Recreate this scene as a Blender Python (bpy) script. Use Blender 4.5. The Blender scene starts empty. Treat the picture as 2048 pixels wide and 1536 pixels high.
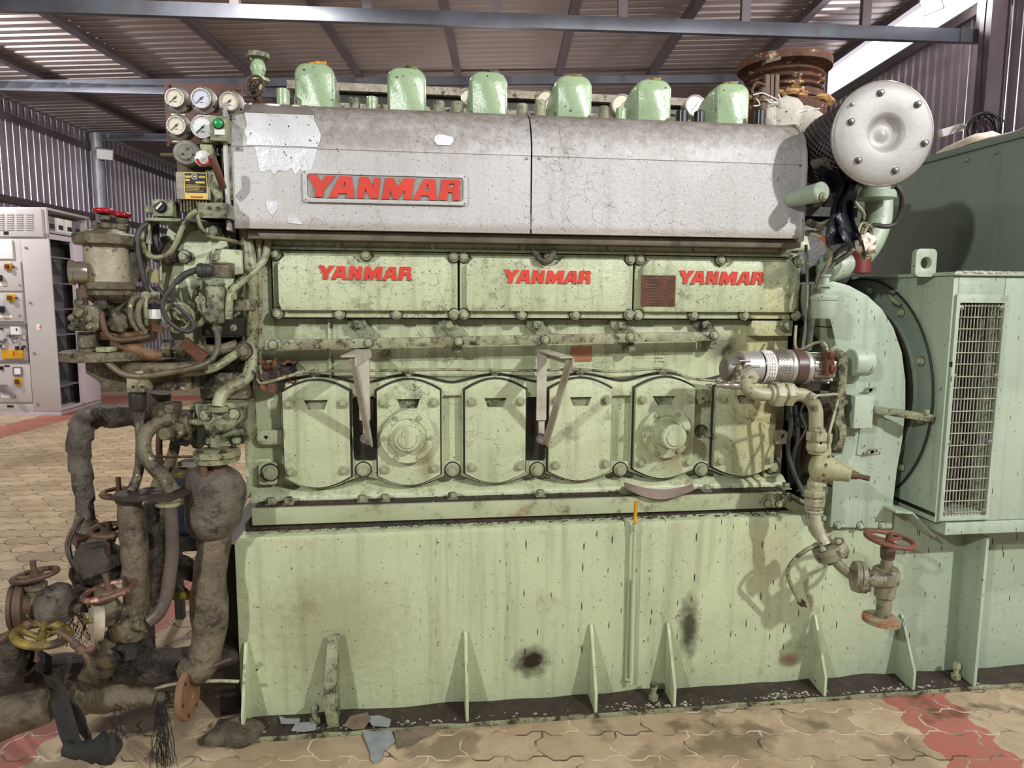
import bpy, bmesh, math, random
from mathutils import Vector as V, Matrix, noise as NZ
from mathutils.geometry import tessellate_polygon
sc = bpy.context.scene
COL = sc.collection
PI = math.pi
random.seed(7)

# ------------------------------------------------------------------ camera
F = 1407.4
PITCH, YAW, ROLL = [math.radians(a) for a in (6.857, 7.474, .371)]
CAM = V((0, 0, 1.65))
_f = V((math.sin(YAW)*math.cos(PITCH), math.cos(YAW)*math.cos(PITCH), -math.sin(PITCH)))
_r = V((math.cos(YAW), -math.sin(YAW), 0)); _u = _r.cross(_f)
R_ = math.cos(ROLL)*_r + math.sin(ROLL)*_u
U_ = -math.sin(ROLL)*_r + math.cos(ROLL)*_u
cam_d = bpy.data.cameras.new('camera'); cam = bpy.data.objects.new('camera', cam_d); COL.objects.link(cam)
cam_d.sensor_fit = 'HORIZONTAL'; cam_d.sensor_width = 36; cam_d.lens = 36*F/2048; cam_d.clip_start = .05; cam_d.clip_end = 200
mw = Matrix((R_, U_, -_f)).transposed().to_4x4(); mw.translation = CAM; cam.matrix_world = mw
sc.camera = cam
sc.view_settings.view_transform = 'Standard'; sc.view_settings.look = 'None'; sc.view_settings.gamma = 1
sc.view_settings.use_curve_mapping = False
sc.view_settings.exposure = EXPO = 0.0

# ------------------------------------------------------------------ light
world = bpy.data.worlds.new('sky'); sc.world = world; world.use_nodes = True
wn = world.node_tree.nodes; bg = wn['Background']; bg.inputs[0].default_value = (.93, .96, 1, 1); bg.inputs[1].default_value = .2

def lamp(name, loc, target, power, size, color=(1, 1, 1)):
    d = bpy.data.lights.new(name, 'AREA'); d.energy = power; d.shape = 'DISK'; d.size = size; d.color = color
    o = bpy.data.objects.new(name, d); COL.objects.link(o); o.location = loc
    o.rotation_euler = (V(target)-V(loc)).to_track_quat('-Z', 'Y').to_euler()
    return o
lamp('flood_or_fill_lamp', (4.3, -2.8, 5.0), (.6, 2.7, 1.0), 430, .2, (.98, 1, .97))
lamp('flood_or_fill_lamp', (-4.3, -3.0, 4.4), (.5, 2.8, 1.0), 300, .2, (.98, 1, .98))
lamp('flood_or_fill_lamp', (-1.6, 7.4, 5.0), (-3.0, 8.4, 0), 235, .5, (1, .97, .93))  # added fill, brightens the paving at the far left
lamp('flood_or_fill_lamp', (-7.6, 9.2, 4.4), (-7.4, 17, 2.4), 340, .3, (1, .98, 1))  # added out of view to light the ribs of the left wall
lamp('flood_or_fill_lamp', (5.0, .6, 4.3), (7.2, 12.0, 3.6), 260, .3, (1, .97, 1))  # added out of view to light the ribs of the right wall
lamp('flood_or_fill_lamp', (.9, -1.0, 4.7), (1.0, 2.2, 0), 22, .9, (1, .98, .95))  # added soft fill from the front
lamp('ceiling_fill_lamp', (.6, 5.6, 2.2), (.4, 6.6, 5.5), 60, 1.2, (1, .95, .95))  # added uplight hidden behind the engine, brightens the ceiling
lamp('ceiling_fill_lamp', (1.4, 12, 2.2), (1.0, 13, 5.5), 90, 1.2, (1, .95, .95))  # second added uplight for the ceiling, deeper in the shed

# ------------------------------------------------------------------ pixel -> point helpers
def ray(x, y): return _f + R_*((x-1024)/F) - U_*((y-768)/F)
def at(x, y, Y): d = ray(x, y); return CAM + d*(Y/d.y)
def atz(x, y, Z=0): d = ray(x, y); return CAM + d*((Z-CAM.z)/d.z)
def atx(x, y, X): d = ray(x, y); return CAM + d*(X/d.x)
def pl(x, y, p0, n): d = ray(x, y); n = V(n); return CAM + d*((V(p0)-CAM).dot(n)/d.dot(n))
def pw(px, Y): return px*Y/F                                           # pixel length -> metres at depth Y

# ------------------------------------------------------------------ materials
def lin(c):
    return tuple((v/255/12.92 if v <= 10 else ((v/255+.055)/1.055)**2.4) for v in c) + (1,)
def mat(name, base, alt=None, alt_s=2.2, grime=None, g=(.52, .68), gs=5, streak=None, st=.5, speck=None, sp=.3, sps=70,
        rust=None, ru=(.62, .7), rs=4, rough=.5, metal=0, bump=.25, bs=45, blots=(), dashes=0, dash_box=None, spec=.5, emit=0, crack=0, dsz=.17, bd=.006):
    m = bpy.data.materials.new(name); m.use_nodes = True
    t = m.node_tree; N = t.nodes; L = t.links; bs_ = N['Principled BSDF']
    bs_.inputs['Roughness'].default_value = rough; bs_.inputs['Metallic'].default_value = metal
    bs_.inputs['Specular IOR Level'].default_value = spec
    geo = N.new('ShaderNodeNewGeometry'); pos = geo.outputs['Position']
    def noise(scale, detail=6, vec=None, rough_=.6, dist=0):
        n = N.new('ShaderNodeTexNoise'); n.inputs['Scale'].default_value = scale; n.inputs['Detail'].default_value = detail
        n.inputs['Roughness'].default_value = rough_; n.inputs['Distortion'].default_value = dist; L.new(vec or pos, n.inputs['Vector']); return n.outputs['Fac']
    def ramp(fac, a, b):
        r = N.new('ShaderNodeMapRange'); r.clamp = True; r.inputs[1].default_value = a; r.inputs[2].default_value = b; L.new(fac, r.inputs[0]); return r.outputs[0]
    def mul(a, b):
        n = N.new('ShaderNodeMath'); n.operation = 'MULTIPLY'; L.new(a, n.inputs[0])
        if isinstance(b, (int, float)): n.inputs[1].default_value = b
        else: L.new(b, n.inputs[1])
        return n.outputs[0]
    def mp(scale, off=(0, 0, 0)):
        n = N.new('ShaderNodeMapping'); n.inputs['Scale'].default_value = scale; n.inputs['Location'].default_value = off; L.new(pos, n.inputs['Vector']); return n.outputs[0]
    def mix(fac, a, b):
        n = N.new('ShaderNodeMix'); n.data_type = 'RGBA'; L.new(fac, n.inputs[0])
        if isinstance(a, tuple): n.inputs[6].default_value = a
        else: L.new(a, n.inputs[6])
        n.inputs[7].default_value = b; return n.outputs[2]
    col = lin(base)
    if alt: col = mix(ramp(noise(alt_s, 5), .35, .65), col, lin(alt))
    if streak: col = mix(mul(ramp(noise(1, 5, mp((22, 22, 1.3))), .5, .75), st), col, lin(streak))
    if grime: col = mix(ramp(noise(gs, 9, None, .72), g[0], g[1]), col, lin(grime))
    for (c, s, cc, k) in blots:
        v = N.new('ShaderNodeVectorMath'); v.operation = 'SUBTRACT'; L.new(pos, v.inputs[0]); v.inputs[1].default_value = c
        d = N.new('ShaderNodeVectorMath'); d.operation = 'DIVIDE'; L.new(v.outputs[0], d.inputs[0]); d.inputs[1].default_value = s
        l = N.new('ShaderNodeVectorMath'); l.operation = 'LENGTH'; L.new(d.outputs[0], l.inputs[0])
        nn = noise(28, 7, None, .75)
        a = N.new('ShaderNodeMath'); a.operation = 'MULTIPLY_ADD'; L.new(nn, a.inputs[0]); a.inputs[1].default_value = 1.3; L.new(l.outputs['Value'], a.inputs[2])
        f = ramp(a.outputs[0], 1.75, 1.0)
        col = mix(mul(f, k), col, lin(cc))
    if crack:
        vo = N.new('ShaderNodeTexVoronoi'); vo.feature = 'DISTANCE_TO_EDGE'; vo.inputs['Scale'].default_value = 13
        wv = N.new('ShaderNodeVectorMath'); wv.operation = 'MULTIPLY_ADD'
        nz_ = N.new('ShaderNodeTexNoise'); nz_.inputs['Scale'].default_value = 9; nz_.inputs['Detail'].default_value = 5; L.new(pos, nz_.inputs['Vector'])
        L.new(nz_.outputs['Color'], wv.inputs[0]); wv.inputs[1].default_value = (.16, .16, .16); L.new(pos, wv.inputs[2]); L.new(wv.outputs[0], vo.inputs['Vector'])
        col = mix(mul(mul(ramp(vo.outputs['Distance'], .012, .004), ramp(noise(2.3, 4), .52, .6)), crack), col, lin((62, 56, 42)))
    if rust: col = mix(ramp(noise(rs, 10, None, .7), ru[0], ru[1]), col, lin(rust))
    if speck:
        col = mix(ramp(noise(sps, 2), .74-.12*sp, .76-.1*sp), col, lin(speck))
    if dashes:
        w = N.new('ShaderNodeTexVoronoi'); w.inputs['Scale'].default_value = 1; L.new(mp((17, 0, 9.5)), w.inputs['Vector']); w.inputs['Randomness'].default_value = 1
        # narrow vertical run marks: distort width strongly
        v = N.new('ShaderNodeTexVoronoi'); v.inputs['Scale'].default_value = 1; v.inputs['Randomness'].default_value = 1; v.feature = 'F1'; v.distance = 'EUCLIDEAN'
        sub = N.new('ShaderNodeVectorMath'); sub.operation = 'SUBTRACT'; L.new(mp((17, 0, 9.5)), sub.inputs[0]); L.new(w.outputs['Position'], sub.inputs[1])
        N.remove(v)
        sc2 = N.new('ShaderNodeVectorMath'); sc2.operation = 'MULTIPLY'; L.new(sub.outputs[0], sc2.inputs[0]); sc2.inputs[1].default_value = (3.8, 0, .95)
        ln = N.new('ShaderNodeVectorMath'); ln.operation = 'LENGTH'; L.new(sc2.outputs[0], ln.inputs[0])
        rr = N.new('ShaderNodeSeparateColor'); L.new(w.outputs['Color'], rr.inputs[0])
        size = ramp(rr.outputs[0], .35, 1.0); 
        cmpn = N.new('ShaderNodeMath'); cmpn.operation = 'LESS_THAN'; L.new(ln.outputs['Value'], cmpn.inputs[0]); L.new(mul(size, dsz), cmpn.inputs[1])
        f = cmpn.outputs[0]
        sx = N.new('ShaderNodeSeparateXYZ'); L.new(pos, sx.inputs[0])
        f = mul(f, ramp(sx.outputs[0], dash_box[0], dash_box[1]))
        f = mul(f, ramp(sx.outputs[2], dash_box[2], dash_box[3]))
        col = mix(f, col, lin((32, 30, 24)))
    if isinstance(col, tuple): bs_.inputs['Base Color'].default_value = col
    else: L.new(col, bs_.inputs['Base Color'])
    if bump:
        b = N.new('ShaderNodeBump'); b.inputs['Strength'].default_value = bump; b.inputs['Distance'].default_value = bd
        L.new(noise(bs, 6, None, .65), b.inputs['Height']); L.new(b.outputs[0], bs_.inputs['Normal'])
    if emit:
        bs_.inputs['Emission Color'].default_value = lin(base); bs_.inputs['Emission Strength'].default_value = emit
    return m

GR = (176, 190, 143)
green = mat('green_paint', (174, 181, 146), (186, 191, 158), 2.5, grime=(84, 80, 58), g=(.57, .74), gs=7, streak=(112, 112, 80), st=.6, speck=(48, 45, 34), sp=.62, sps=120, rough=.33, bump=.55, bs=38, crack=.8,
            blots=[((1.44, 2.8, 1.3), (.15, .5, .5), (184, 168, 98), .45), ((-.45, 2.85, 1.42), (.14, .3, .09), (96, 88, 62), .7), ((1.28, 2.85, 1.45), (.09, .3, .07), (70, 62, 44), .7), ((.02, 2.8, 1.0), (.035, .3, .1), (120, 104, 68), .6), ((1.05, 2.8, 1.0), (.05, .3, .1), (130, 112, 74), .5)])
green_dirty = mat('grimy_green_paint', (146, 150, 118), (112, 112, 86), 8, grime=(48, 43, 31), g=(.49, .6), gs=14, speck=(34, 30, 22), sp=.8, sps=110, rough=.36, bump=.8, crack=.6)
green_base = mat('skid_green_paint', (181, 188, 150), (168, 176, 144), 1.6, grime=(116, 110, 80), g=(.6, .78), gs=3, streak=(128, 128, 98), st=.6, speck=(62, 58, 42), sp=.45,
                 rough=.4, bump=.5, bs=34, dashes=1, dash_box=(-.2, .35, .12, .2), crack=.35,
                 blots=[((.437, 2.66, .19), (.085, .3, .075), (34, 26, 16), 1), ((1.1, 2.66, .30), (.05, .3, .16), (40, 30, 18), .9),
                        ((1.55, 2.66, .13), (.05, .3, .035), (140, 66, 52), .8), ((1.45, 2.66, .6), (.16, .3, .2), (146, 126, 88), .4), ((2.6, 2.66, .4), (1.15, .5, 1.5), (144, 160, 142), .75), ((-.35, 2.66, .36), (.3, .3, .3), (132, 126, 96), .5)])
green_cool = mat('cool_green_paint', (152, 166, 146), (164, 176, 156), 1.8, grime=(90, 92, 74), g=(.62, .78), gs=4, streak=(108, 116, 98), st=.45, speck=(40, 38, 30), sp=.4,
                 rough=.42, bump=.35, bs=30, dashes=1, dash_box=(-.2, .35, .12, .2), dsz=.12, crack=.3)
green_grey = mat('grey_green_panel', (132, 146, 130), (120, 132, 118), 1.5, grime=(92, 92, 74), g=(.62, .8), gs=2.5, rough=.5, bump=.15)
green_rock = mat('glossy_green_enamel', (156, 176, 138), (144, 164, 130), 4, grime=(92, 92, 56), g=(.6, .72), gs=7, speck=(66, 58, 34), sp=.6, sps=55, rough=.22, bump=.5, bs=22)
silver = mat('silver_hood_paint', (188, 186, 185), (176, 173, 171), 2.2, grime=(118, 108, 96), g=(.63, .78), gs=4, streak=(140, 132, 120), st=.3, speck=(70, 62, 54), sp=.6, sps=130, rough=.42, metal=.05, bump=.4, bs=70,
             crack=.7,
             blots=[((.4, 2.9, 2.37), (6, .34, .24), (104, 92, 80), .92), ((.4, 2.66, 1.9), (6, .3, .03), (128, 108, 86), .5), ((-.2, 2.66, 2.22), (.5, .2, .05), (120, 108, 98), .5)])
bare = mat('bare_aluminium_patch', (226, 226, 230), (206, 205, 208), 7, grime=(132, 126, 120), g=(.58, .7), gs=12, speck=(70, 66, 60), sp=.5, sps=60, rough=.28, metal=.2, bump=.5, bs=14, bd=.012)
alu = mat('cast_aluminium', (176, 172, 166), (160, 156, 150), 6, grime=(120, 112, 100), g=(.62, .75), rough=.38, metal=.55, bump=.2)
galv = mat('galvanised_steel', (140, 142, 148), (118, 118, 124), 3, grime=(92, 82, 76), g=(.6, .75), rough=.45, metal=.35, bump=.1)
steel = mat('worn_steel', (168, 162, 152), (140, 134, 124), 8, grime=(96, 84, 66), g=(.58, .72), rough=.35, metal=.6, bump=.2)
bracket_m = mat('bare_bracket_steel', (188, 184, 168), (158, 150, 132), 9, rust=(118, 88, 62), ru=(.6, .72), rough=.45, metal=.1, bump=.2)
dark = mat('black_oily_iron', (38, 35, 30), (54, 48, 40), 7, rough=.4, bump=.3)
dark_outline = mat('dark_outline_paint', (44, 40, 32), rough=.5)  # near-black for crevice darkening drawn around bolts and covers
black = mat('black_plastic', (24, 24, 28), rough=.3, bump=.1)
rubber = mat('black_rubber', (44, 43, 42), (60, 58, 54), 9, rough=.55, bump=.3)
white = mat('white_plastic', (214, 212, 206), rough=.4, bump=0)
red = mat('red_lettering', (206, 60, 42), (190, 52, 36), 9, speck=(150, 90, 70), sp=.2, rough=.5, bump=.1)
red_gloss = mat('red_handwheel_paint', (165, 26, 40), (140, 20, 30), 9, rough=.22, bump=.1)
hose_m = mat('grey_green_hose', (116, 116, 102), (86, 84, 74), 14, grime=(48, 44, 36), g=(.54, .66), gs=24, rough=.4, bump=.3)
yellow = mat('yellow_paint', (202, 152, 28), (170, 120, 30), 9, rough=.45)
yellow_rust = mat('yellow_paint_on_rust', (140, 122, 48), (80, 64, 34), 18, grime=(56, 46, 34), g=(.47, .56), rough=.5, bump=.5)
brass = mat('brass_plate', (208, 184, 96), (186, 160, 78), 9, rough=.35, metal=.4, bump=0)
rust = mat('flaking_rust', (104, 66, 44), (70, 46, 36), 14, grime=(206, 178, 140), g=(.58, .64), gs=16, rust=(160, 104, 52), rs=12, ru=(.6, .68), rough=.8, bump=1, bs=60)
rust_dark = mat('rusty_iron', (98, 72, 54), (66, 50, 40), 12, grime=(132, 112, 92), g=(.6, .7), gs=14, rough=.6, bump=.6)
brown_panel = mat('brown_phenolic_panel', (96, 56, 44), (78, 44, 36), 7, grime=(58, 38, 32), g=(.6, .7), gs=12, rough=.5, bump=.2)
brown_plate = mat('oily_brown_label', (98, 62, 40), (72, 44, 30), 14, rough=.3, bump=.3)
wrap_m = mat('oily_bandage_wrap', (112, 103, 91), (72, 63, 54), 9, grime=(40, 34, 28), g=(.52, .64), gs=13, speck=(150, 138, 116), sp=.3, sps=120, rough=.36, bump=.9, bs=70, bd=.012)
wrap_brown = mat('brown_oiled_lagging', (112, 100, 80), (84, 74, 58), 6, grime=(46, 38, 28), g=(.5, .66), gs=12, rough=.22, bump=.9, bs=42, bd=.014)
wrap_dark = mat('black_tarred_lagging', (58, 51, 44), (80, 70, 58), 9, grime=(30, 27, 24), g=(.5, .62), gs=12, rough=.3, bump=1, bs=60, bd=.014)
oily = mat('oil_soaked_cast_iron', (122, 114, 90), (82, 72, 54), 11, grime=(38, 33, 24), g=(.49, .6), gs=16, speck=(176, 170, 138), sp=.5, sps=60, rough=.28, bump=.9, bs=55, bd=.009)
valve_m = mat('grey_green_cast_valve', (138, 138, 112), (112, 106, 84), 12, grime=(58, 50, 38), g=(.52, .64), gs=18, rust=(112, 72, 48), ru=(.62, .7), rs=16, rough=.4, bump=.6)
pipe_g = mat('grimy_painted_pipe', (152, 154, 122), (118, 114, 86), 11, grime=(48, 42, 30), g=(.51, .62), gs=20, speck=(50, 44, 32), sp=.8, rough=.38, bump=.5)
pipe_c = mat('cream_painted_pipe', (160, 158, 132), (138, 134, 106), 9, grime=(74, 64, 46), g=(.53, .66), gs=18, speck=(56, 50, 36), sp=.6, sps=100, rough=.4, bump=.35)
lag_white = mat('white_lagging_cloth', (190, 184, 172), (160, 152, 138), 9, grime=(104, 94, 78), g=(.58, .68), gs=14, speck=(60, 52, 40), sp=.6, rough=.85, bump=.6)
cream_crust = mat('crusty_white_lagging', (178, 170, 158), (140, 128, 112), 18, grime=(70, 58, 46), g=(.54, .62), gs=22, rough=.9, bump=1)
cab_grey = mat('cabinet_grey_paint', (176, 170, 166), (166, 160, 156), 1.5, grime=(128, 120, 112), g=(.66, .8), gs=3, rough=.5, bump=.05)
cab_white = mat('cabinet_side_paint', (192, 180, 186), (180, 168, 172), 1.5, rough=.5, bump=.05)
cab_in = mat('cabinet_interior_steel', (122, 118, 120), (104, 100, 104), 2, rough=.45, metal=.2, bump=.05)
dirt = mat('oily_dirt', (58, 46, 36), (40, 32, 26), 20, speck=(170, 164, 150), sp=.35, sps=120, rough=.55, bump=.9, bs=90)
glass_dial = mat('cream_dial', (214, 206, 188), (206, 196, 176), 20, rough=.25, bump=0)
dial_white = mat('white_dial', (220, 220, 220), rough=.25, bump=0)
dial_blue = mat('bluish_dial', (200, 200, 214), rough=.25, bump=0)
green_btn = mat('green_push_button', (22, 140, 74), rough=.25, bump=0)
blue_p = mat('blue_plastic', (22, 34, 58), rough=.35, bump=.1)
flake = mat('grey_paint_flake', (138, 142, 142), (120, 124, 124), 20, rough=.6, bump=.2)
cloth = mat('cream_cloth', (226, 212, 196), (208, 190, 170), 9, rough=.9, bump=.3)
copper = mat('charred_orange_insulation', (134, 80, 36), (34, 24, 19), 16, grime=(24, 18, 15), g=(.46, .54), gs=10, rough=.5, bump=.8)

# ------------------------------------------------------------------ mesh builder
def frame(ax):
    ax = V(ax).normalized(); u = ax.cross(V((0, 0, 1)))
    if u.length < .1: u = ax.cross(V((0, 1, 0)))
    u.normalize(); return ax, u, ax.cross(u)
def smooth_path(pts, step):
    n = len(pts); out = []
    if n < 3:
        a, b = pts; k = max(1, int((b[0]-a[0]).length/step))
        return [(a[0].lerp(b[0], i/k), a[1]+(b[1]-a[1])*i/k) for i in range(k+1)]
    for i in range(n-1):
        p0, p1, p2, p3 = pts[max(i-1, 0)], pts[i], pts[i+1], pts[min(i+2, n-1)]
        k = max(2, int((p2[0]-p1[0]).length/step))
        for j in range(k + (i == n-2)):
            t = j/k
            h = .5*((2*p1[0])+(p2[0]-p0[0])*t+(2*p0[0]-5*p1[0]+4*p2[0]-p3[0])*t*t+(3*p1[0]-p0[0]-3*p2[0]+p3[0])*t**3)
            out.append((h, p1[1]+(p2[1]-p1[1])*t))
    return out
class MB:
    def __init__(s): s.v = []; s.f = []
    def add(s, vs, fs):
        o = len(s.v); s.v += [V(p) for p in vs]; s.f += [tuple(i+o for i in f) for f in fs]; return s
    def box(s, x0, x1, y0, y1, z0, z1):
        return s.add([(x, y, z) for x in (x0, x1) for y in (y0, y1) for z in (z0, z1)],
                     [(0, 1, 3, 2), (4, 6, 7, 5), (0, 4, 5, 1), (2, 3, 7, 6), (0, 2, 6, 4), (1, 5, 7, 3)])
    def obox(s, c, ux, uy, uz):                                        # centre + three half vectors
        c = V(c); ux, uy, uz = V(ux), V(uy), V(uz)
        return s.add([c+ux*a+uy*b+uz*d for a in (-1, 1) for b in (-1, 1) for d in (-1, 1)],
                     [(0, 1, 3, 2), (4, 6, 7, 5), (0, 4, 5, 1), (2, 3, 7, 6), (0, 2, 6, 4), (1, 5, 7, 3)])
    def bar(s, a, b, w, h, up=(0, 0, 1)):
        a, b = V(a), V(b); d = (b-a); up = V(up); x = d.cross(up).normalized(); z = x.cross(d).normalized()
        return s.obox((a+b)/2, x*w/2, d/2, z*h/2)
    def prism(s, pts, y0, y1, holes=(), ax='y'):                       # pts (a, b) outline extruded along axis
        def P(p, d):
            return {'y': V((p[0], d, p[1])), 'x': V((d, p[0], p[1])), 'z': V((p[0], p[1], d))}[ax]
        loops = [list(pts)]+[list(h) for h in holes]
        tri = tessellate_polygon([[V((p[0], p[1], 0)) for p in l] for l in loops])
        flat = [p for l in loops for p in l]; n = len(flat); o = len(s.v)
        s.v += [P(p, y0) for p in flat]+[P(p, y1) for p in flat]
        for t in tri: s.f.append(tuple(o+i for i in t)); s.f.append(tuple(o+n+i for i in reversed(t)))
        k = 0
        for l in loops:
            m = len(l)
            for i in range(m): a, b = k+i, k+(i+1) % m; s.f.append((o+a, o+b, o+n+b, o+n+a))
            k += m
        return s
    def lathe(s, p, ax, prof, seg=24, cap=True):
        p = V(p); ax, u, w = frame(ax); o = len(s.v)
        for (t, r) in prof:
            for i in range(seg):
                a = 2*PI*i/seg; s.v.append(p+ax*t+(u*math.cos(a)+w*math.sin(a))*r)
        for j in range(len(prof)-1):
            for i in range(seg):
                k = (i+1) % seg; s.f.append((o+j*seg+i, o+j*seg+k, o+(j+1)*seg+k, o+(j+1)*seg+i))
        if cap:
            s.f.append(tuple(o+i for i in reversed(range(seg)))); s.f.append(tuple(o+(len(prof)-1)*seg+i for i in range(seg)))
        return s
    def cyl(s, a, b, r, r2=None, seg=20):
        a, b = V(a), V(b); return s.lathe(a, b-a, [(0, r), ((b-a).length, r if r2 is None else r2)], seg)
    def torus(s, c, ax, R, r, seg=28, m=10, noise=0):
        c = V(c); ax, u, w = frame(ax); o = len(s.v)
        for i in range(seg):
            a = 2*PI*i/seg; d = u*math.cos(a)+w*math.sin(a)
            for j in range(m):
                b = 2*PI*j/m; s.v.append(c+d*(R+r*math.cos(b))+ax*r*math.sin(b))
        for i in range(seg):
            for j in range(m):
                s.f.append((o+i*m+j, o+((i+1) % seg)*m+j, o+((i+1) % seg)*m+(j+1) % m, o+i*m+(j+1) % m))
        return s
    def hexa(s, p, ax, r, h, seg=6): return s.lathe(p, ax, [(0, r), (h*.82, r), (h, r*.86)], seg)
    def tube(s, pts, r=None, seg=12, step=.03, wrap=0, amp=.05, nz=0, nzs=14, cap=True, sm=True):
        pts = [(V(p[:3]), (p[3] if len(p) > 3 else r)) for p in pts]
        P = smooth_path(pts, step) if sm else pts
        o = len(s.v); u = None; L = 0; n = len(P)
        for i, (p, rr) in enumerate(P):
            t = (P[min(i+1, n-1)][0]-P[max(i-1, 0)][0]).normalized()
            if u is None: u = frame(t)[1]
            u = (u-t*u.dot(t)).normalized(); w = t.cross(u)
            if i: L += (p-P[i-1][0]).length
            for j in range(seg):
                a = 2*PI*j/seg; d = u*math.cos(a)+w*math.sin(a); q = rr
                if wrap: ph = (L/wrap+j/seg) % 1; q = rr*(1+amp*(ph-.5)*1.6)
                if nz: q += rr*nz*NZ.noise((p+d*rr)*nzs)
                s.v.append(p+d*q)
        for i in range(n-1):
            for j in range(seg):
                k = (j+1) % seg; s.f.append((o+i*seg+j, o+i*seg+k, o+(i+1)*seg+k, o+(i+1)*seg+j))
        if cap:
            s.f.append(tuple(o+j for j in reversed(range(seg)))); s.f.append(tuple(o+(n-1)*seg+j for j in range(seg)))
        return s
    def ball(s, c, r, sz=(1, 1, 1), seg=16, nz=0, nzs=12):
        c = V(c); o = len(s.v); rings = seg//2
        s.v.append(c+V((0, 0, r*sz[2])))
        for i in range(1, rings):
            b = PI*i/rings
            for j in range(seg):
                a = 2*PI*j/seg; d = V((math.sin(b)*math.cos(a)*sz[0], math.sin(b)*math.sin(a)*sz[1], math.cos(b)*sz[2]))*r
                k = 1+(nz*NZ.noise((c+d)*nzs) if nz else 0); s.v.append(c+d*k)
        s.v.append(c-V((0, 0, r*sz[2]))); e = len(s.v)-1
        for j in range(seg): s.f.append((o, o+1+j, o+1+(j+1) % seg)); s.f.append((e, o+1+(rings-2)*seg+(j+1) % seg, o+1+(rings-2)*seg+j))
        for i in range(rings-2):
            for j in range(seg):
                a = o+1+i*seg+j; b = o+1+i*seg+(j+1) % seg; s.f.append((a, a+seg, b+seg, b))
        return s
    def sheet(s, grid, th=.004):                                       # grid of points -> thin sheet with thickness
        h, w = len(grid), len(grid[0]); o = len(s.v)
        g = [[V(p) for p in r] for r in grid]
        nn = (g[0][-1]-g[0][0]).cross(g[-1][0]-g[0][0]).normalized()*th
        for k in (0, 1):
            for r in g: s.v += [p+nn*k for p in r]
        m = w*h
        for i in range(h-1):
            for j in range(w-1):
                a = o+i*w+j; s.f.append((a, a+1, a+w+1, a+w)); s.f.append((m+a, m+a+w, m+a+w+1, m+a+1))
        edge = [i for i in range(w)]+[w-1+w*i for i in range(1, h)]+[(h-1)*w+w-1-i for i in range(1, w)]+[w*(h-1-i) for i in range(1, h-1)]
        for i in range(len(edge)):
            a, b = o+edge[i], o+edge[(i+1) % len(edge)]; s.f.append((a, a+m, b+m, b))
        return s
WL = {}
def tagp(o, **k):
    for a, b in k.items():
        if b: o[{'cat': 'category'}.get(a, a)] = b
    return o
def thing(name, loc, label, cat, group=None):
    o = bpy.data.objects.new(name, None); o.empty_display_size = .1; COL.objects.link(o); o.location = V(loc); WL[o] = V(loc)
    return tagp(o, label=label, cat=cat, group=group)
def obj(name, mb, m, parent=None, bevel=0, label=None, cat=None, group=None, kind=None, angle=38, smooth=True):
    me = bpy.data.meshes.new(name)
    lo = [min(v[i] for v in mb.v) for i in range(3)]; hi = [max(v[i] for v in mb.v) for i in range(3)]
    c = V([(a+b)/2 for a, b in zip(lo, hi)])
    if not parent: c.z = lo[2]
    me.from_pydata([v-c for v in mb.v], [], mb.f)
    bm = bmesh.new(); bm.from_mesh(me)
    bmesh.ops.recalc_face_normals(bm, faces=bm.faces)
    if bevel:
        bmesh.ops.remove_doubles(bm, verts=bm.verts, dist=1e-5)
        es = [e for e in bm.edges if len(e.link_faces) == 2 and e.calc_face_angle(0) > .6]
        bmesh.ops.bevel(bm, geom=es, offset=bevel, segments=2, profile=.6, clamp_overlap=True, affect='EDGES')
    if smooth:
        for f in bm.faces: f.smooth = True
        ang = math.radians(angle)
        for e in bm.edges:
            if len(e.link_faces) == 2 and e.calc_face_angle(0) > ang: e.smooth = False
    bm.to_mesh(me); bm.free(); me.materials.append(m)
    o = bpy.data.objects.new(name, me); COL.objects.link(o); WL[o] = c
    o.location = c-(WL[parent] if parent else V())
    if parent: o.parent = parent
    return tagp(o, label=label, cat=cat, group=group, kind=kind)
_bolt = {}
bolt_m = mat('painted_bolt_green', (160, 164, 134), (138, 138, 110), 22, grime=(60, 54, 40), g=(.6, .7), gs=40, rough=.35, bump=.4)
filter_m = mat('matt_aluminium_paint', (168, 166, 163), (154, 151, 147), 5, grime=(120, 114, 106), g=(.6, .72), gs=6, rough=.5, metal=.15, bump=.15)
def bolt(parent, p, r=.011, ax=(0, -1, 0), m=None, name='bolt', h=None, washer=True, spin=None):
    m = m or green_dirty; m = bolt_m if m == green_dirty else m; key = (m.name, washer, bool(h))
    if key not in _bolt:
        b = MB()
        if washer: b.lathe((0, 0, 0), (0, 0, 1), [(-.2, 1.62), (.03, 1.62), (.05, 1.5)], 20); b.lathe((0, 0, 0), (0, 0, 1), [(-.1, 1.35), (.22, 1.35), (.25, 1.25)], 20)
        k = 1.1 if not h else h
        b.hexa((0, 0, .2), (0, 0, 1), 1.0, k); b.lathe((0, 0, k), (0, 0, 1), [(0, .6), (.28, .55)], 12)
        me = bpy.data.meshes.new('bolt'); me.from_pydata(b.v, [], b.f); me.materials.append(m); me.materials.append(dark_outline)
        for q in me.polygons: q.use_smooth = False; q.material_index = 1 if washer and q.index < 42 else 0  # base ring coloured dark to put a crevice outline around the bolt
        _bolt[key] = me
    o = bpy.data.objects.new(name, _bolt[key]); COL.objects.link(o)
    q = V(ax).to_track_quat('Z', 'Y'); from mathutils import Quaternion
    o.rotation_mode = 'QUATERNION'; o.rotation_quaternion = q @ Quaternion((0, 0, 1), random.random()*6 if spin is None else spin)
    o.scale = (r, r, r); WL[o] = V(p); o.location = V(p)-(WL[parent] if parent else V())
    if parent: o.parent = parent
    return o
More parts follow.
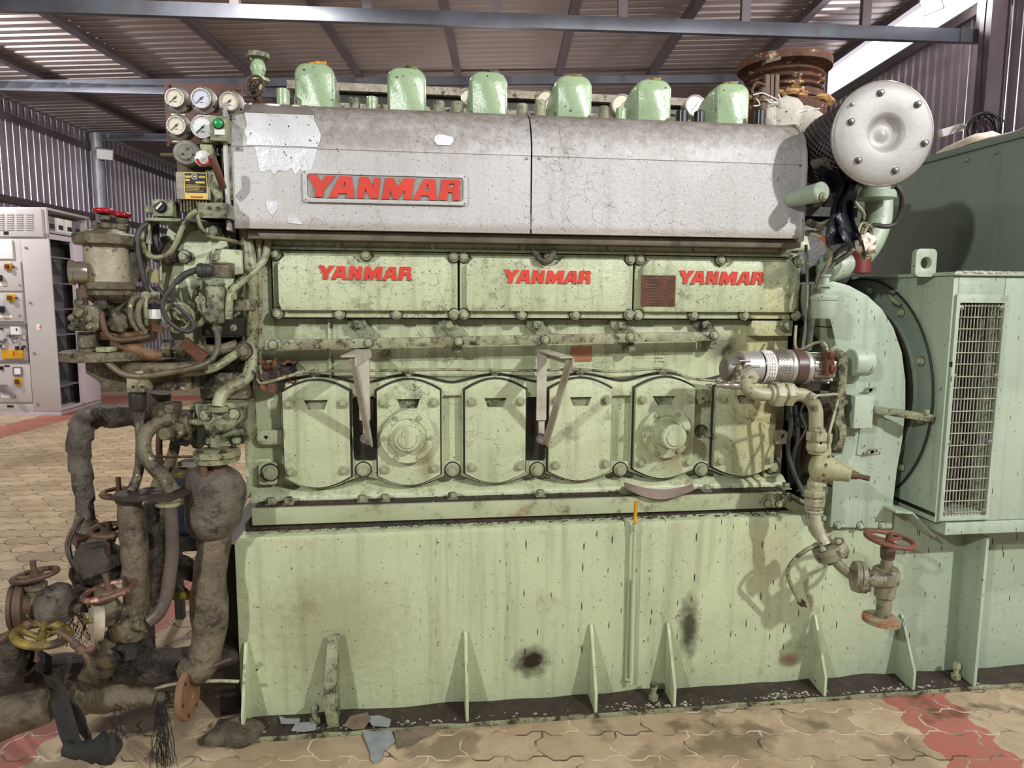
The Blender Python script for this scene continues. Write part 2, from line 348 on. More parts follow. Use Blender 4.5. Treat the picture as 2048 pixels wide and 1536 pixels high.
def rrect(x0, x1, z0, z1, r, n=5):
    out = []
    for cx, cz, a0 in ((x1-r, z1-r, 0), (x0+r, z1-r, 90), (x0+r, z0+r, 180), (x1-r, z0+r, 270)):
        for i in range(n+1): a = math.radians(a0+90*i/n); out.append((cx+r*math.cos(a), cz+r*math.sin(a)))
    return out
def circ(cx, cz, r, n=24, a0=0): return [(cx+r*math.cos(a0+2*PI*i/n), cz+r*math.sin(a0+2*PI*i/n)) for i in range(n)]
LET = [([(603,925),(665,925),(695,975),(725,930),(787,932),(712,1020),(700,1072),(648,1070),(655,1018)], None),
 ([(820,935),(897,938),(915,1082),(868,1080),(862,1050),(810,1048),(795,1076),(742,1074)], [(832,1012),(853,968),(858,1013)]),
 ([(955,940),(1010,942),(1045,1010),(1052,944),(1092,946),(1075,1085),(1022,1083),(990,1015),(978,1083),(934,1080)], None),
 ([(1130,948),(1180,950),(1212,1005),(1258,952),(1328,955),(1303,1095),(1252,1093),(1262,1030),(1205,1092),(1180,1090),(1160,1030),(1150,1090),(1100,1088)], None),
 ([(1395,958),(1470,960),(1482,1100),(1430,1098),(1425,1070),(1375,1068),(1362,1098),(1315,1095)], [(1395,1035),(1420,985),(1428,1037)]),
 ([(1520,960),(1635,963),(1648,975),(1645,1005),(1632,1018),(1645,1030),(1640,1103),(1595,1102),(1598,1060),(1590,1048),(1560,1047),(1550,1100),(1497,1098)], [(1570,990),(1605,990),(1600,1018),(1565,1016)])]
def word(mb, x, z, w, y0, y1, hs=1):                                   # six slab letters, x/z = lower left corner
    k = w/1045
    def T(p): return (x+(p[0]-603)*k, z+(1072+.033*(p[0]-603)-p[1])*k*hs)
    for o_, h in LET: mb.prism([T(p) for p in o_], y0, y1, [[T(p) for p in h]] if h else ())
    return mb
def handwheel(parent, c, ax, R, r, m, hub=.012, n=4, name='handwheel', wav=0):
    b = MB(); b.torus(c, ax, R, r, 32, 8); a, u, w = frame(ax)
    for i in range(n):
        t = 2*PI*i/n+.4; d = u*math.cos(t)+w*math.sin(t); b.tube([V(c)-a*r*.8, V(c)+d*R*.5-a*r*.4, V(c)+d*R], r*.7, 8, .02)
    b.lathe(V(c)-a*r*2, a, [(0, hub), (r*3, hub)], 12); b.cyl(V(c)+a*r, V(c)+a*r*3, hub*.5)
    return obj(name, b, m, parent)
# ------------------------------------------------------------------ building frame
BA = math.radians(6.78)
BU = V((math.cos(BA), -math.sin(BA), 0)); BV = V((math.sin(BA), math.cos(BA), 0)); UP = V((0, 0, 1))
def B(l, d, z): return BU*l+BV*d+UP*z
M0 = .034; H0 = 3.908
def roofz(l): return CAM.z+H0+M0*l
LW, RW = -9.07, 5.75

def paver_mat():
    m = bpy.data.materials.new('interlocking_paving'); m.use_nodes = True; t = m.node_tree; N = t.nodes; L = t.links; bs = N['Principled BSDF']
    geo = N.new('ShaderNodeNewGeometry'); mp = N.new('ShaderNodeMapping'); mp.inputs['Rotation'].default_value = (0, 0, BA); L.new(geo.outputs['Position'], mp.inputs[0])
    sp = N.new('ShaderNodeSeparateXYZ'); L.new(mp.outputs[0], sp.inputs[0])
    def tri(src, per, amp, off=0):
        a = N.new('ShaderNodeMath'); a.operation = 'ADD'; L.new(src, a.inputs[0]); a.inputs[1].default_value = 100*per+off
        p = N.new('ShaderNodeMath'); p.operation = 'PINGPONG'; L.new(a.outputs[0], p.inputs[0]); p.inputs[1].default_value = per/2
        r = N.new('ShaderNodeMapRange'); r.interpolation_type = 'SMOOTHSTEP'; L.new(p.outputs[0], r.inputs[0]); r.inputs[1].default_value = per*.14; r.inputs[2].default_value = per*.36
        r.inputs[3].default_value = -amp; r.inputs[4].default_value = amp; return r.outputs[0]
    def add(a, b):
        n = N.new('ShaderNodeMath'); n.operation = 'ADD'; L.new(a, n.inputs[0]); L.new(b, n.inputs[1]); return n.outputs[0]
    x = add(sp.outputs[0], tri(sp.outputs[1], .148, .014)); y = add(sp.outputs[1], tri(sp.outputs[0], .14, .012))
    cb = N.new('ShaderNodeCombineXYZ'); L.new(x, cb.inputs[0]); L.new(y, cb.inputs[1])
    br = N.new('ShaderNodeTexBrick'); L.new(cb.outputs[0], br.inputs['Vector']); br.inputs['Scale'].default_value = 1
    br.inputs['Brick Width'].default_value = .28; br.inputs['Row Height'].default_value = .148; br.inputs['Mortar Size'].default_value = .005; br.inputs['Mortar Smooth'].default_value = .3
    br.offset = .5; br.inputs['Color1'].default_value = lin((192, 172, 142)); br.inputs['Color2'].default_value = lin((166, 148, 120)); br.inputs['Mortar'].default_value = lin((84, 72, 58))
    def noise(s, d=6, v=None, r=.65):
        n = N.new('ShaderNodeTexNoise'); n.inputs['Scale'].default_value = s; n.inputs['Detail'].default_value = d; n.inputs['Roughness'].default_value = r; L.new(v or geo.outputs['Position'], n.inputs['Vector']); return n.outputs['Fac']
    def rng(f, a, b, c=0, d=1):
        r = N.new('ShaderNodeMapRange'); L.new(f, r.inputs[0]); r.inputs[1].default_value = a; r.inputs[2].default_value = b; r.inputs[3].default_value = c; r.inputs[4].default_value = d; return r.outputs[0]
    def mth(op, a, b):
        n = N.new('ShaderNodeMath'); n.operation = op
        for i, q in enumerate((a, b)):
            if isinstance(q, (int, float)): n.inputs[i].default_value = q
            else: L.new(q, n.inputs[i])
        return n.outputs[0]
    def mix(f, a, b, bt='MIX'):
        n = N.new('ShaderNodeMix'); n.data_type = 'RGBA'; n.blend_type = bt
        if isinstance(f, float): n.inputs[0].default_value = f
        else: L.new(f, n.inputs[0])
        for i, q in ((6, a), (7, b)):
            if isinstance(q, tuple): n.inputs[i].default_value = q
            else: L.new(q, n.inputs[i])
        return n.outputs[2]
    stripe = None
    for c in (-6.15, -1.83, 1.74):
        s = mth('LESS_THAN', mth('ABSOLUTE', mth('SUBTRACT', x, c), 0), .135 if c > -5 else .28)
        stripe = s if stripe is None else mth('MAXIMUM', stripe, s)
    s = mth('LESS_THAN', mth('ABSOLUTE', mth('SUBTRACT', y, 11.55), 0), .3); stripe = mth('MAXIMUM', stripe, s)
    notm = mth('SUBTRACT', 1, br.outputs['Fac'])
    col = mix(mth('MULTIPLY', mth('MULTIPLY', stripe, notm), .85), br.outputs['Color'], lin((164, 84, 76)))
    col = mix(rng(noise(1.1, 8), .42, .7), col, mix(1.0, col, lin((200, 190, 176)), 'MULTIPLY'))
    col = mix(mth('MULTIPLY', rng(noise(9, 8), .45, .75), .5), col, lin((120, 100, 78)))
    # oil stains near the skid front
    st = rng(noise(3.2, 6, None, .55), .53, .6)
    dd = rng(sp.outputs[1], 2.75, 2.0, 1, 0); xx = rng(sp.outputs[0], -.9, -.4, 0, 1)
    near = mth('LESS_THAN', sp.outputs[1], 3.6)
    col = mix(mth('MULTIPLY', mth('MULTIPLY', mth('MULTIPLY', st, dd), xx), .85), col, lin((66, 54, 36)))
    # pale sand caught in the joints
    sand = mth('MULTIPLY', mth('MULTIPLY', br.outputs['Fac'], rng(noise(4, 3), .42, .56)), rng(sp.outputs[1], 4.5, 3.0))
    col = mix(mth('MULTIPLY', sand, .8), col, lin((214, 190, 164)))
    L.new(col, bs.inputs['Base Color']); bs.inputs['Roughness'].default_value = .62
    h = mth('SUBTRACT', rng(noise(120, 4), 0, 1, 0, .35), br.outputs['Fac'])
    b = N.new('ShaderNodeBump'); b.inputs['Strength'].default_value = .6; b.inputs['Distance'].default_value = .006; L.new(h, b.inputs['Height']); L.new(b.outputs[0], bs.inputs['Normal'])
    return m
fl = MB(); pts = [B(-14, -2, 0), B(9, -2, 0), B(9, 36, 0), B(-14, 36, 0)]
fl.add([p-UP*.1 for p in pts]+pts, [(3, 2, 1, 0), (4, 5, 6, 7), (0, 1, 5, 4), (1, 2, 6, 5), (2, 3, 7, 6), (3, 0, 4, 7)])
obj('floor', fl, paver_mat(), kind='structure', smooth=False)

roof_m = mat('roof_sheet_steel', (150, 137, 130), (138, 125, 119), .6, grime=(122, 108, 102), g=(.6, .8), gs=1.2, rough=.38, metal=.25, bump=0)
wall_m = mat('wall_sheet_steel', (190, 182, 190), (174, 166, 174), .6, rough=.33, metal=.55, bump=0)
frame_m = mat('purlin_steel', (104, 96, 98), (88, 80, 82), 1.5, rough=.45, metal=.3, bump=0)
truss_m = mat('truss_galvanised_tube', (96, 100, 108), (80, 80, 86), 2.2, grime=(92, 74, 66), g=(.6, .72), gs=3, rough=.42, metal=.3, bump=.05)
def corr(a, d0, d1, per, w1, h, f):                                    # trapezoid ribs: f(pos along, offset) -> two end points
    mb = MB(); n = int((d1-d0)/per); row = []
    for i in range(n):
        s = d0+i*per
        for t, o in ((0, 0), (w1, 0), (w1+.02, h), (per-.02, h)): row.append((s+t, o))
    row.append((d0+n*per, 0))
    vs = [p for s, o in row for p in f(s, o)]; k = len(row)
    return mb.add(vs, [(2*i, 2*i+1, 2*i+3, 2*i+2) for i in range(k-1)])
mb = corr(0, -1, 33, .215, .13, .045, lambda s, o: (B(LW-.25, s, roofz(LW-.25)+o), B(RW+.1, s, roofz(RW+.1)+o)))
obj('ceiling', mb, roof_m, kind='structure', smooth=False, label='brown corrugated metal roof sheets')
mb = corr(0, 5, 33, .19, .115, -.05, lambda s, o: (B(LW+o, s, 0), B(LW+o, s, roofz(LW)-.055)))
obj('wall_left', mb, wall_m, kind='structure', smooth=False)
mb = corr(0, -1, 33, .18, .11, .05, lambda s, o: (B(RW+o, s, 0), B(RW+o, s, roofz(RW)-.5)))
obj('wall_right', mb, wall_m, kind='structure', smooth=False)
mb = corr(0, LW, RW, .19, .12, .035, lambda s, o: (B(s, 32.8+o, 0), B(s, 32.8+o, roofz(s))))
obj('wall_back', mb, wall_m, kind='structure', smooth=False)
# translucent daylight strip along the top of the right wall
day = mat('translucent_daylight_sheet', (250, 246, 255), rough=.6, bump=0, emit=5.5)
mb = MB(); 
for k in range(7): mb.obox(B(RW+.01, 1.5+k*4.5, roofz(RW)-.245), BV*2.23, BU*.006, UP*.215)
obj('window_1', mb, day, kind='structure', smooth=False)
# purlins
for i, r in enumerate((-2.10, -1.605, -1.133, -.648, -.21, .229, .633, 1.04, 1.36)):
    l = r*H0/(1-r*M0); z = roofz(l)-.06
    mb = MB(); mb.bar(B(l, -1, z), B(l, 32.7, z), .075, .12); mb.bar(B(l+.05, -1, z-.05), B(l+.05, 32.7, z-.05), .06, .015)
    obj('purlin', mb, frame_m, kind='structure', smooth=False)
# girts on the walls
for side, l, zs in (('left', LW+.06, (3.22, 1.75, .2)), ('right', RW-.06, (3.5, 1.6, .0))):
    for z in zs:
        mb = MB(); mb.bar(B(l, 3, CAM.z+z), B(l, 32.7, CAM.z+z), .06, .12); obj('wall_girt', mb, frame_m, kind='structure', smooth=False)
# trusses: bottom chord, sloping rafter, stubs, end columns
CD = math.radians(3.6)
def truss(d, zc, l0, l1, stub=None, rows=1):
    t = thing('roof_truss', B(0, d, 0), None, None); t['kind'] = 'structure'
    def C(l, z): return B(l, d-l*math.tan(CD)*-1*.9, z)
    mb = MB(); mb.bar(C(l0, zc), C(l1, zc), .08, .15); obj('chord', mb, truss_m, t, bevel=.006)
    mb = MB(); mb.bar(C(l0, roofz(l0)-.19), C(l1, roofz(l1)-.19), .08, .13); obj('rafter', mb, truss_m, t, smooth=False)
    k = l0+.35
    while k < l1:
        mb = MB(); mb.bar(C(k, zc+.07), C(k, roofz(k)-.2), .08, .1, up=BU); obj('stub', mb, frame_m, t, smooth=False); k += 1.42
    return t
truss(8.3, CAM.z+3.09, LW+.1, RW-.15)
truss(12.6, CAM.z+3.42, LW+.1, RW-.15)
truss(16.4, CAM.z+3.45, LW+.1, RW-.15)
truss(20.5, CAM.z+3.45, LW+.1, RW-.15)
for i, (l, d) in enumerate(((RW-.2, 8.35), (RW-.2, 12.9), (RW-.2, 16.7), (LW+.22, 15.9), (LW+.22, 20.3))):
    mb = MB(); z1 = roofz(l)-.1
    if l > 0:
        mb.obox(B(l, d, z1/2), BU*.1, BV*.06, UP*z1/2); mb.obox(B(l-.1, d, z1/2), BU*.006, BV*.1, UP*z1/2); mb.obox(B(l+.1, d, z1/2), BU*.006, BV*.1, UP*z1/2)
        obj('column', mb, mat('column_paint%d' % i, (100, 84, 92), (84, 74, 80), 2, rough=.5, metal=.1, bump=.05), kind='structure', smooth=False)
    else:
        mb.cyl(B(l, d, 0), B(l, d, z1), .13, seg=20); obj('column', mb, galv, kind='structure')
# flood lights fixed to the shed
def floodlight(p, aim, s, label, on=0):
    p = V(p); n = (V(aim)-p).normalized(); _, u, w = frame(n)
    t = thing('flood_light', p, label, 'light')
    b = MB(); b.obox(p, u*s, w*s*.75, n*s*.14); obj('housing', b, galv, t, bevel=.006)
    b = MB(); b.obox(p+n*s*.16, u*s*.88, w*s*.62, n*s*.02); obj('lens', b, LENS if on else white, t)
    b = MB(); b.tube([p-u*s*1.08, p-u*s*1.08-n*s*.6, p+u*s*1.08-n*s*.6, p+u*s*1.08], s*.06, 6, sm=False); obj('yoke', b, galv, t)
LENS = mat('lit_flood_lens', (255, 250, 255), rough=.4, bump=0, emit=60)
q = pl(209, 308, B(LW+.5, 0, 0), BU); floodlight(q, q+V((.55, -1, -.75)), .17, 'small grey flood light on the round column of the left wall')
q = B(RW-.35, 9.35, roofz(RW)-.36); floodlight(q, q+V((-.9, -.25, -.55)), .14, 'lit white flood light high on the right wall beside the roof', on=1)
lamp('flood_or_fill_lamp', q+V((-.12, -.05, -.1)), q+V((-3, -1.2, .6)), 170, .3, (1, .97, 1))
# white security camera and coiled cable on the column
c0 = pl(1905, 265, B(RW-.48, 0, 0), BU); s = .11
t = thing('security_camera', c0, 'small white bullet camera on the wall left of the dark column', 'camera')
b = MB(); b.bar(c0+V((-.16, 0, -.02)), c0+V((.1, 0, .06)), .09, .09); obj('camera_body', b, white, t, bevel=.012)
b = MB(); b.bar(c0+V((.1, 0, .05)), c0+V((.24, .02, .1)), .05, .05); b.lathe(c0+V((.24, .02, .1)), (1, 0, .2), [(0, .07), (.03, .07)]); obj('wall_bracket', b, white, t)
b = MB(); b.tube([c0+V((.2, 0, .05)), c0+V((.3, 0, -.05)), c0+V((.42, -.05, 0)), c0+V((.55, -.08, .08))], .012, 8); obj('cable', b, white, t)
c1 = pl(1962, 258, B(RW-.42, 0, 0), BU)
b = MB()
for k in range(7): b.torus(c1+V((.0+.02*k, 0, .02*math.sin(k*2))), V((.3*math.sin(k*1.7), 1, .3*math.cos(k))), .16+.02*math.sin(k*3), .009, 20, 6)
b.tube([c1+V((-.05, 0, 1.9)), c1+V((-.06, 0, .9)), c1+V((-.02, 0, .1))], .009, 6); b.tube([c1+V((.1, 0, -.1)), c1+V((.12, 0, -.5)), c1+V((0, 0, -.55))], .009, 6)
obj('cable_coil', b, black, label='black cable coiled against the dark column at the right wall', cat='cable')

# ------------------------------------------------------------------ switchgear cabinets, far left
CP = V((-5.01, 10.48, 0)); CUx = V((.991, -.13, 0)).normalized(); CVx = V((.03, 1, 0)).normalized()
CN = V((CUx.y, -CUx.x, 0))                                            # outward front normal
if CN.y > 0: CN = -CN
def cf(x, y, off=0): return pl(x, y, CP+CN*off, CN)
def cq(mb, x0, y0, x1, y1, o0=0, o1=.02):                              # raised rectangle on the front face between pixel corners
    a = cf(x0, y0); b = cf(x1, y1); u0 = (a-CP).dot(CUx); u1 = (b-CP).dot(CUx)
    c = CP+CUx*(u0+u1)/2+CN*(o0+o1)/2; c.z = (a.z+b.z)/2
    return mb.obox(c, CUx*abs(u1-u0)/2, CN*abs(o1-o0)/2, UP*abs(a.z-b.z)/2)
top = cf(90, 414).z; W0 = -2.2
t = thing('switchgear_cabinet', CP+CUx*-1.0, 'tall grey louvred switchgear cabinet with switches and an open bay, left of the filter', 'cabinet')
def cbox(mb, u0, u1, v0, v1, z0, z1):
    c = CP+CUx*(u0+u1)/2+CVx*(v0+v1)/2+UP*(z0+z1)/2; return mb.obox(c, CUx*(u1-u0)/2, CVx*(v1-v0)/2, UP*(z1-z0)/2)
b = MB(); cbox(b, W0, 0, .03, 1.2, 0, .06); cbox(b, W0, 0, .02, 1.2, top-.03, top); cbox(b, W0, -.04, 1.17, 1.2, 0, top); cbox(b, W0, -.5, .0, 1.2, .0, top-.02); cbox(b, -.5, -.02, 0, .03, 0, top-.01)
obj('body', b, cab_grey, t, bevel=.004)
def cdoor(x0, y0, x1, y1, m=cab_grey, nm='door'):
    b = MB(); cq(b, x0, y0, x1, y1, .002, .025); return obj(nm, b, m, t, bevel=.004)
d0 = cdoor(-30, 417, 88, 474); b = MB()
for cx in (-4, 15, 34, 54):
    b = MB(); cq(b, cx, 426, cx+15, 463, .0245, .026)
    for k in range(8): cq(b, cx+1, 428+k*4.3, cx+15-1, 430.2+k*4.3, .026, .037)
    obj('louvre', b, cab_grey, d0)
b = MB(); cq(b, 10, 463, 20, 470, .025, .03); obj('label_plate', b, black, d0)
tall = cdoor(44, 480, 124, 822)
for x, y in ((52, 495), (61, 605), (69, 706), (76, 808)):
    b = MB(); b.lathe(cf(x, y, .025), CN, [(0, .018), (.012, .018), (.014, .01)], 12); obj('lock', b, steel, tall)
b = MB(); cq(b, 75, 648, 85, 660, .026, .029); obj('warning_label', b, white, tall)
b = MB(); a = cf(80, 650, .03)
b.prism([(0, 0), (.02, .0), (.005, -.05), (.025, -.05), (-.012, -.12), (-.002, -.065), (-.02, -.065)], 0, .002); b.v = [a+CUx*v.x*.6+CN*v.y+UP*v.z*.6 for v in b.v]; obj('lightning_mark', b, red, tall)
cdoor(-30, 479, 28, 518, white); b = MB(); cq(b, 29, 480, 43, 519, -.1, -.02); obj('open_slot', b, yellow_rust, t)
for (y0, y1, sw, kn, tg) in ((523, 582, (13, 526, 28, 541), (0, 550, 9, 562), (-5, 565, 17, 572)), (585, 643, (18, 588, 34, 603), (1, 612, 14, 625), (-5, 630, 27, 636))):
    d = cdoor(-30, y0, 47+(y0-523)/20, y1)
    b = MB(); cq(b, *sw, .025, .05); obj('isolator_plate', b, yellow, d, bevel=.004)
    b = MB(); cq(b, sw[0]+4, sw[1]+3, sw[2]-4, sw[3]-3, .05, .09); cq(b, sw[2], sw[1]+6, sw[2]+6, sw[1]+9, .03, .05); obj('isolator_handle', b, brown_plate, d, bevel=.006)
    b = MB(); cq(b, *kn, .025, .08); obj('rotary_switch', b, black, d, bevel=.01)
    b = MB(); cq(b, *tg, .025, .029); obj('label_strip', b, cloth, d)
    b = MB(); b.lathe(cf(40, y1-12, .025), CN, [(0, .014), (.012, .014)], 10); obj('lock', b, steel, d)
# open bay with breakers and a yellow shield
b = MB()
for (q0) in ((-30, 646, 58, 650), (-30, 720, 60, 724), (54, 646, 60, 724)): cq(b, *q0, -.02, .03)
obj('bay_frame', b, cab_in, t); b = MB(); cq(b, -30, 648, 56, 722, -.012, -.002); obj('bay_recess', b, dark, t)
b = MB()
random.seed(3)
for k in range(26): b = MB(); x = random.uniform(-2, 50); y = random.uniform(655, 695); cq(b, x, y, x+random.uniform(2, 6), y+random.uniform(2, 7), -.002, random.uniform(.01, .05)); obj('terminal_block', b, (cab_in, dark, cab_grey)[k % 3], t)
b = MB(); cq(b, 24, 653, 43, 669, .0, .04); obj('meter', b, white, t)
b = MB(); cq(b, 6, 700, 49, 717, .0, .03); obj('yellow_shield', b, yellow, t)
b = MB(); a = cf(27, 703, .034); b.prism([(0, 0), (.02, .0), (.005, -.05), (.025, -.05), (-.012, -.12), (-.002, -.065), (-.02, -.065)], 0, .002); b.v = [a+CUx*v.x*.6+CN*v.y+UP*v.z*.6 for v in b.v]; obj('lightning_mark', b, red, t)
d = cdoor(-30, 728, 67, 804)
b = MB(); cq(b, 29, 733, 49, 752, .025, .045); obj('meter_window', b, cab_in, d, bevel=.01); b = MB(); cq(b, 33, 736, 46, 748, .045, .05); obj('meter_glass', b, dial_white, d)
b = MB(); cq(b, 33, 755, 48, 770, .025, .05); obj('isolator_plate', b, yellow, d, bevel=.004); b = MB(); cq(b, 37, 758, 44, 767, .05, .08); obj('isolator_handle', b, brown_plate, d)
b = MB(); cq(b, 4, 769, 18, 783, .025, .05); b.bar(cf(9, 775, .06), cf(30, 794, .1), .03, .05); obj('lever_handle', b, cab_in, d)
b = MB(); cq(b, 3, 732, 10, 739, .025, .04); cq(b, 11, 730, 22, 733, .025, .03); obj('label_plate', b, black, d); b = MB(); cq(b, 5, 788, 22, 795, .025, .028); obj('label_strip', b, white, d)
d = cdoor(-30, 807, 70, 824); b = MB(); cq(b, 17, 810, 30, 814, .025, .03); obj('label_plate', b, black, d)
b = MB(); cbox(b, W0, .02, -.03, .0, 0, .05); obj('plinth', b, cab_white, t)
# open side of the cabinet with its shelves, and the pale end panel
b = MB(); S = 1.2
cbox(b, -.03, 0, 0, .05, .05, top-.02); cbox(b, -.03, 0, .62, .68, .05, top-.35); cbox(b, -.03, 0, 0, S, .03, .09); cbox(b, -.05, 0, 0, S, top-.42, top-.35)
obj('side_frame', b, cab_white, t); b = MB(); cbox(b, -.012, .004, .68, S, .06, top-.42); obj('end_panel', b, cab_white, t, bevel=.003)
b = MB(); cbox(b, -.49, -.3, .04, 1.15, .06, top-.42); 
for k in range(6): z = .38+k*.36; cbox(b, -.3, -.02, .06, .6, z, z+.02)
obj('shelf_bay', b, cab_in, t); b = MB()
for k in range(6):
    for j in range(6): z = .5+k*.36+j*.03; cbox(b, -.3, -.292, .2, .38, z, z+.014)
obj('vent_slots', b, dark, t)
b = MB(); cbox(b, -.5, -.02, .12, 1.15, top-.33, top-.3); obj('top_tray', b, cab_grey, t)
for k, (v0, m) in enumerate(((.15, cab_in), (.38, white), (.62, white), (.85, cab_in))):
    b = MB(); cbox(b, -.3, -.06, v0, v0+.17, top-.3, top-.1); obj('breaker', b, m, t, bevel=.006)
    b = MB(); cbox(b, -.06, -.05, v0+.03, v0+.14, top-.26, top-.2); obj('breaker_toggle', b, dark, t)
# cable tray behind the cabinet
# ------------------------------------------------------------------ skid base under engine and generator
random.seed(11)
YB = 2.67
def X(px, py, Y): return at(px, py, Y).x
def Z(px, py, Y): return at(px, py, Y).z
skid = thing('engine_skid', (1.2, 3.1, 0), 'long green welded steel skid base carrying the engine and generator', 'base')
b = MB(); b.prism([(-.70, .0), (-.70, .735), (-.685, .752), (2.03, .765), (2.10, .745), (2.18, .70), (3.5, .70), (3.5, .0)], YB, 3.9)
obj('side_plate', b, green_base, skid, bevel=.006)
A_, B_, C_ = at(1792, 1022, 2.56), at(1826, 1024, 2.56), at(1872, 1072, 2.56)
b = MB(); b.prism([(A_.x, A_.z), (B_.x, B_.z), (C_.x, C_.z), (C_.x, C_.z-.01), (B_.x, B_.z-.01), (A_.x, A_.z-.01)], 2.56, 2.70); b.box(C_.x-.02, 3.5, 2.49, 2.72, Z(1950, 1068, 2.49), .768)
b.box(2.33, 2.345, 2.55, 2.67, .02, C_.z-.01)
obj('generator_rail', b, green_cool, skid, bevel=.003)
b = MB(); b.box(-.72, 3.5, 2.55, 2.68, 0, .02); obj('foot_flange', b, green_dirty, skid, bevel=.003)
for px, yt, d in ((487, 1283, .1), (933, 1260, .115), (1187, 1246, .115), (1342, 1243, .115), (1638, 1228, .115), (1812, 1226, .115)):
    x = X(px, 1380, 2.6); zt = Z(px, yt, YB); b = MB(); b.prism([(YB+.002, .02), (YB+.002, zt), (YB-.014, zt), (YB-d, .10), (YB-d, .02)], x-.006, x+.006, ax='x')
    obj('gusset', b, green_base, skid, bevel=.002)
x = X(672, 1380, 2.6); zt = Z(672, 1266, YB); b = MB(); b.prism([(YB+.002, .02), (YB+.002, zt), (YB-.03, zt), (YB-.09, zt*.5), (YB-.1, .1), (YB-.085, .02)], x-.006, x+.006, ax='x')
b.add([(x+dx+o, y+e, z) for o in (-.03, .012) for e in (0, .008) for (dx, y, z) in ((0, YB-.03, zt+.004), (-.012, YB-.096, zt*.52), (-.014, YB-.108, .12), (0, YB-.09, .02))],
      [(0, 1, 5, 4), (1, 2, 6, 5), (2, 3, 7, 6), (8, 12, 13, 9), (9, 13, 14, 10), (10, 14, 15, 11), (0, 8, 9, 1), (1, 9, 10, 2), (2, 10, 11, 3), (4, 5, 13, 12), (5, 6, 14, 13), (6, 7, 15, 14), (0, 4, 12, 8), (3, 11, 15, 7)])
obj('bent_gusset', b, green_dirty, skid)
for px, py in ((630, 1440), (1307, 1392), (1911, 1355)):
    p = at(px, py, 2.6); p.z = .02; b = MB(); b.cyl(p, p+UP*.075, .011); b.lathe(p+UP*.012, UP, [(0, .02), (.02, .02)], 6); b.hexa(p+UP*.06, UP, .017, .024)
    obj('foundation_bolt', b, green_dirty, skid)
for x in (X(887, 1420, 2.58), X(1650, 1380, 2.58)):
    pass
# engine frame rail on the skid
rail = thing('bed_rail', (.4, 2.8, .752), 'green horizontal bed rail with rust streaks between engine block and skid', 'rail')
rail_m = mat('rail_green_paint', (166, 172, 140), (148, 152, 120), 4, grime=(84, 76, 52), g=(.55, .7), gs=8, rust=(130, 90, 60), ru=(.56, .66), rs=4.2, rough=.45, bump=.4)
b = MB(); xl, xr = X(503, 1020, 2.72), X(1566, 1000, 2.72); b.box(xl, xr, 2.72, 2.86, .782, .848); obj('rail_face', b, rail_m, rail, bevel=.004)
b = MB(); b.box(xl-.03, 1.99, 2.74, 2.95, .748, .786); obj('rail_foot', b, dirt, rail)
b = MB(); b.box(xl+.01, xr+.02, 2.735, 2.9, .846, .853)
for k in range(420):
    x = random.uniform(xl, xr); y = random.uniform(2.735, 2.84); r = random.uniform(.002, .006); b.ball((x, y, .853), r, (1.4, 1, .6), 6)
for k in range(300):
    x = random.uniform(xl, xr); r = random.uniform(.002, .005); b.ball((x, random.uniform(2.69, 2.735), .765), r, (1.4, 1, .6), 6)
tagp(obj('grime_layer', b, dirt, rail), kind='stuff')
for px in (542, 577, 725, 770, 905, 1080, 1248, 1412, 1570):
    p = at(px, 1003, 2.76); p.z = .853; b = MB(); b.box(p.x-.02, p.x+.02, 2.745, 2.785, .853, .858); b.hexa(p+UP*.004, UP, .018, .022); obj('rail_bolt', b, green_dirty, rail)
b = MB(); b.prism([(X(1535, 1010, 2.7), .79), (X(1535, 1010, 2.7), .846), (X(1578, 1000, 2.7), .846), (X(1605, 1020, 2.7), .80), (X(1612, 1045, 2.7), .755), (X(1590, 1040, 2.7), .76), (X(1570, 1022, 2.7), .79)], 2.705, 2.72)
b.prism([(X(1578, 1000, 2.7), .84), (X(1605, 1020, 2.7), .80), (X(1612, 1045, 2.7), .755), (X(1620, 1045, 2.7), .755), (X(1610, 1012, 2.7), .815), (X(1580, 995, 2.7), .852)], 2.62, 2.72)
br = obj('end_bracket', b, green_dirty, rail, bevel=.002)
for px, py in ((1536, 1008), (1558, 1008)): bolt(br, at(px, py, 2.703), .011, m=green_dirty)

# ------------------------------------------------------------------ engine block
eng = thing('diesel_engine', (.4, 3.1, .85), 'large pale green six-cylinder diesel engine block with six crankcase doors', 'engine')
YK = 2.85
xl, xr = X(497, 900, YK), X(1565, 900, YK)
b = MB(); b.box(xl, xr, YK, 3.5, .848, 1.86); b.prism([(YK+.02, 1.86), (YK-.03, 1.86), (YK-.03, 1.875), (YK, 1.93), (YK+.02, 1.93)], xl+.05, xr+.06, ax='x')
b.box(xl-.01, xl+.012, YK-.02, YK+.1, .86, 1.3); b.box(xl+.04, xr+.02, 2.84, 3.4, 1.62, 1.9)
b.prism([(YK+.02, .848), (YK-.055, .848), (YK-.05, .87), (YK, .905)], xl+.01, xr, ax='x')
obj('block', b, green, eng, bevel=.006)
b = MB(); b.box(X(655, 650, 2.83), X(655, 650, 2.83)+.01, 2.835, 2.85, 1.3, 1.58); obj('casting_boss', b, green, eng, bevel=.003); b = MB(); b.box(X(1500, 660, 2.81), X(1583, 660, 2.81), 2.80, 2.86, Z(1540, 672, 2.81), Z(1540, 641, 2.81)); obj('casting_boss', b, green, eng, bevel=.006); b = MB()
b.box(xl+.03, X(545, 570, 2.83), 2.82, 2.86, 1.3, 1.85)
obj('casting_boss', b, green, eng, bevel=.006)
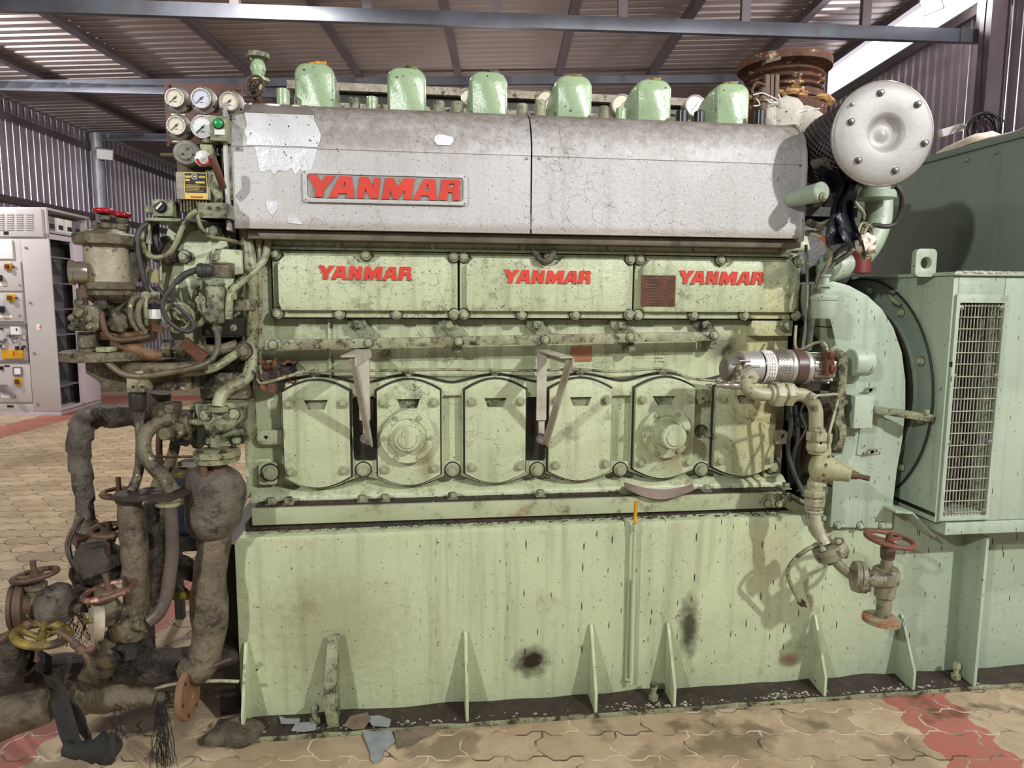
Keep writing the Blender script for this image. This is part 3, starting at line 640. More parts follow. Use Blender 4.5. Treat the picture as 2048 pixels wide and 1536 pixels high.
# scalloped raised band behind the doors
DC = [634, 817, 990, 1158, 1326, 1487]; DW = [(568, 700), (755, 880), (930, 1050), (1097, 1220), (1268, 1385), (1427, 1547)]
YD = 2.80
top, bot = [], []
def zt(px, py): return Z(px, py, YD)
dz = []
for i, (a, c) in enumerate(DW):
    m = (a+c)/2; dz.append((X(a, 860, YD), X(c, 860, YD)))
zc_t, zc_b = zt(817, 757), zt(817, 972)
zv_t, zv_b = zt(905, 772), zt(905, 946)
pts_t, pts_b = [], []
n = 120; x0, x1 = dz[0][0]-.012, dz[5][1]+.012
cxs = [(a+c)/2 for a, c in dz]; per = (cxs[-1]-cxs[0])/5
for k in range(n+1):
    x = x0+(x1-x0)*k/n; ph = (x-cxs[0])/per; w = .5+.5*math.cos(2*PI*ph); w = w**.8
    pts_t.append((x, zv_t+(zc_t-zv_t)*w+.006)); pts_b.append((x, zv_b+(zc_b-zv_b)*w-.008))
recess_dark = mat('black_recess_rust', (44, 38, 28), (26, 22, 18), 9, rust=(120, 70, 36), ru=(.6, .68), rs=9, rough=.35, bump=.5)  # near-black with rust patches, used on the darker recess panels
b = MB(); recess = [(705, 752, 795, 925), (884, 924, 792, 925), (1053, 1094, 795, 925), (1223, 1264, 792, 925), (1388, 1424, 800, 925)]
holes = [rrect(X(a, 860, YD), X(c, 860, YD), Z(a, y1, YD), Z(a, y0, YD), .012, 3) for a, c, y0, y1 in recess]
b.prism(pts_t+pts_b[::-1], 2.815, 2.852, holes); obj('door_band', b, green, eng, bevel=.003)
b = MB(); b.prism([(x, z+.010) for x, z in pts_t]+[(x, z-.008) for x, z in pts_b[::-1]], 2.838, 2.851, holes); obj('outline_edge', b, dark_outline, eng)  # dark plate drawing an outline along the scalloped band
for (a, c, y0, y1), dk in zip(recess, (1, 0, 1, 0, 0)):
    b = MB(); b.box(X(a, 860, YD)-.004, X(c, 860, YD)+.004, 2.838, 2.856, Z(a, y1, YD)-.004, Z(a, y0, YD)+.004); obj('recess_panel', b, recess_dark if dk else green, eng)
for px in (727, 905, 1074, 1240, 1402): bolt(eng, at(px, 939, 2.815), .021, m=green_dirty)
for px, py in ((540, 945), (1543, 932)):
    b = MB(); p = at(px, py, 2.83); b.prism(rrect(p.x-.04, p.x+.03, p.z-.045, p.z+.04, .012), 2.815, 2.86); obj('corner_pad', b, green, eng, bevel=.003); bolt(eng, at(px, py, 2.815), .023, m=green_dirty)
for px in (628, 817, 990, 1160, 1325): 
    p = at(px, 748, 2.825); b = MB(); b.prism([(p.x-.026, p.z-.03), (p.x+.026, p.z-.03), (p.x+.012, p.z+.02), (p.x-.012, p.z+.02)], 2.828, 2.86); obj('band_lug', b, green, eng, bevel=.003); bolt(eng, p-V((0, -.003, 0)), .0115, m=green_dirty)
# six crankcase doors
for i, (a, c) in enumerate(DW):
    xa, xb = X(a, 860, YD), X(c, 860, YD); xm = (xa+xb)/2; z0, z1 = Z(817, 945, YD), Z(817, 792, YD); R = (zc_t-.004)-z1
    pts = []
    for k in range(13): t = k/12; x = xb+(xa-xb)*t; pts.append((x, z1-.004+(R+.0)*math.sin(PI*(.12+.76*t))*1.03))
    for k in range(13): t = k/12; x = xa+(xb-xa)*t; pts.append((x, z0+.012-(R-.006)*math.sin(PI*(.10+.8*t))*1.0))
    b = MB(); zz = Z(817, 800, YD)
    notch = [(xm-.045+(0 if i != 4 else -.012), zz+.006), (xm+.045, zz+.006), (xm+.032, zz-.032), (xm-.032, zz-.032)]
    b.prism(pts, 2.784, 2.822, [notch])
    door = obj('crankcase_door', b, green, eng, bevel=.005)
    b = MB(); b.prism([(xm+(x-xm)*1.055, (z0+z1)/2+(z-(z0+z1)/2)*1.035) for x, z in pts], 2.808, 2.818); obj('dark_outline', b, dark_outline, door)  # oversized dark plate added to darken the seam around the door
    b = MB(); b.prism([(xm-.048, zz+.009), (xm+.048, zz+.009), (xm+.034, zz-.035), (xm-.034, zz-.035)], 2.806, 2.815); obj('finger_recess', b, green_dirty, door)
    for sx in (0, 1):
        for zq in (z1-.022, z0+.022):
            x = (xa+.024) if sx == 0 else (xb-.024)
            b = MB(); b.lathe((x, 2.79, zq), (0, -1, 0), [(0, .024), (.008, .023), (.010, .021)], 20); obj('bolt_boss', b, green, door)
            bolt(door, (x, 2.781, zq), .0135, m=green_dirty)
    if i in (1, 4):
        p = at(*((815, 873) if i == 1 else (1331, 865)), 2.77); pr_ = .52*pw(104, 2.77); hub = at(*((815, 878) if i == 1 else (1340, 868)), 2.73)
        b = MB(); b.lathe((p.x, 2.79, p.z), (0, -1, 0), [(0, pr_*1.03), (.014, pr_*1.03), (.015, pr_), (.036, pr_), (.040, pr_*.96), (.041, pr_*.72), (.036, pr_*.66), (.036, pr_*.6)], 40)
        L = .05 if i == 1 else .095
        b.lathe((p.x, 2.757, p.z), (0, -1, 0), [(0, .062), (L*.3, .058), (L*.4, .053), (L-.006, .052), (L, .046), (L+.001, .036), (L+.008, .033), (L+.009, .0)], 32)
        fl_ = obj('round_flange', b, green, door)
        for k in range(6): q = 2*PI*k/6+ (0 if i == 1 else .05); bolt(door, (p.x+pr_*.85*math.cos(q), 2.751, p.z+pr_*.85*math.sin(q)), .009, m=green_dirty, washer=False)
# lug with hole, tap, small bosses
b = MB(); p = at(540, 874, 2.83); b.prism([(p.x-.02+.028*math.cos(t), p.z+.028*math.sin(t)) for t in [PI/2+PI*k/10 for k in range(11)]]+[(p.x+.055, p.z-.028), (p.x+.055, p.z+.028)], 2.82, 2.855, [circ(p.x-.015, p.z, .008, 12)]); obj('lifting_lug', b, green, eng, bevel=.003)
b = MB(); p = at(1403, 786, 2.82); b.prism([(p.x-.04, p.z+.03), (p.x-.03, p.z-.02), (p.x-.02, p.z-.045), (p.x+.015, p.z-.045), (p.x+.03, p.z-.02), (p.x+.035, p.z+.03)], 2.80, 2.84, [circ(p.x, p.z-.022, .007, 10)]); obj('hanging_lug', b, green_dirty, eng, bevel=.004)
b = MB(); p = at(1402, 862, 2.84); b.lathe(p, (0, -1, 0), [(0, .03), (.01, .028), (.012, .012), (.05, .010), (.06, .013), (.075, .012)], 16); b.bar(p+V((0, -.05, -.004)), p+V((.045, -.055, -.02)), .008, .006); obj('drain_tap', b, green_dirty, eng)
b = MB(); p = at(773, 709, 2.85); b.lathe(p, (0, -1, 0), [(0, .022), (.006, .021), (.007, .006), (.004, .005)], 20); obj('tell_tale_boss', b, green_dirty, eng)
# long flat bar and its fixings
b = MB(); b.bar(at(528, 690, 2.76), at(1430, 672, 2.76), .03, .036); obj('flat_bar', b, bracket_m if 0 else pipe_g, eng, bevel=.003)
for px, py in ((546, 690), (737, 686), (917, 683), (1091, 680), (1260, 674), (1428, 671)): bolt(eng, at(px, py, 2.744), .012, m=green_dirty)
for px, py in ((728, 700), (915, 697), (1258, 696), (1420, 688)):
    b = MB(); p = at(px, py, 2.82); b.lathe(p, (0, -1, 0), [(-.02, .022), (.03, .02), (.04, .016)], 16); b.box(p.x-.012, p.x+.012, 2.79, 2.84, p.z, p.z+.04); obj('bar_stay', b, green_dirty, eng)
for px, py in ((717, 648), (898, 649), (1072, 649), (1241, 650), (1407, 648)):
    p = at(px, py, 2.82); b = MB()
    b.prism([(p.x-.045, p.z+.03), (p.x-.04, p.z-.01), (p.x-.01, p.z-.035), (p.x+.005, p.z-.06), (p.x+.055, p.z-.07), (p.x+.06, p.z-.03), (p.x+.03, p.z+.005), (p.x+.028, p.z+.03)], 2.815, 2.86); obj('fuel_pump_pad', b, green_dirty, eng, bevel=.006)
    b = MB(); b.lathe(p-V((0, .0, 0)), (0, -1, 0), [(0, .028), (.006, .027)], 20); q = .6*random.random(); u = V((math.cos(q), 0, math.sin(q))); w = V((-math.sin(q), 0, math.cos(q)))
    b.obox(p+V((0, -.016, 0)), u*.014, V((0, .013, 0)), w*.014); obj('square_plug', b, green_dirty, eng, bevel=.003)
b = MB(); p = at(1570, 650, 2.79); b.lathe(p, (0, -1, 0), [(0, .028), (.01, .026)], 20); b.obox(p+V((0, -.02, 0)), V((.011, 0, .011)), V((0, .012, 0)), V((-.011, 0, .011))); obj('square_plug', b, green_dirty, eng, bevel=.003)
# bolt strip under the hood
b = MB(); xa, xb = X(535, 495, 2.79), X(1583, 500, 2.79); b.box(xa, xb, 2.79, 2.87, Z(1040, 503, 2.79), Z(1040, 488, 2.79)); b.box(xa, xb, 2.775, 2.8, Z(1040, 506, 2.79), Z(1040, 501, 2.79)); obj('bolt_strip', b, green, eng, bevel=.002)
for px, py in ((677, 487), (865, 490), (1045, 493), (1220, 494), (1390, 496), (1563, 498)): bolt(eng, at(px, py+2, 2.79), .0135, m=green_dirty, washer=False)
# three camshaft covers
for i, (a, c, lx, lw, lz) in enumerate(((545, 916, 637, 186, 559), (919, 1266, 1008, 173, 566), (1269, 1600, 1358, 167, 568))):
    xa, xb = X(a, 570, 2.79)+.002, X(c, 570, 2.79)-.002; z0, z1 = Z(1040, 636, 2.79), Z(1040, 508, 2.79)
    b = MB(); b.prism(rrect(xa, xb, z0, z1, .02), 2.79, 2.845); cov = obj('camshaft_cover', b, green, eng, bevel=.004)
    b = MB(); b.prism(rrect(xa-.004, xb+.004, z0-.006, z1+.004, .02), 2.806, 2.846); obj('dark_outline', b, dark_outline, cov)  # dark plate behind the cover, added as a contrast outline
    xi, xj, zi, zj = xa+.022, xb-.022, z0+.026, z1-.016; r = .03
    o = [(xi, zi+r), (xi+.01, zi), (xj-.01, zi), (xj, zi+r), (xj, zj-.03), (xj-.03, zj)]
    mx = (xa+xb)/2
    o += [(mx+.05, zj), (mx+.03, zj-.022), (mx, zj-.03), (mx-.03, zj-.022), (mx-.05, zj), (xi+.03, zj), (xi, zj-.03)]
    b = MB(); b.prism(o, 2.762, 2.795); obj('raised_panel', b, green, cov, bevel=.010)
    b = MB(); word(b, X(lx, 565, 2.76), Z(lx, lz, 2.76), X(lx+lw, 565, 2.76)-X(lx, 565, 2.76), 2.756, 2.764, 1.08); obj('lettering', b, red, cov, smooth=False)
    for (bx, bz) in ((xa+.014, z1-.014), (mx, z1-.012), (xb-.014, z1-.014), (xa+.014, z0+.014), (xa+(xb-xa)*.35, z0+.014), (xa+(xb-xa)*.66, z0+.014), (xb-.014, z0+.014)):
        b = MB(); b.lathe((bx, 2.792, bz), (0, -1, 0), [(0, .0225), (.008, .021)], 20); obj('bolt_boss', b, green, cov)
        bolt(cov, (bx, 2.783, bz), .0155, m=green_dirty)
    if i == 2:
        b = MB(); x0, z0_ = X(1282, 612, 2.755), Z(1282, 612, 2.755); b.box(x0, x0+.142, 2.757, 2.763, z0_, z0_+.123); pl_ = obj('brown_name_plate', b, brown_plate, cov)
        b = MB()
        for k in range(9): b.box(x0+.015, x0+.055+.06*random.random(), 2.7555, 2.757, z0_+.012+k*.012, z0_+.015+k*.012)
        for k in range(7): b.box(x0+.108, x0+.125+.01*random.random(), 2.7555, 2.757, z0_+.03+k*.012, z0_+.034+k*.012)
        obj('faint_print', b, copper if 0 else rust_dark, cov)
    if i == 1:
        p = at(1088, 510, 2.76); b = MB(); b.tube([p+V((-.04, -.012, .02)), p+V((-.026, -.016, -.012)), p+V((0, -.018, -.026)), p+V((.026, -.016, -.010)), p+V((.045, -.012, .024))], .0115, 10, .01, nz=.4, nzs=60); obj('rag_sleeve', b, wrap_m, eng, label='dirty cloth sleeve looped over the top bolt of the middle cover')
# copper label on block
b = MB(); p = at(1143, 722, 2.846); b.box(p.x, p.x+.085, 2.844, 2.852, p.z, p.z+.062); obj('copper_label', b, mat('copper_label_plate', (168, 116, 86), (146, 98, 70), 22, rough=.4, metal=.2, bump=.3), eng)
b = MB(); random.seed(5)
for k in range(4):
    for j in range(7):
        if random.random() < .7: q = at(1310+j*3.4, 703+k*7, 2.849); b.box(q.x, q.x+.004, 2.8485, 2.851, q.z, q.z+.0035)
obj('stamped_digits', b, dirt, eng)
# charred patch of insulation
p = at(553, 742, 2.80); b = MB(); g = []
for i in range(9):
    row = []
    for j in range(11): s, t = j/10-.5, i/8-.5; row.append(p+V((s*.155*(1-.3*abs(t+.1)**1.2), .02*math.sin(s*5)+.03*NZ.noise(V((s*6, t*6, 1))), t*.105-.03*(1-4*s*s)*(t < 0)-(.02*abs(math.sin(s*9)) if t > .3 else 0))))
    g.append(row)
b.sheet(g, .006); obj('charred_gasket_patch', b, copper, label='charred orange and black insulation patch beside the thin pipe bend', cat='patch')
# thin pipe along doors
b = MB(); b.tube([at(600, 746, 2.79), at(640, 742, 2.79), at(760, 741, 2.79), at(900, 739, 2.79), at(1040, 741, 2.79), at(1150, 739, 2.79), at(1230, 743, 2.79), at(1325, 738, 2.79), at(1380, 756, 2.78), at(1430, 762, 2.77)], .0058, 10)
b.tube([at(600, 746, 2.79), at(568, 755, 2.785), at(528, 766, 2.78), at(514, 758, 2.775), at(511, 700, 2.775), at(511, 540, 2.775), at(508, 505, 2.77), at(480, 486, 2.7), at(440, 477, 2.62), at(415, 472, 2.58), at(400, 450, 2.57), at(394, 425, 2.57)], .007, 10)
b.lathe(at(592, 748, 2.79), at(612, 744, 2.79)-at(592, 748, 2.79), [(0, .011), (.035, .011)], 6); b.lathe(at(1432, 762, 2.77), (1, 0, 0), [(0, .011), (.02, .011), (.022, .008), (.05, .008)], 8)
obj('thin_pipe', b, pipe_g, label='thin green pipe running along the tops of the crankcase doors', cat='pipe')
# rocker covers
RK = [(593, 664, 125, 690), (775, 852, 138, 860), (940, 1016, 146, 1020), (1110, 1187, 150, 1190), (1270, 1348, 158, 1350), (1427, 1507, 170, 1510)]
YR = 2.98
ux = [ (at(a, 200, YR).x+at(c, 200, YR).x)/2 for a, c, _, _ in RK]; wx = .078; ztop = 2.575
for i, x in enumerate(ux):
    b = MB(); ys = [0, .012, .03, .10, .18, .26, .32, .36]; hs = [-.014, -.004, 0, 0, -.018, -.06, -.13, -.24]; rows = []
    for yy, hh in zip(ys, hs):
        ins = .012 if yy == 0 else (.003 if yy < .02 else 0); zt_ = ztop+hh; w = wx-ins; r = .045
        row = [(x-w, 2.30), (x-w, zt_-r)]+[(x-w+r-r*math.cos(a), zt_-r+r*math.sin(a)) for a in [PI/2*k/6 for k in range(1, 7)]]+[(x+w-r+r*math.sin(a), zt_-r+r*math.cos(a)) for a in [PI/2*k/6 for k in range(0, 6)]]+[(x+w, zt_-r), (x+w, 2.30)]
        rows.append([(px_, YR+yy, pz) for px_, pz in row])
    m = len(rows[0]); vs = [p for r_ in rows for p in r_]; fs = [(k*m+j, k*m+j+1, (k+1)*m+j+1, (k+1)*m+j) for k in range(len(rows)-1) for j in range(m-1)]
    fs += [tuple(range(m)), tuple(reversed(range((len(rows)-1)*m, len(rows)*m)))]+[(k*m, (k+1)*m, (k+1)*m+m-1, k*m+m-1) for k in range(len(rows)-1)]
    b.add(vs, fs); rc = obj('rocker_cover', b, green_rock, eng, angle=50)
    b = MB(); p = V((x+.01, YR+.06, ztop-.004)); b.lathe(p, UP, [(0, .032), (.008, .030), (.010, .016), (.022, .014)], 14); b.obox(p+V((0, 0, .014)), V((.034, 0, .004)), V((0, .008, 0)), V((0, 0, .007)))
    obj('filler_cap', b, yellow_rust if i != 0 else yellow, rc, bevel=.002)
hy = 2.92
for k, (px, r, top, m) in enumerate(((566, 12, 178, 0), (709, 10, 196, 1), (744, 11, 194, 0), (878, 11, 202, 1), (915, 12, 204, 1), (1044, 11, 208, 1), (1081, 11, 201, 1), (1208, 11, 213, 1), (1242, 10, 216, 0), (1364, 12, 221, 2), (1399, 11, 223, 2), (1520, 11, 220, 2))):
    p = at(px, top, 2.93); rr = pw(r, 2.93); b = MB(); b.lathe((p.x, p.y, p.z), (0, 0, -1), [(0, rr*.8), (.004, rr), (.06, rr), (.062, rr*1.25), (.12, rr*1.25)], 18)
    obj('injector_cap', b, (green_rock, green_dirty, black)[m], eng)
# cylinder heads row behind hood, exhaust casing
b = MB(); b.box(xl+.05, 1.62, 2.93, 3.4, 2.1, 2.36); obj('cylinder_heads', b, green_dirty, eng, bevel=.01)
YE = 3.45; b = MB(); p0 = at(573, 160, YE); p1 = at(1490, 196, YE)
b.box(p0.x, p1.x+.2, YE, YE+.5, p0.z-.035, p0.z); b.box(p0.x+.02, p1.x+.2, YE+.06, YE+.5, p0.z-.09, p0.z-.035); b.box(p0.x+.03, p1.x+.2, YE+.02, YE+.5, 2.3, p0.z-.085)
ex = obj('exhaust_casing', b, cream_crust, label='long crusty white exhaust casing behind the row of green rocker covers', cat='casing')
b = MB(); b.box(p0.x+.03, p1.x+.1, YE+.035, YE+.07, p0.z-.088, p0.z-.036); obj('slot_shade_strip', b, dark, ex)  # dark strip painted in for the shade inside the slot
for px, py, r in ((938, 196, 16), (1092, 203, 20), (1243, 212, 22), (1389, 213, 22)):
    Yg = 3.32; p = at(px, py, Yg); rr = pw(r, Yg); t = thing('exhaust_thermometer', p, {938: 'round dial thermometer peeking out left of the third green rocker cover', 1092: 'round dial thermometer half hidden left of the fourth green rocker cover', 1243: 'round white dial thermometer left of the fifth green rocker cover', 1389: 'round cream dial thermometer left of the sixth green rocker cover'}[px], 'thermometer', 'exhaust dial thermometers behind rocker covers')
    b = MB(); b.lathe(p, (0, -1, 0), [(-.06, rr*.9), (0, rr), (.012, rr), (.014, rr*.86), (.008, rr*.84)], 28); b.cyl(p+V((0, 0, -rr)), p+V((0, .1, -.2)), .012); obj('bezel', b, steel, t)
    b = MB(); b.lathe(p+V((0, -.009, 0)), (0, -1, 0), [(0, rr*.85), (.002, rr*.85)], 28); d = obj('dial', b, glass_dial, t)
    b = MB(); b.bar(p+V((-.02, -.013, -.025)), p+V((.015, -.013, .02)), .002, .004, up=(0, 1, 0)); obj('needle', b, black, d)

# ------------------------------------------------------------------ silver side hood, two panels
HP = [(2.66, 1.896), (2.66, 2.178), (2.664, 2.225), (2.682, 2.278), (2.715, 2.322), (2.76, 2.35), (2.83, 2.362), (2.95, 2.365)]
def hoodpanel(name, xa, xb, label):
    t = thing(name, ((xa+xb)/2, 2.66, 1.896), label, 'hood')
    def shell(p, th=.004): return p+[(y+(.006 if y < 2.7 else 0), z-.006) for y, z in reversed(p)]
    b = MB(); b.prism([(2.66, 1.896), (2.66, 2.1765), (2.667, 2.1765), (2.667, 1.904), (2.94, 1.904), (2.94, 1.896)], xa, xb, ax='x'); obj('front_sheet', b, silver, t, smooth=False)
    b = MB(); q = [(2.6585, 2.1795)]+HP[2:]; b.prism(q+[(y+.008, z-.008) for y, z in reversed(q)], xa, xb, ax='x'); obj('top_sheet', b, silver, t, angle=50)
    return t
xs = X(1063, 330, 2.66)
hl = hoodpanel('side_hood', X(469, 451, 2.66), xs-.003, 'left silver engine hood panel with a riveted red name board')
hr = hoodpanel('side_hood', xs+.003, X(1600, 472, 2.66), 'right silver engine hood panel, plain and speckled, beside the air filter')
def hp(px, py, off=.0): return at(px, py, 2.66-off)
# name board
x0, x1 = X(607, 375, 2.66), X(934, 395, 2.66); z0, z1 = Z(770, 408, 2.66), Z(770, 345, 2.66)
b = MB(); b.prism(rrect(x0, x1, z0, z1, .012), 2.648, 2.661, [rrect(x0+.014, x1-.014, z0+.013, z1-.013, .012)]); b.prism(rrect(x0+.01, x1-.01, z0+.01, z1-.01, .01), 2.654, 2.661); nb = obj('name_board', b, silver, hl, bevel=.002)
b = MB(); b.prism(rrect(x0+.016, x1-.016, z0+.015, z1-.015, .012), 2.652, 2.655); obj('board_field', b, mat('grey_board_field', (150, 146, 142), (136, 132, 128), 15, speck=(90, 84, 78), sp=.5, rough=.45, metal=.2), nb)
b = MB(); ww = X(921, 380, 2.65)-X(616, 380, 2.65); word(b, X(616, 380, 2.65), (z0+z1)/2-ww*147/1045/2*1.02-.001, ww, 2.646, 2.653, 1.02); obj('lettering', b, red, nb, smooth=False)
b = MB()
for (x, z) in ((x0+.008, z1-.008), (x1-.008, z1-.008), (x0+.008, z0+.008), (x1-.008, z0+.008)): b.ball((x, 2.648, z), .003, seg=8)
obj('rivets', b, steel, nb)
# peeled bright patches
def patch(pts, parent, m=bare, Y0=2.6585, nm='bare_metal_patch', base=None):
    b = MB(); b.prism([(at(x, y, 2.66).x, at(x, y, 2.66).z) for x, y in pts], Y0-.0008, Y0+.004); return obj(nm, b, m, parent, smooth=False)
patch([(510, 294), (634, 298), (630, 318), (622, 342), (608, 347), (600, 338), (592, 350), (583, 336), (572, 343), (556, 340), (548, 350), (541, 339), (528, 345), (520, 342), (516, 322)], hl)
patch([(531, 403), (556, 402), (554, 418), (546, 431), (537, 424)], hl); patch([(576, 434), (594, 435), (606, 449), (575, 446)], hl)
HT = [(2.6585, 2.1795)]+HP[2:]
def hoodpt(x, s):                                                      # s along the curved top profile
    s = max(0, min(s, len(HT)-1.001)); i = int(s); f_ = s-i; y = HT[i][0]*(1-f_)+HT[i+1][0]*f_; z = HT[i][1]*(1-f_)+HT[i+1][1]*f_
    return V((x, y-.0016, z+.0016))
def toppatch(outline, m=bare, nm='bare_metal_patch', par=None):       # outline rows: (s, x left, x right)
    g = []
    for s, a, c in outline: g.append([hoodpt(a+(c-a)*j/14, s) for j in range(15)])
    b = MB(); b.sheet(g, .0012); return obj(nm, b, m, par or hl, angle=60)
xq = lambda px: X(px, 250, 2.67)
toppatch([(.05, xq(492), xq(634)), (.5, xq(494), xq(640)), (1, xq(490), xq(642)), (1.5, xq(494), xq(636)), (2, xq(490), xq(628)), (2.5, xq(486), xq(626))])
toppatch([(2.5, xq(474), xq(627)), (3, xq(472), xq(622)), (3.6, xq(476), xq(616)), (4.2, xq(478), xq(608))], mat('scuffed_dull_metal', (132, 126, 118), (160, 154, 148), 7, rough=.4, metal=.5, bump=.15))
toppatch([(.55, xq(874), xq(900)), (.9, xq(868), xq(907)), (1.2, xq(870), xq(906)), (1.35, xq(876), xq(884))])
for px, py, par in ((476, 297, hl), (1054, 317, hl), (1078, 317, hr), (1600, 331, hr)):
    b = MB(); b.lathe(hp(px, py), (0, -1, 0), [(0, .006), (.003, .005)], 10); obj('rivet', b, steel, par)
# hood end plates
def endplate(xa, xb, label, grow=.02):
    pr2 = [(2.655-grow*.4, 1.885), (2.655-grow*.4, 2.17)]+[(y-grow*.5, z+grow*.45) for y, z in HP[2:]]+[(2.95, 1.885)]
    inner = [(y+.03, z-.03 if z > 2 else z+.03) for y, z in pr2]
    b = MB(); b.prism(pr2, xa, xb, ax='x'); return obj('hood_end_plate', b, silver, bevel=.003, label=label, cat='panel')
endplate(X(455, 451, 2.65), X(461, 451, 2.65), 'bent pale end plate at the left end of the silver hood', .06)
endplate(X(1603, 451, 2.65), X(1610, 451, 2.65), 'thin curved end plate at the right end of the silver hood', .01)
b = MB(); b.box(X(497, 475, 2.7), X(1600, 475, 2.7), 2.69, 2.92, 1.862, 1.893); obj('hood_sill', b, mat('oily_brown_sill', (112, 102, 86), (88, 78, 64), 9, grime=(54, 46, 36), g=(.55, .7), rough=.45, metal=.2), label='oily brown sill rail along the underside of the silver hood', cat='rail', bevel=.003)

# ------------------------------------------------------------------ generator
XG = 2.045
gen = thing('generator', (2.8, 3.1, .7), 'pale green box-shaped alternator with a tall mesh grille, at the right end', 'generator')
x0, x1 = X(1916, 592, 2.5), X(2006, 598, 2.5)+.005; z0, z1 = .79, 1.668
b = MB()
b.box(XG, x0-.001, 2.5, 3.62, .77, 1.7515); b.box(x1+.001, 3.6, 2.5, 3.62, .77, 1.7515); b.box(x0, x1, 2.5, 2.65, .77, z0+.02); b.box(x0, x1, 2.5, 2.65, z1-.02, 1.7515); b.box(x0, x1, 2.66, 3.6, .8, 1.7)
b.box(XG-.01, 3.6, 2.485, 3.64, 1.752, 1.766); obj('housing', b, green_cool, gen, bevel=.004)
b = MB(); b.prism([(x0-.012, z0-.012), (x1+.012, z0-.012), (x1+.012, z1+.012), (x0-.012, z1+.012)], 2.488, 2.5, [[(x0+.004, z0+.006), (x1-.006, z0+.006), (x1-.006, z1-.02), (x0+.004, z1-.02)]]); gf = obj('grille_frame', b, green_cool, gen, bevel=.002)
b = MB(); n = 13
for k in range(n+1): x = x0+.006+(x1-x0-.014)*k/n; b.box(x-.0014, x+.0014, 2.497, 2.501, z0+.006, z1-.02)
for k in range(19): z = z0+.02+(z1-z0-.05)*k/18+.002*math.sin(k*2); b.box(x0, x1, 2.493, 2.498, z-.0021, z+.0021)
obj('grille_mesh', b, mat('grille_wire', (158, 156, 140), (130, 126, 110), 12, grime=(70, 62, 50), g=(.55, .65), gs=30, rough=.45, bump=.1), gf, smooth=False)
b = MB(); b.box(x0, x1, 2.63, 2.655, z0, z1)
for k in range(30): x = random.uniform(x0, x1); b.tube([(x, 2.6, random.uniform(z0, z1)), (x+.03, 2.58, random.uniform(z0, z1))], .006, 6)
obj('dark_windings', b, dark, gf)
for (fx, fz) in ((.06, .97), (.94, .97), (.04, .66), (.94, .66), (.03, .35), (.94, .35), (.04, .02), (.94, .02)):
    b = MB(); p = V((x0+(x1-x0)*fx, 2.496, z0+(z1-z0-.02)*fz+.005)); b.lathe(p, (0, -1, 0), [(0, .012), (.006, .01), (.007, .006), (.012, .005)], 12); obj('grille_screw', b, steel, gf)
# end shield on the left face: recessed dark round opening with a flanged ring
cy, cz, Rg = 3.06, 1.24, .51
b = MB(); b.lathe((XG+.0, cy, cz), (-1, 0, 0), [(-.02, Rg), (.012, Rg), (.012, Rg-.085), (-.02, Rg-.085)], 64, cap=False); b.lathe((XG, cy, cz), (-1, 0, 0), [(0, Rg-.085), (.02, Rg-.09), (.02, .2)], 48, cap=False)
es = obj('end_shield', b, green_grey, gen)
b = MB(); b.torus((XG-.012, cy, cz), (1, 0, 0), Rg+.004, .005, 64, 6); obj('shield_rim', b, dark_outline, gen)
b = MB(); b.lathe((XG-.005, cy, cz), (-1, 0, 0), [(0, Rg-.10), (.03, Rg-.10), (.05, .1)], 40); obj('dark_fan_cover', b, dark, gen)
for k in range(12):
    a = 2*PI*k/12+.15; bolt(es, (XG-.012, cy+(Rg-.045)*math.cos(a), cz+(Rg-.045)*math.sin(a)), .013, ax=(-1, 0, 0), m=green_dirty)
p = atx(1868, 838, XG-.03); b = MB(); b.bar(V((XG-.02, p.y+.02, p.z)), V((XG-.25, p.y+.10, p.z+.03)), .03, .03); b.lathe((XG-.05, p.y+.02, p.z+.015), UP, [(0, .013), (.02, .012)], 8); obj('link_bar', b, green_dirty, gen, bevel=.003)
b = MB(); p = atx(1790, 585, XG-.02); b.tube([p, p+V((-.03, 0, .0)), p+V((-.04, -.04, -.03)), p+V((-.01, -.05, -.05))], .008, 8); obj('hook', b, green_dirty, gen)
p = at(1845, 530, 2.62); b = MB(); b.prism(rrect(p.x-.045, p.x+.045, 1.75, 1.86, .02), 2.60, 2.625, [circ(p.x, 1.805, .024, 20)]); obj('lifting_lug', b, green_cool, gen, bevel=.004)
# grit on top edge
b = MB(); random.seed(9)
for k in range(260): x = XG+.02+abs(random.gauss(0, .22)); b.ball((x, random.uniform(2.485, 2.52), 1.766), random.uniform(.002, .008), (1.4, 1, .8), 6)
obj('crumbled_lagging', b, lag_white, label='cream crumbs of lagging scattered along the generator top edge', cat='debris', kind='stuff')
# upper cooler box
XU = 2.6; zt1 = 2.365
b = MB(); b.box(XU, 4.3, 2.2, 3.72, 1.766, zt1); b.box(XU-.012, 4.3, 2.18, 3.74, zt1-.004, zt1+.028); ub = obj('cooler_duct', b, green_grey, label='grey-green sheet metal cooler box standing on top of the generator', cat='duct', bevel=.004)
b = MB(); b.box(XU-.004, XU+.003, 2.95, 2.958, 1.77, zt1); obj('panel_seam', b, green_grey, ub)
for yy in (2.55, 2.98, 3.15): bolt(ub, (XU-.001, yy, zt1-.04), .009, ax=(-1, 0, 0), m=green_dirty, washer=False)
g = []
for i in range(9):
    row = []
    for j in range(20):
        s, t_ = j/19, i/8; y = 3.36-s*.9; hgt = .07*math.exp(-((s-.13)/.12)**2)*math.sin(PI*min(1, t_*1.2))+.016*(1+NZ.noise(V((s*9, t_*5, 3))))
        row.append((XU-.005+t_*.35+.01*math.sin(s*17), y, zt1+.03+hgt*(1 if i else .35)))
    g.append(row)
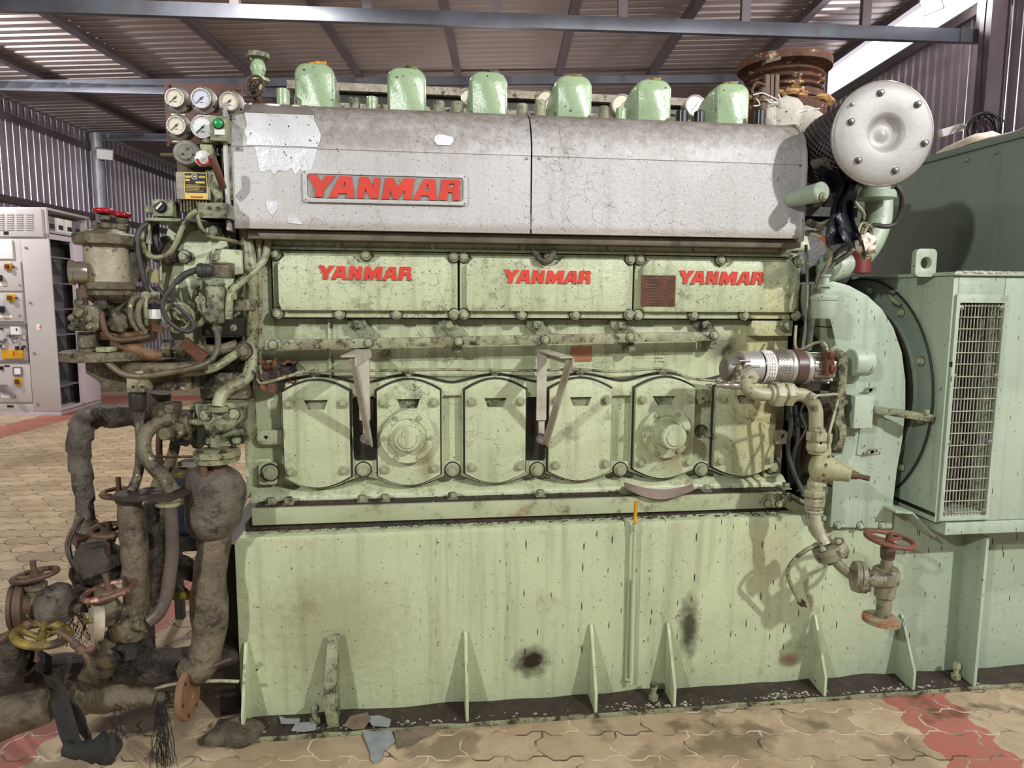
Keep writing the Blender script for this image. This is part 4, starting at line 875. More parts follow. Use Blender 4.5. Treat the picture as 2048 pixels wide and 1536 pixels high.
b = MB(); b.sheet(g, -.006); obj('cream_cloth', b, cloth, label='crumpled cream cloth lying on top of the grey-green cooler box', cat='cloth', angle=70)
# flywheel guard
guard = thing('flywheel_guard', (1.9, 2.7, .7), 'tall curved green sheet guard over the flywheel between engine and generator', 'guard')
YF = 2.64
OUT = [(1660, 1055), (1785, 1058), (1788, 1000), (1795, 940), (1806, 880), (1812, 820), (1812, 760), (1805, 705), (1788, 655), (1765, 618), (1735, 590), (1700, 571), (1668, 562), (1650, 568), (1645, 600), (1662, 645), (1672, 690), (1680, 760), (1690, 800), (1690, 860), (1684, 908), (1668, 912), (1665, 980)]
o = [(at(x, y, YF).x, at(x, y, YF).z) for x, y in OUT]
b = MB(); b.prism(o, YF, YF+.30); obj('guard_shell', b, green_cool, guard, bevel=.008)
for px in (1674, 1720, 1764): bolt(guard, at(px, 1051, YF), .011, m=green_cool, washer=True)
b = MB(); pts2 = [(1712, 910), (1760, 908), (1766, 860), (1767, 776), (1730, 774), (1722, 830)]; b.prism([(at(x, y, YF).x, at(x, y, YF).z) for x, y in pts2], YF-.006, YF+.001); cv = obj('inspection_cover', b, green_cool, guard, bevel=.002)
for px, py in ((1737, 779), (1740, 902)): p = at(px, py, YF-.01); b = MB(); b.lathe(p, (0, -1, 0), [(0, .01), (.015, .008)], 10); b.obox(p+V((0, -.012, 0)), V((.022, 0, .006)), V((0, .003, 0)), V((-.002, 0, .006))); obj('wing_nut', b, green_dirty, cv)
b = MB(); p0, p1 = at(1699, 855, 2.6), at(1741, 790, 2.6); b.box(p0.x, p1.x, 2.575, 2.65, p0.z, p1.z); obj('junction_box', b, green_cool, guard, bevel=.004)
b = MB(); p = at(1700, 725, 2.6); L = pw(45, 2.6); b.lathe(p, (1, 0, 0), [(0, .05), (.004, .054), (L-.01, .054), (L, .048)], 28); obj('round_housing', b, green_cool, guard)
b = MB(); b.box(o[0][0]-.02, 1.97, 2.66, 2.9, .74, .76); obj('guard_foot', b, green_cool, guard)
# dark flywheel side + housing behind the starter
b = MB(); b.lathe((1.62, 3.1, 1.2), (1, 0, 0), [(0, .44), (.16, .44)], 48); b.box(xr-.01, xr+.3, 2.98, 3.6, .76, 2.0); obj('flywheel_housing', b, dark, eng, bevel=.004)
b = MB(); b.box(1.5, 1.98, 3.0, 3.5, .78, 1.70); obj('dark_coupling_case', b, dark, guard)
# ------------------------------------------------------------------ brackets on the engine front
def brk(tip, wt, wb, wx2, label, sgn):
    t = thing('angle_bracket', at(*wb, 2.78), label, 'bracket', 'steel angle brackets bolted between crankcase doors')
    Tp = at(*tip, 2.48); A = at(*wt, 2.79); Bt = at(*wb, 2.79); A.z = Tp.z+.004; s = V((.022, 0, 0))
    b = MB(); b.obox((A+Tp)/2+V((0, 0, 0)), V((.026, 0, 0)), (A-Tp)/2, V((0, 0, .0025))); b.obox((A+Tp)/2+V((sgn*.024, 0, -.016)), V((.0025, 0, 0)), (A-Tp)/2, V((0, 0, .016)))
    obj('top_arm', b, bracket_m, t)
    b = MB(); zb = Z(wb[0], 840, 2.77); b.box(A.x-.024, A.x+.012, 2.765, 2.769, zb, A.z-.003); b.box(A.x+.012, A.x+.016, 2.765, 2.80, zb, A.z-.003); obj('wall_angle', b, bracket_m, t)
    b = MB(); b.box(A.x-.012, A.x+.012, 2.775, 2.80, Bt.z-.005, zb+.01); obj('foot_bar', b, bracket_m, t, bevel=.002); bolt(t, (A.x-.004, 2.772, Bt.z+.018), .014, m=steel)
    b = MB(); b.bar(Tp+V((sgn*.022, .012, -.006)), V((A.x+sgn*.022, 2.77, Bt.z-.005)), .006, .026, up=(0, 1, .3)); b.bar(Tp+V((sgn*.012, .012, -.006)), V((A.x+sgn*.012, 2.775, Bt.z-.005)), .022, .005, up=(0, 1, .3)); obj('diagonal_brace', b, bracket_m, t)
brk((697, 713), (730, 700), (727, 885), 0, 'left steel angle bracket reaching out between the first and second crankcase doors', 1)
brk((1134, 715), (1084, 700), (1079, 885), 0, 'right steel angle bracket reaching out between the third and fourth crankcase doors', 1)
# bent strip of rubber on the rail, yellow dipstick, pipe on the skid face
b = MB(); g = []
for i in range(5):
    row = []
    for j in range(17):
        s, t_ = j/16, i/4; a = at(1248+138*s, 958+4*s, 2.73); row.append(a+V((0, -.02*math.sin(s*PI)-.02*t_, -.012-(.045*math.sin(PI*s)*(1-.3*s)+.02)*t_-.0*(1-t_)-.022*math.sin(PI*s)*(1-t_))))
    g.append(row)
b.sheet(g, .005); obj('rubber_strip', b, mat('old_brown_rubber', (118, 96, 78), (92, 76, 64), 8, rough=.5, bump=.3), label='curled brown rubber strip lying on the bed rail under the fifth door', cat='strip')
dip = thing('dipstick_tube', at(1262, 1360, 2.63), 'thin vertical dipstick tube with a yellow top on the skid face', 'tube')
b = MB(); b.tube([at(1270, 1048, 2.64), at(1267, 1150, 2.64), at(1263, 1350, 2.64), at(1260, 1359, 2.642), at(1254, 1359, 2.65), at(1253, 1345, 2.66), at(1259, 1160, 2.66)], .0085, 12, .02); b.lathe(at(1270, 1062, 2.64), UP, [(0, .012), (.03, .012)], 14); obj('tube', b, green_base, dip)
b = MB(); b.tube([at(1272, 1003, 2.645), at(1270, 1046, 2.64)], .0075, 12); obj('yellow_handle', b, yellow, dip)

# ------------------------------------------------------------------ air starter on the right
st = thing('starter_motor', at(1560, 735, 2.5), 'silver and brown cylindrical starter motor with a perforated band', 'motor')
YS = 2.50; ax = (at(1660, 733, YS)-at(1460, 737, YS)); ax.z = 0; ax.normalize()
def sx(px): return (at(px, 735, YS)-at(1447, 737, YS)).dot(ax)
o0 = at(1447, 737, YS)
def seg(name, m, a, c, r0, r1=None, off=(0, 0, 0), bev=1, seg_=32):
    L = sx(c)-sx(a); r1 = r1 or r0; b = MB(); k = .004 if bev else 0
    b.lathe(o0+ax*sx(a)+V(off), ax, [(0, r0-k), (k+.0005, r0), (L-k-.0005, r1), (L, r1-k)], seg_); return obj(name, b, m, st)
seg('end_cap', mat('grey_cast_cap', (118, 112, 106), (100, 94, 90), 8, rough=.45, metal=.3, bump=.2), 1447, 1478, .044, .047, (0, 0, -.004))
seg('front_drum', alu, 1476, 1517, .062, off=(0, 0, .004)); seg('dark_groove', black, 1516, 1519, .061, off=(0, 0, .004))
band = seg('label_band', white, 1519, 1540, .064, off=(0, 0, .004))
b = MB(); random.seed(2)
for k in range(24):
    for j in range(3):
        a = -.95+k*.085; d = V((0, -math.cos(a), math.sin(a))); p = o0+ax*sx(1524+j*5)+V((0, 0, .004))+d*.0645; L = random.uniform(.001, .0036)
        b.obox(p, ax*L, d*.0006, d.cross(ax)*.0008)
obj('fine_print', b, dark, band)
mesh_band = seg('perforated_band', steel, 1540, 1571, .0655, off=(0, 0, .004)); b = MB()
for i in range(8):
    for k in range(34):
        a = 2*PI*(k+.5*(i % 2))/34; d = V((0, -math.cos(a), math.sin(a))); b.lathe(o0+ax*(sx(1544)+.0057*i)+V((0, 0, .004))+d*.0652, d, [(0, .0021), (.0008, .0021)], 6)
tagp(obj('holes', b, black, mesh_band, smooth=False), kind=None)
seg('bright_ring', alu, 1571, 1580, .0665, off=(0, 0, .004)); seg('brown_ring', mat('dark_brown_ring', (84, 62, 56), rough=.35, bump=.1), 1580, 1602, .0665, off=(0, 0, .004)); seg('nose_flange', alu, 1602, 1613, .064, off=(0, 0, .002))
b = MB(); b.lathe(o0+ax*sx(1613), ax, [(0, .056), (.09, .05)], 24)
for k in range(14): a = 2*PI*k/14; d = V((0, math.cos(a), math.sin(a))); b.obox(o0+ax*(sx(1613)+.045)+d*.053, ax*.042, d*.007, d.cross(ax)*.004)
obj('ribbed_nose', b, steel, st)
b = MB(); p = at(1655, 725, 2.44); b.obox(p, V((.016, 0, 0)), V((0, .02, 0)), V((0, 0, .045))); b.obox(p+V((.0, -.02, .03)), V((.01, 0, 0)), V((0, .01, 0)), V((0, 0, .012))); b.obox(p+V((.01, -.02, -.02)), V((.012, 0, 0)), V((0, .01, 0)), V((0, 0, .012))); obj('terminal_block', b, brown_plate, st, bevel=.003)
b = MB(); p = at(1478, 722, 2.44); b.cyl(p, p+ax*.045, .004); b.cyl(p+V((.02, 0, -.02)), p+ax*.06+V((.02, 0, -.02)), .005); b.obox(p+V((.015, -.01, -.03)), V((.02, 0, .01)), V((0, .02, 0)), V((0, 0, .008))); obj('clamp_screws', b, steel, st)
b = MB(); b.prism([(at(x, y, 2.46).x, at(x, y, 2.46).z) for x, y in ((1474, 728), (1470, 700), (1460, 765), (1465, 768), (1482, 765), (1500, 735))][:1]+[(at(x, y, 2.46).x, at(x, y, 2.46).z) for x, y in ((1464, 762), (1484, 764), (1506, 764), (1512, 752), (1500, 738), (1480, 740))], 2.43, 2.47); fl_ = obj('inlet_flange', b, pipe_c, st, bevel=.003)
for px, py in ((1486, 754), (1502, 754)): bolt(fl_, at(px, py, 2.43), .007, m=steel, washer=False)
# mounting yoke of the starter
b = MB(); yk = [(1655, 698), (1668, 690), (1690, 706), (1694, 720), (1689, 790), (1694, 806), (1684, 815), (1690, 850), (1691, 868), (1683, 900), (1672, 905), (1662, 898), (1676, 880), (1676, 860), (1668, 845), (1676, 820), (1668, 800), (1676, 760), (1674, 720)]
b.prism([(at(x, y, 2.55).x, at(x, y, 2.55).z) for x, y in yk], 2.54, 2.60); obj('mounting_yoke', b, green_dirty, label='cast green yoke holding the starter beside the flywheel guard', cat='bracket', bevel=.006)
b = MB(); b.lathe(at(1655, 822, 2.62), (1, 0, 0), [(-.03, .02), (0, .035), (.05, .035)], 16); b.bar(at(1640, 825, 2.62), at(1675, 822, 2.6), .02, .02); b.obox(at(1630, 770, 2.64), V((.05, 0, 0)), V((0, .03, 0)), V((0, 0, .02)))
b.lathe(at(1625, 822, 2.75), (0, -1, 0), [(0, .05), (.04, .045), (.05, .02)], 18); b.obox(at(1605, 838, 2.7), V((.03, 0, 0)), V((0, .04, 0)), V((0, 0, .03)))
obj('pinion_housing', b, mat('oily_dark_casting', (70, 62, 50), (50, 44, 36), 9, rough=.35, bump=.4), label='oily dark pinion housing in the gap below the starter motor', cat='housing')
b = MB(); b.obox(at(1588, 825, 2.72), V((.03, 0, 0)), V((0, .02, 0)), V((0, 0, .035))); b.obox(at(1590, 862, 2.74), V((.02, 0, 0)), V((0, .02, 0)), V((0, 0, .02))); obj('relay_box', b, black, label='small black relay box in the dark gap right of the last door', cat='box', bevel=.004)
b = MB(); p = at(1562, 874, 2.78); b.prism([(p.x-.03, p.z-.03), (p.x+.02, p.z-.03), (p.x+.035, p.z-.01), (p.x+.035, p.z+.01), (p.x+.015, p.z+.03), (p.x-.03, p.z+.03)], 2.77, 2.80, [circ(p.x+.006, p.z+.004, .01, 12)]); obj('side_lug', b, green_dirty, eng, bevel=.003)
# pipework of the start air line
YP = 2.46
line = thing('start_air_pipe', at(1600, 800, YP), 'cream pipe with union nuts bending down from the starter motor to the regulator', 'pipe')
b = MB(); b.tube([at(1490, 756, 2.44), at(1492, 772, 2.44), at(1506, 785, 2.44), at(1530, 789, 2.44), at(1545, 788, 2.44)], .0255, 16, .01); obj('elbow', b, pipe_c, line)
b = MB(); b.tube([at(1585, 789, 2.44), at(1605, 790, 2.445), at(1622, 800, 2.45), at(1631, 820, 2.455), at(1632, 845, 2.46), at(1632, 868, 2.46)], .026, 16, .01); obj('bend', b, pipe_c, line)
def hexnut(p, ax_, r, L, par, m=pipe_c, nm='union_nut'):
    b = MB(); a = V(ax_).normalized(); b.lathe(V(p)-a*L/2, a, [(0, r*.92), (L*.12, r), (L*.88, r), (L, r*.92)], 6); b.lathe(V(p)-a*(L/2+.012), a, [(0, r*.72), (L+.024, r*.72)], 18); return obj(nm, b, m, par, bevel=.0015)
hexnut(at(1554, 788, 2.44), (1, 0, 0), .05, .034, line); hexnut(at(1575, 788, 2.44), (1, 0, 0), .048, .03, line)
hexnut(at(1633, 872, YP), UP, .042, .034, line); hexnut(at(1633, 893, YP), UP, .042, .03, line)
b = MB(); b.lathe(at(1432, 770, 2.44), (1, 0, -.05), [(0, .006), (.01, .011), (.012, .006), (.03, .012), (.045, .012), (.05, .009), (.06, .014), (.085, .014), (.09, .011), (.11, .012)], 12); obj('nipple_valve', b, steel, line)
b = MB(); b.lathe(at(1621, 792, 2.42), (0, -1, 0), [(0, .014), (.02, .014), (.022, .008), (.03, .008)], 10); b.tube([at(1624, 792, 2.40), at(1650, 790, 2.42), at(1674, 789, 2.48), at(1675, 800, 2.5), at(1668, 830, 2.48), at(1660, 860, 2.46), at(1657, 880, 2.46)], .0055, 8); b.lathe(at(1657, 893, 2.46), UP, [(-.05, .008), (-.03, .011), (-.01, .011), (.0, .008), (.03, .012), (.05, .012)], 10); obj('pilot_line', b, pipe_c, line)
reg = thing('pressure_regulator', at(1645, 935, YP), 'cream round pressure regulator with conical nose on the start air pipe', 'regulator')
ra = V((.72, -.62, -.12)).normalized(); c = at(1642, 934, YP)
b = MB(); b.lathe(c-ra*.02, ra, [(-.02, .03), (0, .058), (.006, .062), (.02, .062), (.021, .06), (.036, .06), (.038, .05), (.06, .044), (.10, .034), (.125, .03), (.13, .02)], 36); b.lathe(c-UP*.07, UP, [(0, .026), (.14, .026)], 20); body = obj('body', b, mat('yellowed_cream_paint', (164, 162, 126), (146, 144, 110), 9, grime=(84, 72, 48), g=(.54, .66), gs=22, speck=(50, 44, 30), sp=.6, sps=100, rough=.38, bump=.35), reg)
_, u_, w_ = frame(ra)
for k in range(8): a = 2*PI*k/8+.3; bolt(body, c+ra*.018+(u_*math.cos(a)+w_*math.sin(a))*.052, .0055, ax=ra, m=rust_dark, washer=False)
b = MB(); b.lathe(c+ra*.11, ra, [(0, .018), (.02, .014), (.022, .010), (.06, .010)], 12); obj('adjusting_screw', b, rust_dark, reg)
dn = thing('start_air_riser', at(1632, 1020, YP), 'cream vertical pipe with two large union nuts below the regulator', 'pipe')
b = MB(); b.tube([at(1632, 955, YP), at(1630, 1010, YP), at(1632, 1045, 2.45), at(1640, 1068, 2.44), at(1651, 1090, 2.42)], .022, 16, .01); b.torus(at(1629, 1022, YP), UP, .026, .006, 20, 8); obj('pipe', b, pipe_c, dn)
hexnut(at(1630, 968, YP), UP, .032, .03, dn, nm='collar'); hexnut(at(1629, 986, YP), UP, .042, .026, dn); hexnut(at(1629, 1003, YP), UP, .042, .03, dn)
fa = V((.42, -.18, -.9)).normalized(); fc = at(1658, 1095, 2.42)
b = MB(); b.lathe(fc, fa, [(-.012, .03), (-.010, .062), (.012, .064), (.013, .060), (.016, .064), (.036, .062), (.037, .04)], 36); ff = obj('flange_pair', b, valve_m, dn)
_, u_, w_ = frame(fa)
for k in range(4):
    a = 2*PI*k/4+.5; q = fc+(u_*math.cos(a)+w_*math.sin(a))*.046; bolt(ff, q+fa*.036, .010, ax=fa, m=rust_dark); bolt(ff, q-fa*.012, .010, ax=-fa, m=pipe_c)
cap = thing('capillary_hose', at(1580, 1150, 2.5), 'thin bent capillary tube hanging below the tilted flange', 'hose')
b = MB(); b.tube([at(1612, 1010, 2.5), at(1622, 1060, 2.46), at(1640, 1085, 2.45), at(1616, 1098, 2.45), at(1590, 1118, 2.47), at(1576, 1140, 2.48), at(1578, 1160, 2.5), at(1595, 1195, 2.52), at(1604, 1208, 2.53)], .0085, 10, .015); obj('tube', b, pipe_g, cap)
b = MB(); b.lathe(at(1600, 1203, 2.525), at(1620, 1220, 2.54)-at(1600, 1203, 2.525), [(0, .014), (.02, .014), (.022, .007), (.05, .002)], 10); obj('brass_end', b, rust_dark, cap)
# globe valve with rusty wheel
vl = thing('globe_valve', at(1772, 1240, 2.36), 'grimy globe valve with rusty handwheel and rusty bottom flange in front of the skid', 'valve')
YV = 2.36
b = MB(); b.tube([at(1662, 1108, 2.41), at(1678, 1130, 2.39), at(1700, 1148, 2.38), at(1722, 1160, 2.37)], .019, 14, .01); obj('swan_neck', b, valve_m, vl)
fa2 = V((.93, -.30, -.08)).normalized(); fc2 = at(1706, 1152, 2.37)
b = MB(); b.lathe(fc2, fa2, [(0, .02), (.001, .056), (.018, .060), (.019, .055), (.022, .06), (.042, .058), (.043, .03), (.11, .03)], 32); f2 = obj('side_flange', b, valve_m, vl)
_, u_, w_ = frame(fa2)
for k in range(4): a = 2*PI*k/4+.75; bolt(f2, fc2+fa2*.042+(u_*math.cos(a)+w_*math.sin(a))*.042, .012, ax=fa2, m=rust_dark)
c = at(1768, 1205, YV)
b = MB(); zc_ = lambda py: Z(1770, py, YV)
b.lathe((c.x, c.y, 0), UP, [(zc_(1240), .026), (zc_(1196), .028), (zc_(1192), .036), (zc_(1170), .039), (zc_(1155), .039), (zc_(1148), .036)], 24); body = obj('valve_body', b, valve_m, vl)
b = MB(); b.lathe((c.x, c.y, 0), UP, [(zc_(1166), .046), (zc_(1162), .049), (zc_(1142), .049), (zc_(1136), .044)], 8); b.lathe((c.x, c.y, 0), UP, [(zc_(1140), .026), (zc_(1120), .020), (zc_(1112), .024)], 20); obj('bonnet', b, valve_m, vl, bevel=.002)
b = MB(); b.lathe((c.x, c.y, 0), UP, [(zc_(1117), .025), (zc_(1098), .027), (zc_(1094), .024)], 8); b.cyl((c.x, c.y, zc_(1100)), (c.x, c.y, zc_(1070)), .010); obj('gland_nut', b, rust_dark, vl)
wheel_m = mat('chipped_rusty_wheel_paint', (126, 74, 56), (92, 58, 44), 16, grime=(206, 176, 150), g=(.6, .64), gs=22, rough=.5, bump=.5)
hw = handwheel(vl, (c.x+.004, c.y, zc_(1079)), V((.10, -.06, 1)), .082, .0095, wheel_m, .014, 3)
b = MB(); b.lathe((c.x-.006, c.y, zc_(1238)), V((.04, 0, 1)), [(-.012, .06), (-.010, .068), (.008, .068), (.010, .064)], 36); obj('bottom_flange', b, mat('rust_and_paint_flange', (150, 150, 120), (120, 116, 90), 9, rust=(142, 78, 50), ru=(.48, .56), rs=7, rough=.5, bump=.6), vl)
# cables and hoses behind, between engine and guard
def cable(name, pts, r, m, label, cat='cable', group=None, **k):
    b = MB(); b.tube([at(p[0], p[1], p[2]) for p in pts], r, 10, .02, **k); return obj(name, b, m, label=label, cat=cat, group=group)
cable('hose', [(1612, 490, 2.75), (1615, 560, 2.72), (1612, 640, 2.70), (1605, 700, 2.70)], .007, hose_m, 'thin grey hose dropping from the hood end beside the cover bolts, leftmost', 'hose')
cable('hose', [(1640, 540, 2.70), (1625, 600, 2.70), (1618, 660, 2.70), (1612, 700, 2.72)], .0085, hose_m, 'speckled hose curving down left of the small green cup', 'hose')
cable('hose', [(1738, 470, 2.66), (1700, 505, 2.62), (1660, 535, 2.62), (1636, 575, 2.64), (1625, 640, 2.68), (1618, 700, 2.70)], .0105, hose_m, 'thick grey hose sweeping from the coil down past the small green cup', 'hose')
cable('hose', [(1715, 480, 2.60), (1680, 500, 2.62), (1655, 530, 2.62), (1645, 555, 2.62)], .009, hose_m, 'short grey hose parallel to the thick hose above the green cup', 'hose')
cable('hose', [(1592, 652, 2.72), (1590, 690, 2.66), (1600, 700, 2.60), (1630, 686, 2.56), (1648, 686, 2.52), (1654, 700, 2.48), (1654, 712, 2.46)], .006, pipe_c, 'thin cream tube arching over onto the starter terminal block', 'tube')
cable('hose', [(1578, 800, 2.62), (1582, 850, 2.62), (1576, 900, 2.64), (1590, 950, 2.62), (1606, 985, 2.60)], .0085, rubber, 'dark hose hanging in the gap beside the last crankcase door', 'hose')
cable('hose', [(1590, 810, 2.64), (1596, 870, 2.64), (1586, 930, 2.66), (1606, 980, 2.62)], .0065, rubber, 'thinner dark hose behind the hanging hose in the gap', 'hose')
cable('hose', [(1610, 800, 2.66), (1600, 830, 2.66), (1612, 856, 2.64), (1600, 880, 2.64), (1588, 900, 2.66)], .005, rubber, 'kinked thin black lead below the union nuts', 'cable')
cable('cable', [(1565, 985, 2.70), (1590, 1000, 2.68), (1612, 1010, 2.66)], .005, rubber, 'short dark lead near the bed rail end bracket', 'cable')
cable('hose', [(1617, 468, 2.60), (1632, 470, 2.58), (1648, 478, 2.56), (1658, 496, 2.56), (1662, 510, 2.58), (1655, 530, 2.6)], .008, pipe_c, 'cream hose elbow with a red mark, right of the hood end', 'hose')
b = MB(); b.tube([at(1643, 473, 2.56), at(1651, 482, 2.555), at(1656, 489, 2.555)], .0088, 10, .01); obj('red_mark', b, mat('faded_red_tape', (196, 96, 76), rough=.5), label='faded red tape on the cream hose elbow right of the hood', cat='tape')
b = MB(); b.lathe(at(1612, 466, 2.6), (1, 0, 0), [(0, .012), (.03, .012), (.032, .008), (.05, .013), (.06, .009)], 10); b.lathe(at(1614, 445, 2.62), (1, 0, -.3), [(0, .014), (.03, .014), (.035, .01), (.07, .013)], 10); obj('hose_fittings', b, oily, label='oily hose fittings beside the right end of the silver hood', cat='fitting')
cable('tube', [(1618, 440, 2.64), (1640, 450, 2.62), (1660, 440, 2.62), (1666, 460, 2.62), (1650, 480, 2.64)], .008, pipe_g, 'short looped tube under the small green canister', 'tube')
# coil of tube tied with tape
b = MB()
for k in range(5): b.torus(at(1727+k*1.5, 478+k*1.5, 2.60), V((.35+.1*k, -.8, .35-.12*k)), .058+.005*(k % 3), .0065, 26, 8)
cc = obj('tube_coil', b, pipe_g, label='coiled green-grey tube tied up beside the turbocharger outlet', cat='tube')
b = MB(); g = [[at(1712+8*j+3*math.sin(i*2+j), 468+9*i+4*math.sin(j*1.7), 2.54+.02*math.sin(i*3+j*2)) for j in range(6)] for i in range(5)]; b.sheet(g, .002); obj('tape_wrap', b, cloth, cc, label='cream paper tape', angle=80)
cable('conduit', [(1792, 372, 2.55), (1803, 390, 2.55), (1802, 420, 2.58), (1790, 448, 2.6), (1768, 453, 2.6), (1748, 450, 2.62), (1735, 462, 2.62)], .0095, rubber, 'grey conduit curling down from below the round air filter', 'conduit')
# canister and cup
can = thing('small_canister', at(1645, 383, 2.55), 'small round green canister with a bolt, below left of the air filter', 'canister')
b = MB(); ca = V((.25, -1, .05)).normalized(); p = at(1645, 383, 2.50); b.lathe(p-ca*.16, ca, [(0, .03), (.14, .036), (.155, .037), (.16, .033)], 28); obj('body', b, green_cool, can)
bolt(can, at(1644, 395, 2.50)+ca*.004, .011, ax=ca, m=green_dirty)
cup = thing('sediment_cup', at(1648, 630, 2.5), 'small green sediment cup with a wide lid in front of the flywheel guard', 'cup')
b = MB(); q = at(1648, 620, 2.5); zz = lambda py: Z(1648, py, 2.5); b.lathe((q.x, q.y, 0), UP, [(zz(637), .040), (zz(634), .044), (zz(600), .046), (zz(598), .046)], 28); obj('bowl', b, green_cool, cup)
b = MB(); b.lathe((q.x, q.y, 0), UP, [(zz(600), .050), (zz(594), .051), (zz(590), .044), (zz(586), .016), (zz(574), .016), (zz(574), .028), (zz(571), .028), (zz(569), .014), (zz(555), .012), (zz(553), .018), (zz(549), .018)], 24); obj('lid', b, green_cool, cup)
# air filter
af = thing('air_filter', at(1768, 267, 2.4), 'big round silver air intake filter with a dimpled face and black mesh drum', 'filter')
c = at(1768, 267, 2.42); aax = V((-.12, -.98, -.02)).normalized(); Rf = pw(104, 2.42)
b = MB(); b.lathe(c, aax, [(-.03, Rf), (-.01, Rf+.002), (-.002, Rf-.003), (.006, Rf-.02), (.010, Rf-.035), (.012, .074), (.010, .066), (-.004, .056), (-.016, .046), (-.016, .024), (-.010, .012), (-.008, 0)], 64, cap=False); face = obj('face_plate', b, filter_m, af, angle=60)
b = MB(); b.torus(c-aax*.012, aax, Rf+.001, .006, 72, 8); obj('rim', b, steel, af)
L = .34; b = MB(); b.lathe(c-aax*(.03+L), aax, [(0, Rf-.028), (L, Rf-.018)], 48, cap=False); obj('drum', b, black, af)
b = MB(); _, u_, w_ = frame(aax); n = 44; Rm = Rf-.010
for sgn in (1, -1):
    for k in range(n):
        pts = []
        for j in range(10): t_ = j/9; a = 2*PI*k/n+sgn*t_*1.15; pts.append(c-aax*(.028+L*t_)+(u_*math.cos(a)+w_*math.sin(a))*(Rm-.010*t_))
        b.tube(pts, .0026, 4, .2, sm=False)
obj('wire_mesh', b, mat('dark_wire_mesh', (112, 104, 110), (84, 78, 84), 20, rough=.4, metal=.4), af, smooth=False)
for i, (px, py) in enumerate(((1758, 187), (1827, 212), (1840, 289), (1786, 342), (1717, 320), (1703, 243))):
    p = at(px, py, 2.42); p = p+aax*((c-p).dot(aax)+.010)
    b = MB(); b.lathe(p, aax, [(0, .013), (.003, .013), (.0035, .010), (.008, .010), (.009, .007), (.012, .0065), (.0125, .004), (.016, .004)], 16); obj('stud', b, rust_dark if 0 else steel, af); 
    b = MB(); b.lathe(p+aax*.0035, aax, [(0, .0118), (.0052, .0112)], 16); obj('rubber_washer', b, rubber, af)
p = at(1705, 208, 2.42); p = p+aax*((c-p).dot(aax)+.008); b = MB(); b.lathe(p, aax, [(0, .007), (.012, .004)], 8); obj('clip_screw', b, steel, af)
b = MB(); b.lathe(c-aax*(.03+L), -aax, [(0, Rf*.9), (.02, Rf*.86), (.05, .12), (.12, .11)], 40); obj('back_plate', b, rust_dark, af)
# turbocharger body and outlet
tb = thing('turbocharger', (1.75, 3.2, 1.78), 'green turbocharger casing and outlet elbow behind the round air filter', 'turbocharger')
b = MB(); b.tube([at(1758, 400, 2.95), at(1756, 440, 2.93), at(1742, 480, 2.90), at(1718, 512, 2.86), at(1688, 530, 2.82), at(1650, 540, 2.8)], .056, 20, .03); obj('outlet_elbow', b, green_cool, tb)
b = MB(); b.lathe(at(1748, 398, 2.85), UP, [(0, .06), (.0, .085), (.03, .085), (.03, .06), (.12, .06)], 32); obj('outlet_flange', b, green_cool, tb); b = MB(); b.box(1.6, 1.92, 2.95, 3.1, 2.02, 2.06); obj('dark_flange_bar', b, dark, tb)  # flange bar coloured black instead of green
b = MB(); b.lathe((1.72, 3.0, 2.2), (0, 1, 0), [(0, .1), (.05, .24), (.25, .26), (.3, .2)], 32); obj('casing', b, dark, tb)
b = MB(); b.tube([at(1705, 400, 2.7), at(1718, 415, 2.7), at(1728, 430, 2.7), at(1722, 448, 2.7)], .008, 8); obj('oil_pipe', b, pipe_g, tb)
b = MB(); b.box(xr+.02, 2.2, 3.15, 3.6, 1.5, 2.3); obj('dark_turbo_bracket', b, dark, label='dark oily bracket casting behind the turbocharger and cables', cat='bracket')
b = MB(); p = at(1716, 545, 2.8); b.lathe((p.x, p.y, 1.77), UP, [(0, .05), (.12, .045)], 20); obj('red_cylinder', b, mat('faded_red_cylinder', (140, 62, 58), (110, 50, 48), 8, rough=.4), label='faded red cylinder standing in the shade behind the hose coil', cat='cylinder')
# black plastic bag
random.seed(21); b = MB(); g = []
for i in range(16):
    row = []
    for j in range(12):
        s, t_ = j/11, i/15; px = 1640+88*s-26*t_*s+16*math.sin(t_*5+s*3)+(30*t_ if s < .5 else 12*t_); py = 345+150*t_+22*s-18*math.sin(s*PI)
        row.append(at(px, py, 2.53+.06*NZ.noise(V((s*5, t_*5, 0)))+.03*math.sin(s*14+t_*3)))
    g.append(row)
b.sheet(g, .002); obj('plastic_bag', b, mat('black_polythene', (30, 29, 36), rough=.22, bump=.8, bs=26), label='crumpled black plastic bag hanging under the air filter', cat='bag', angle=75)
b = MB(); b.tube([at(1630, 330, 2.62), at(1645, 322, 2.58), at(1660, 330, 2.57), at(1668, 345, 2.6)], .018, 12, .01, nz=.5, nzs=40); obj('cloth_knot', b, wrap_m, label='beige knotted cloth at the top of the black plastic bag', cat='cloth')
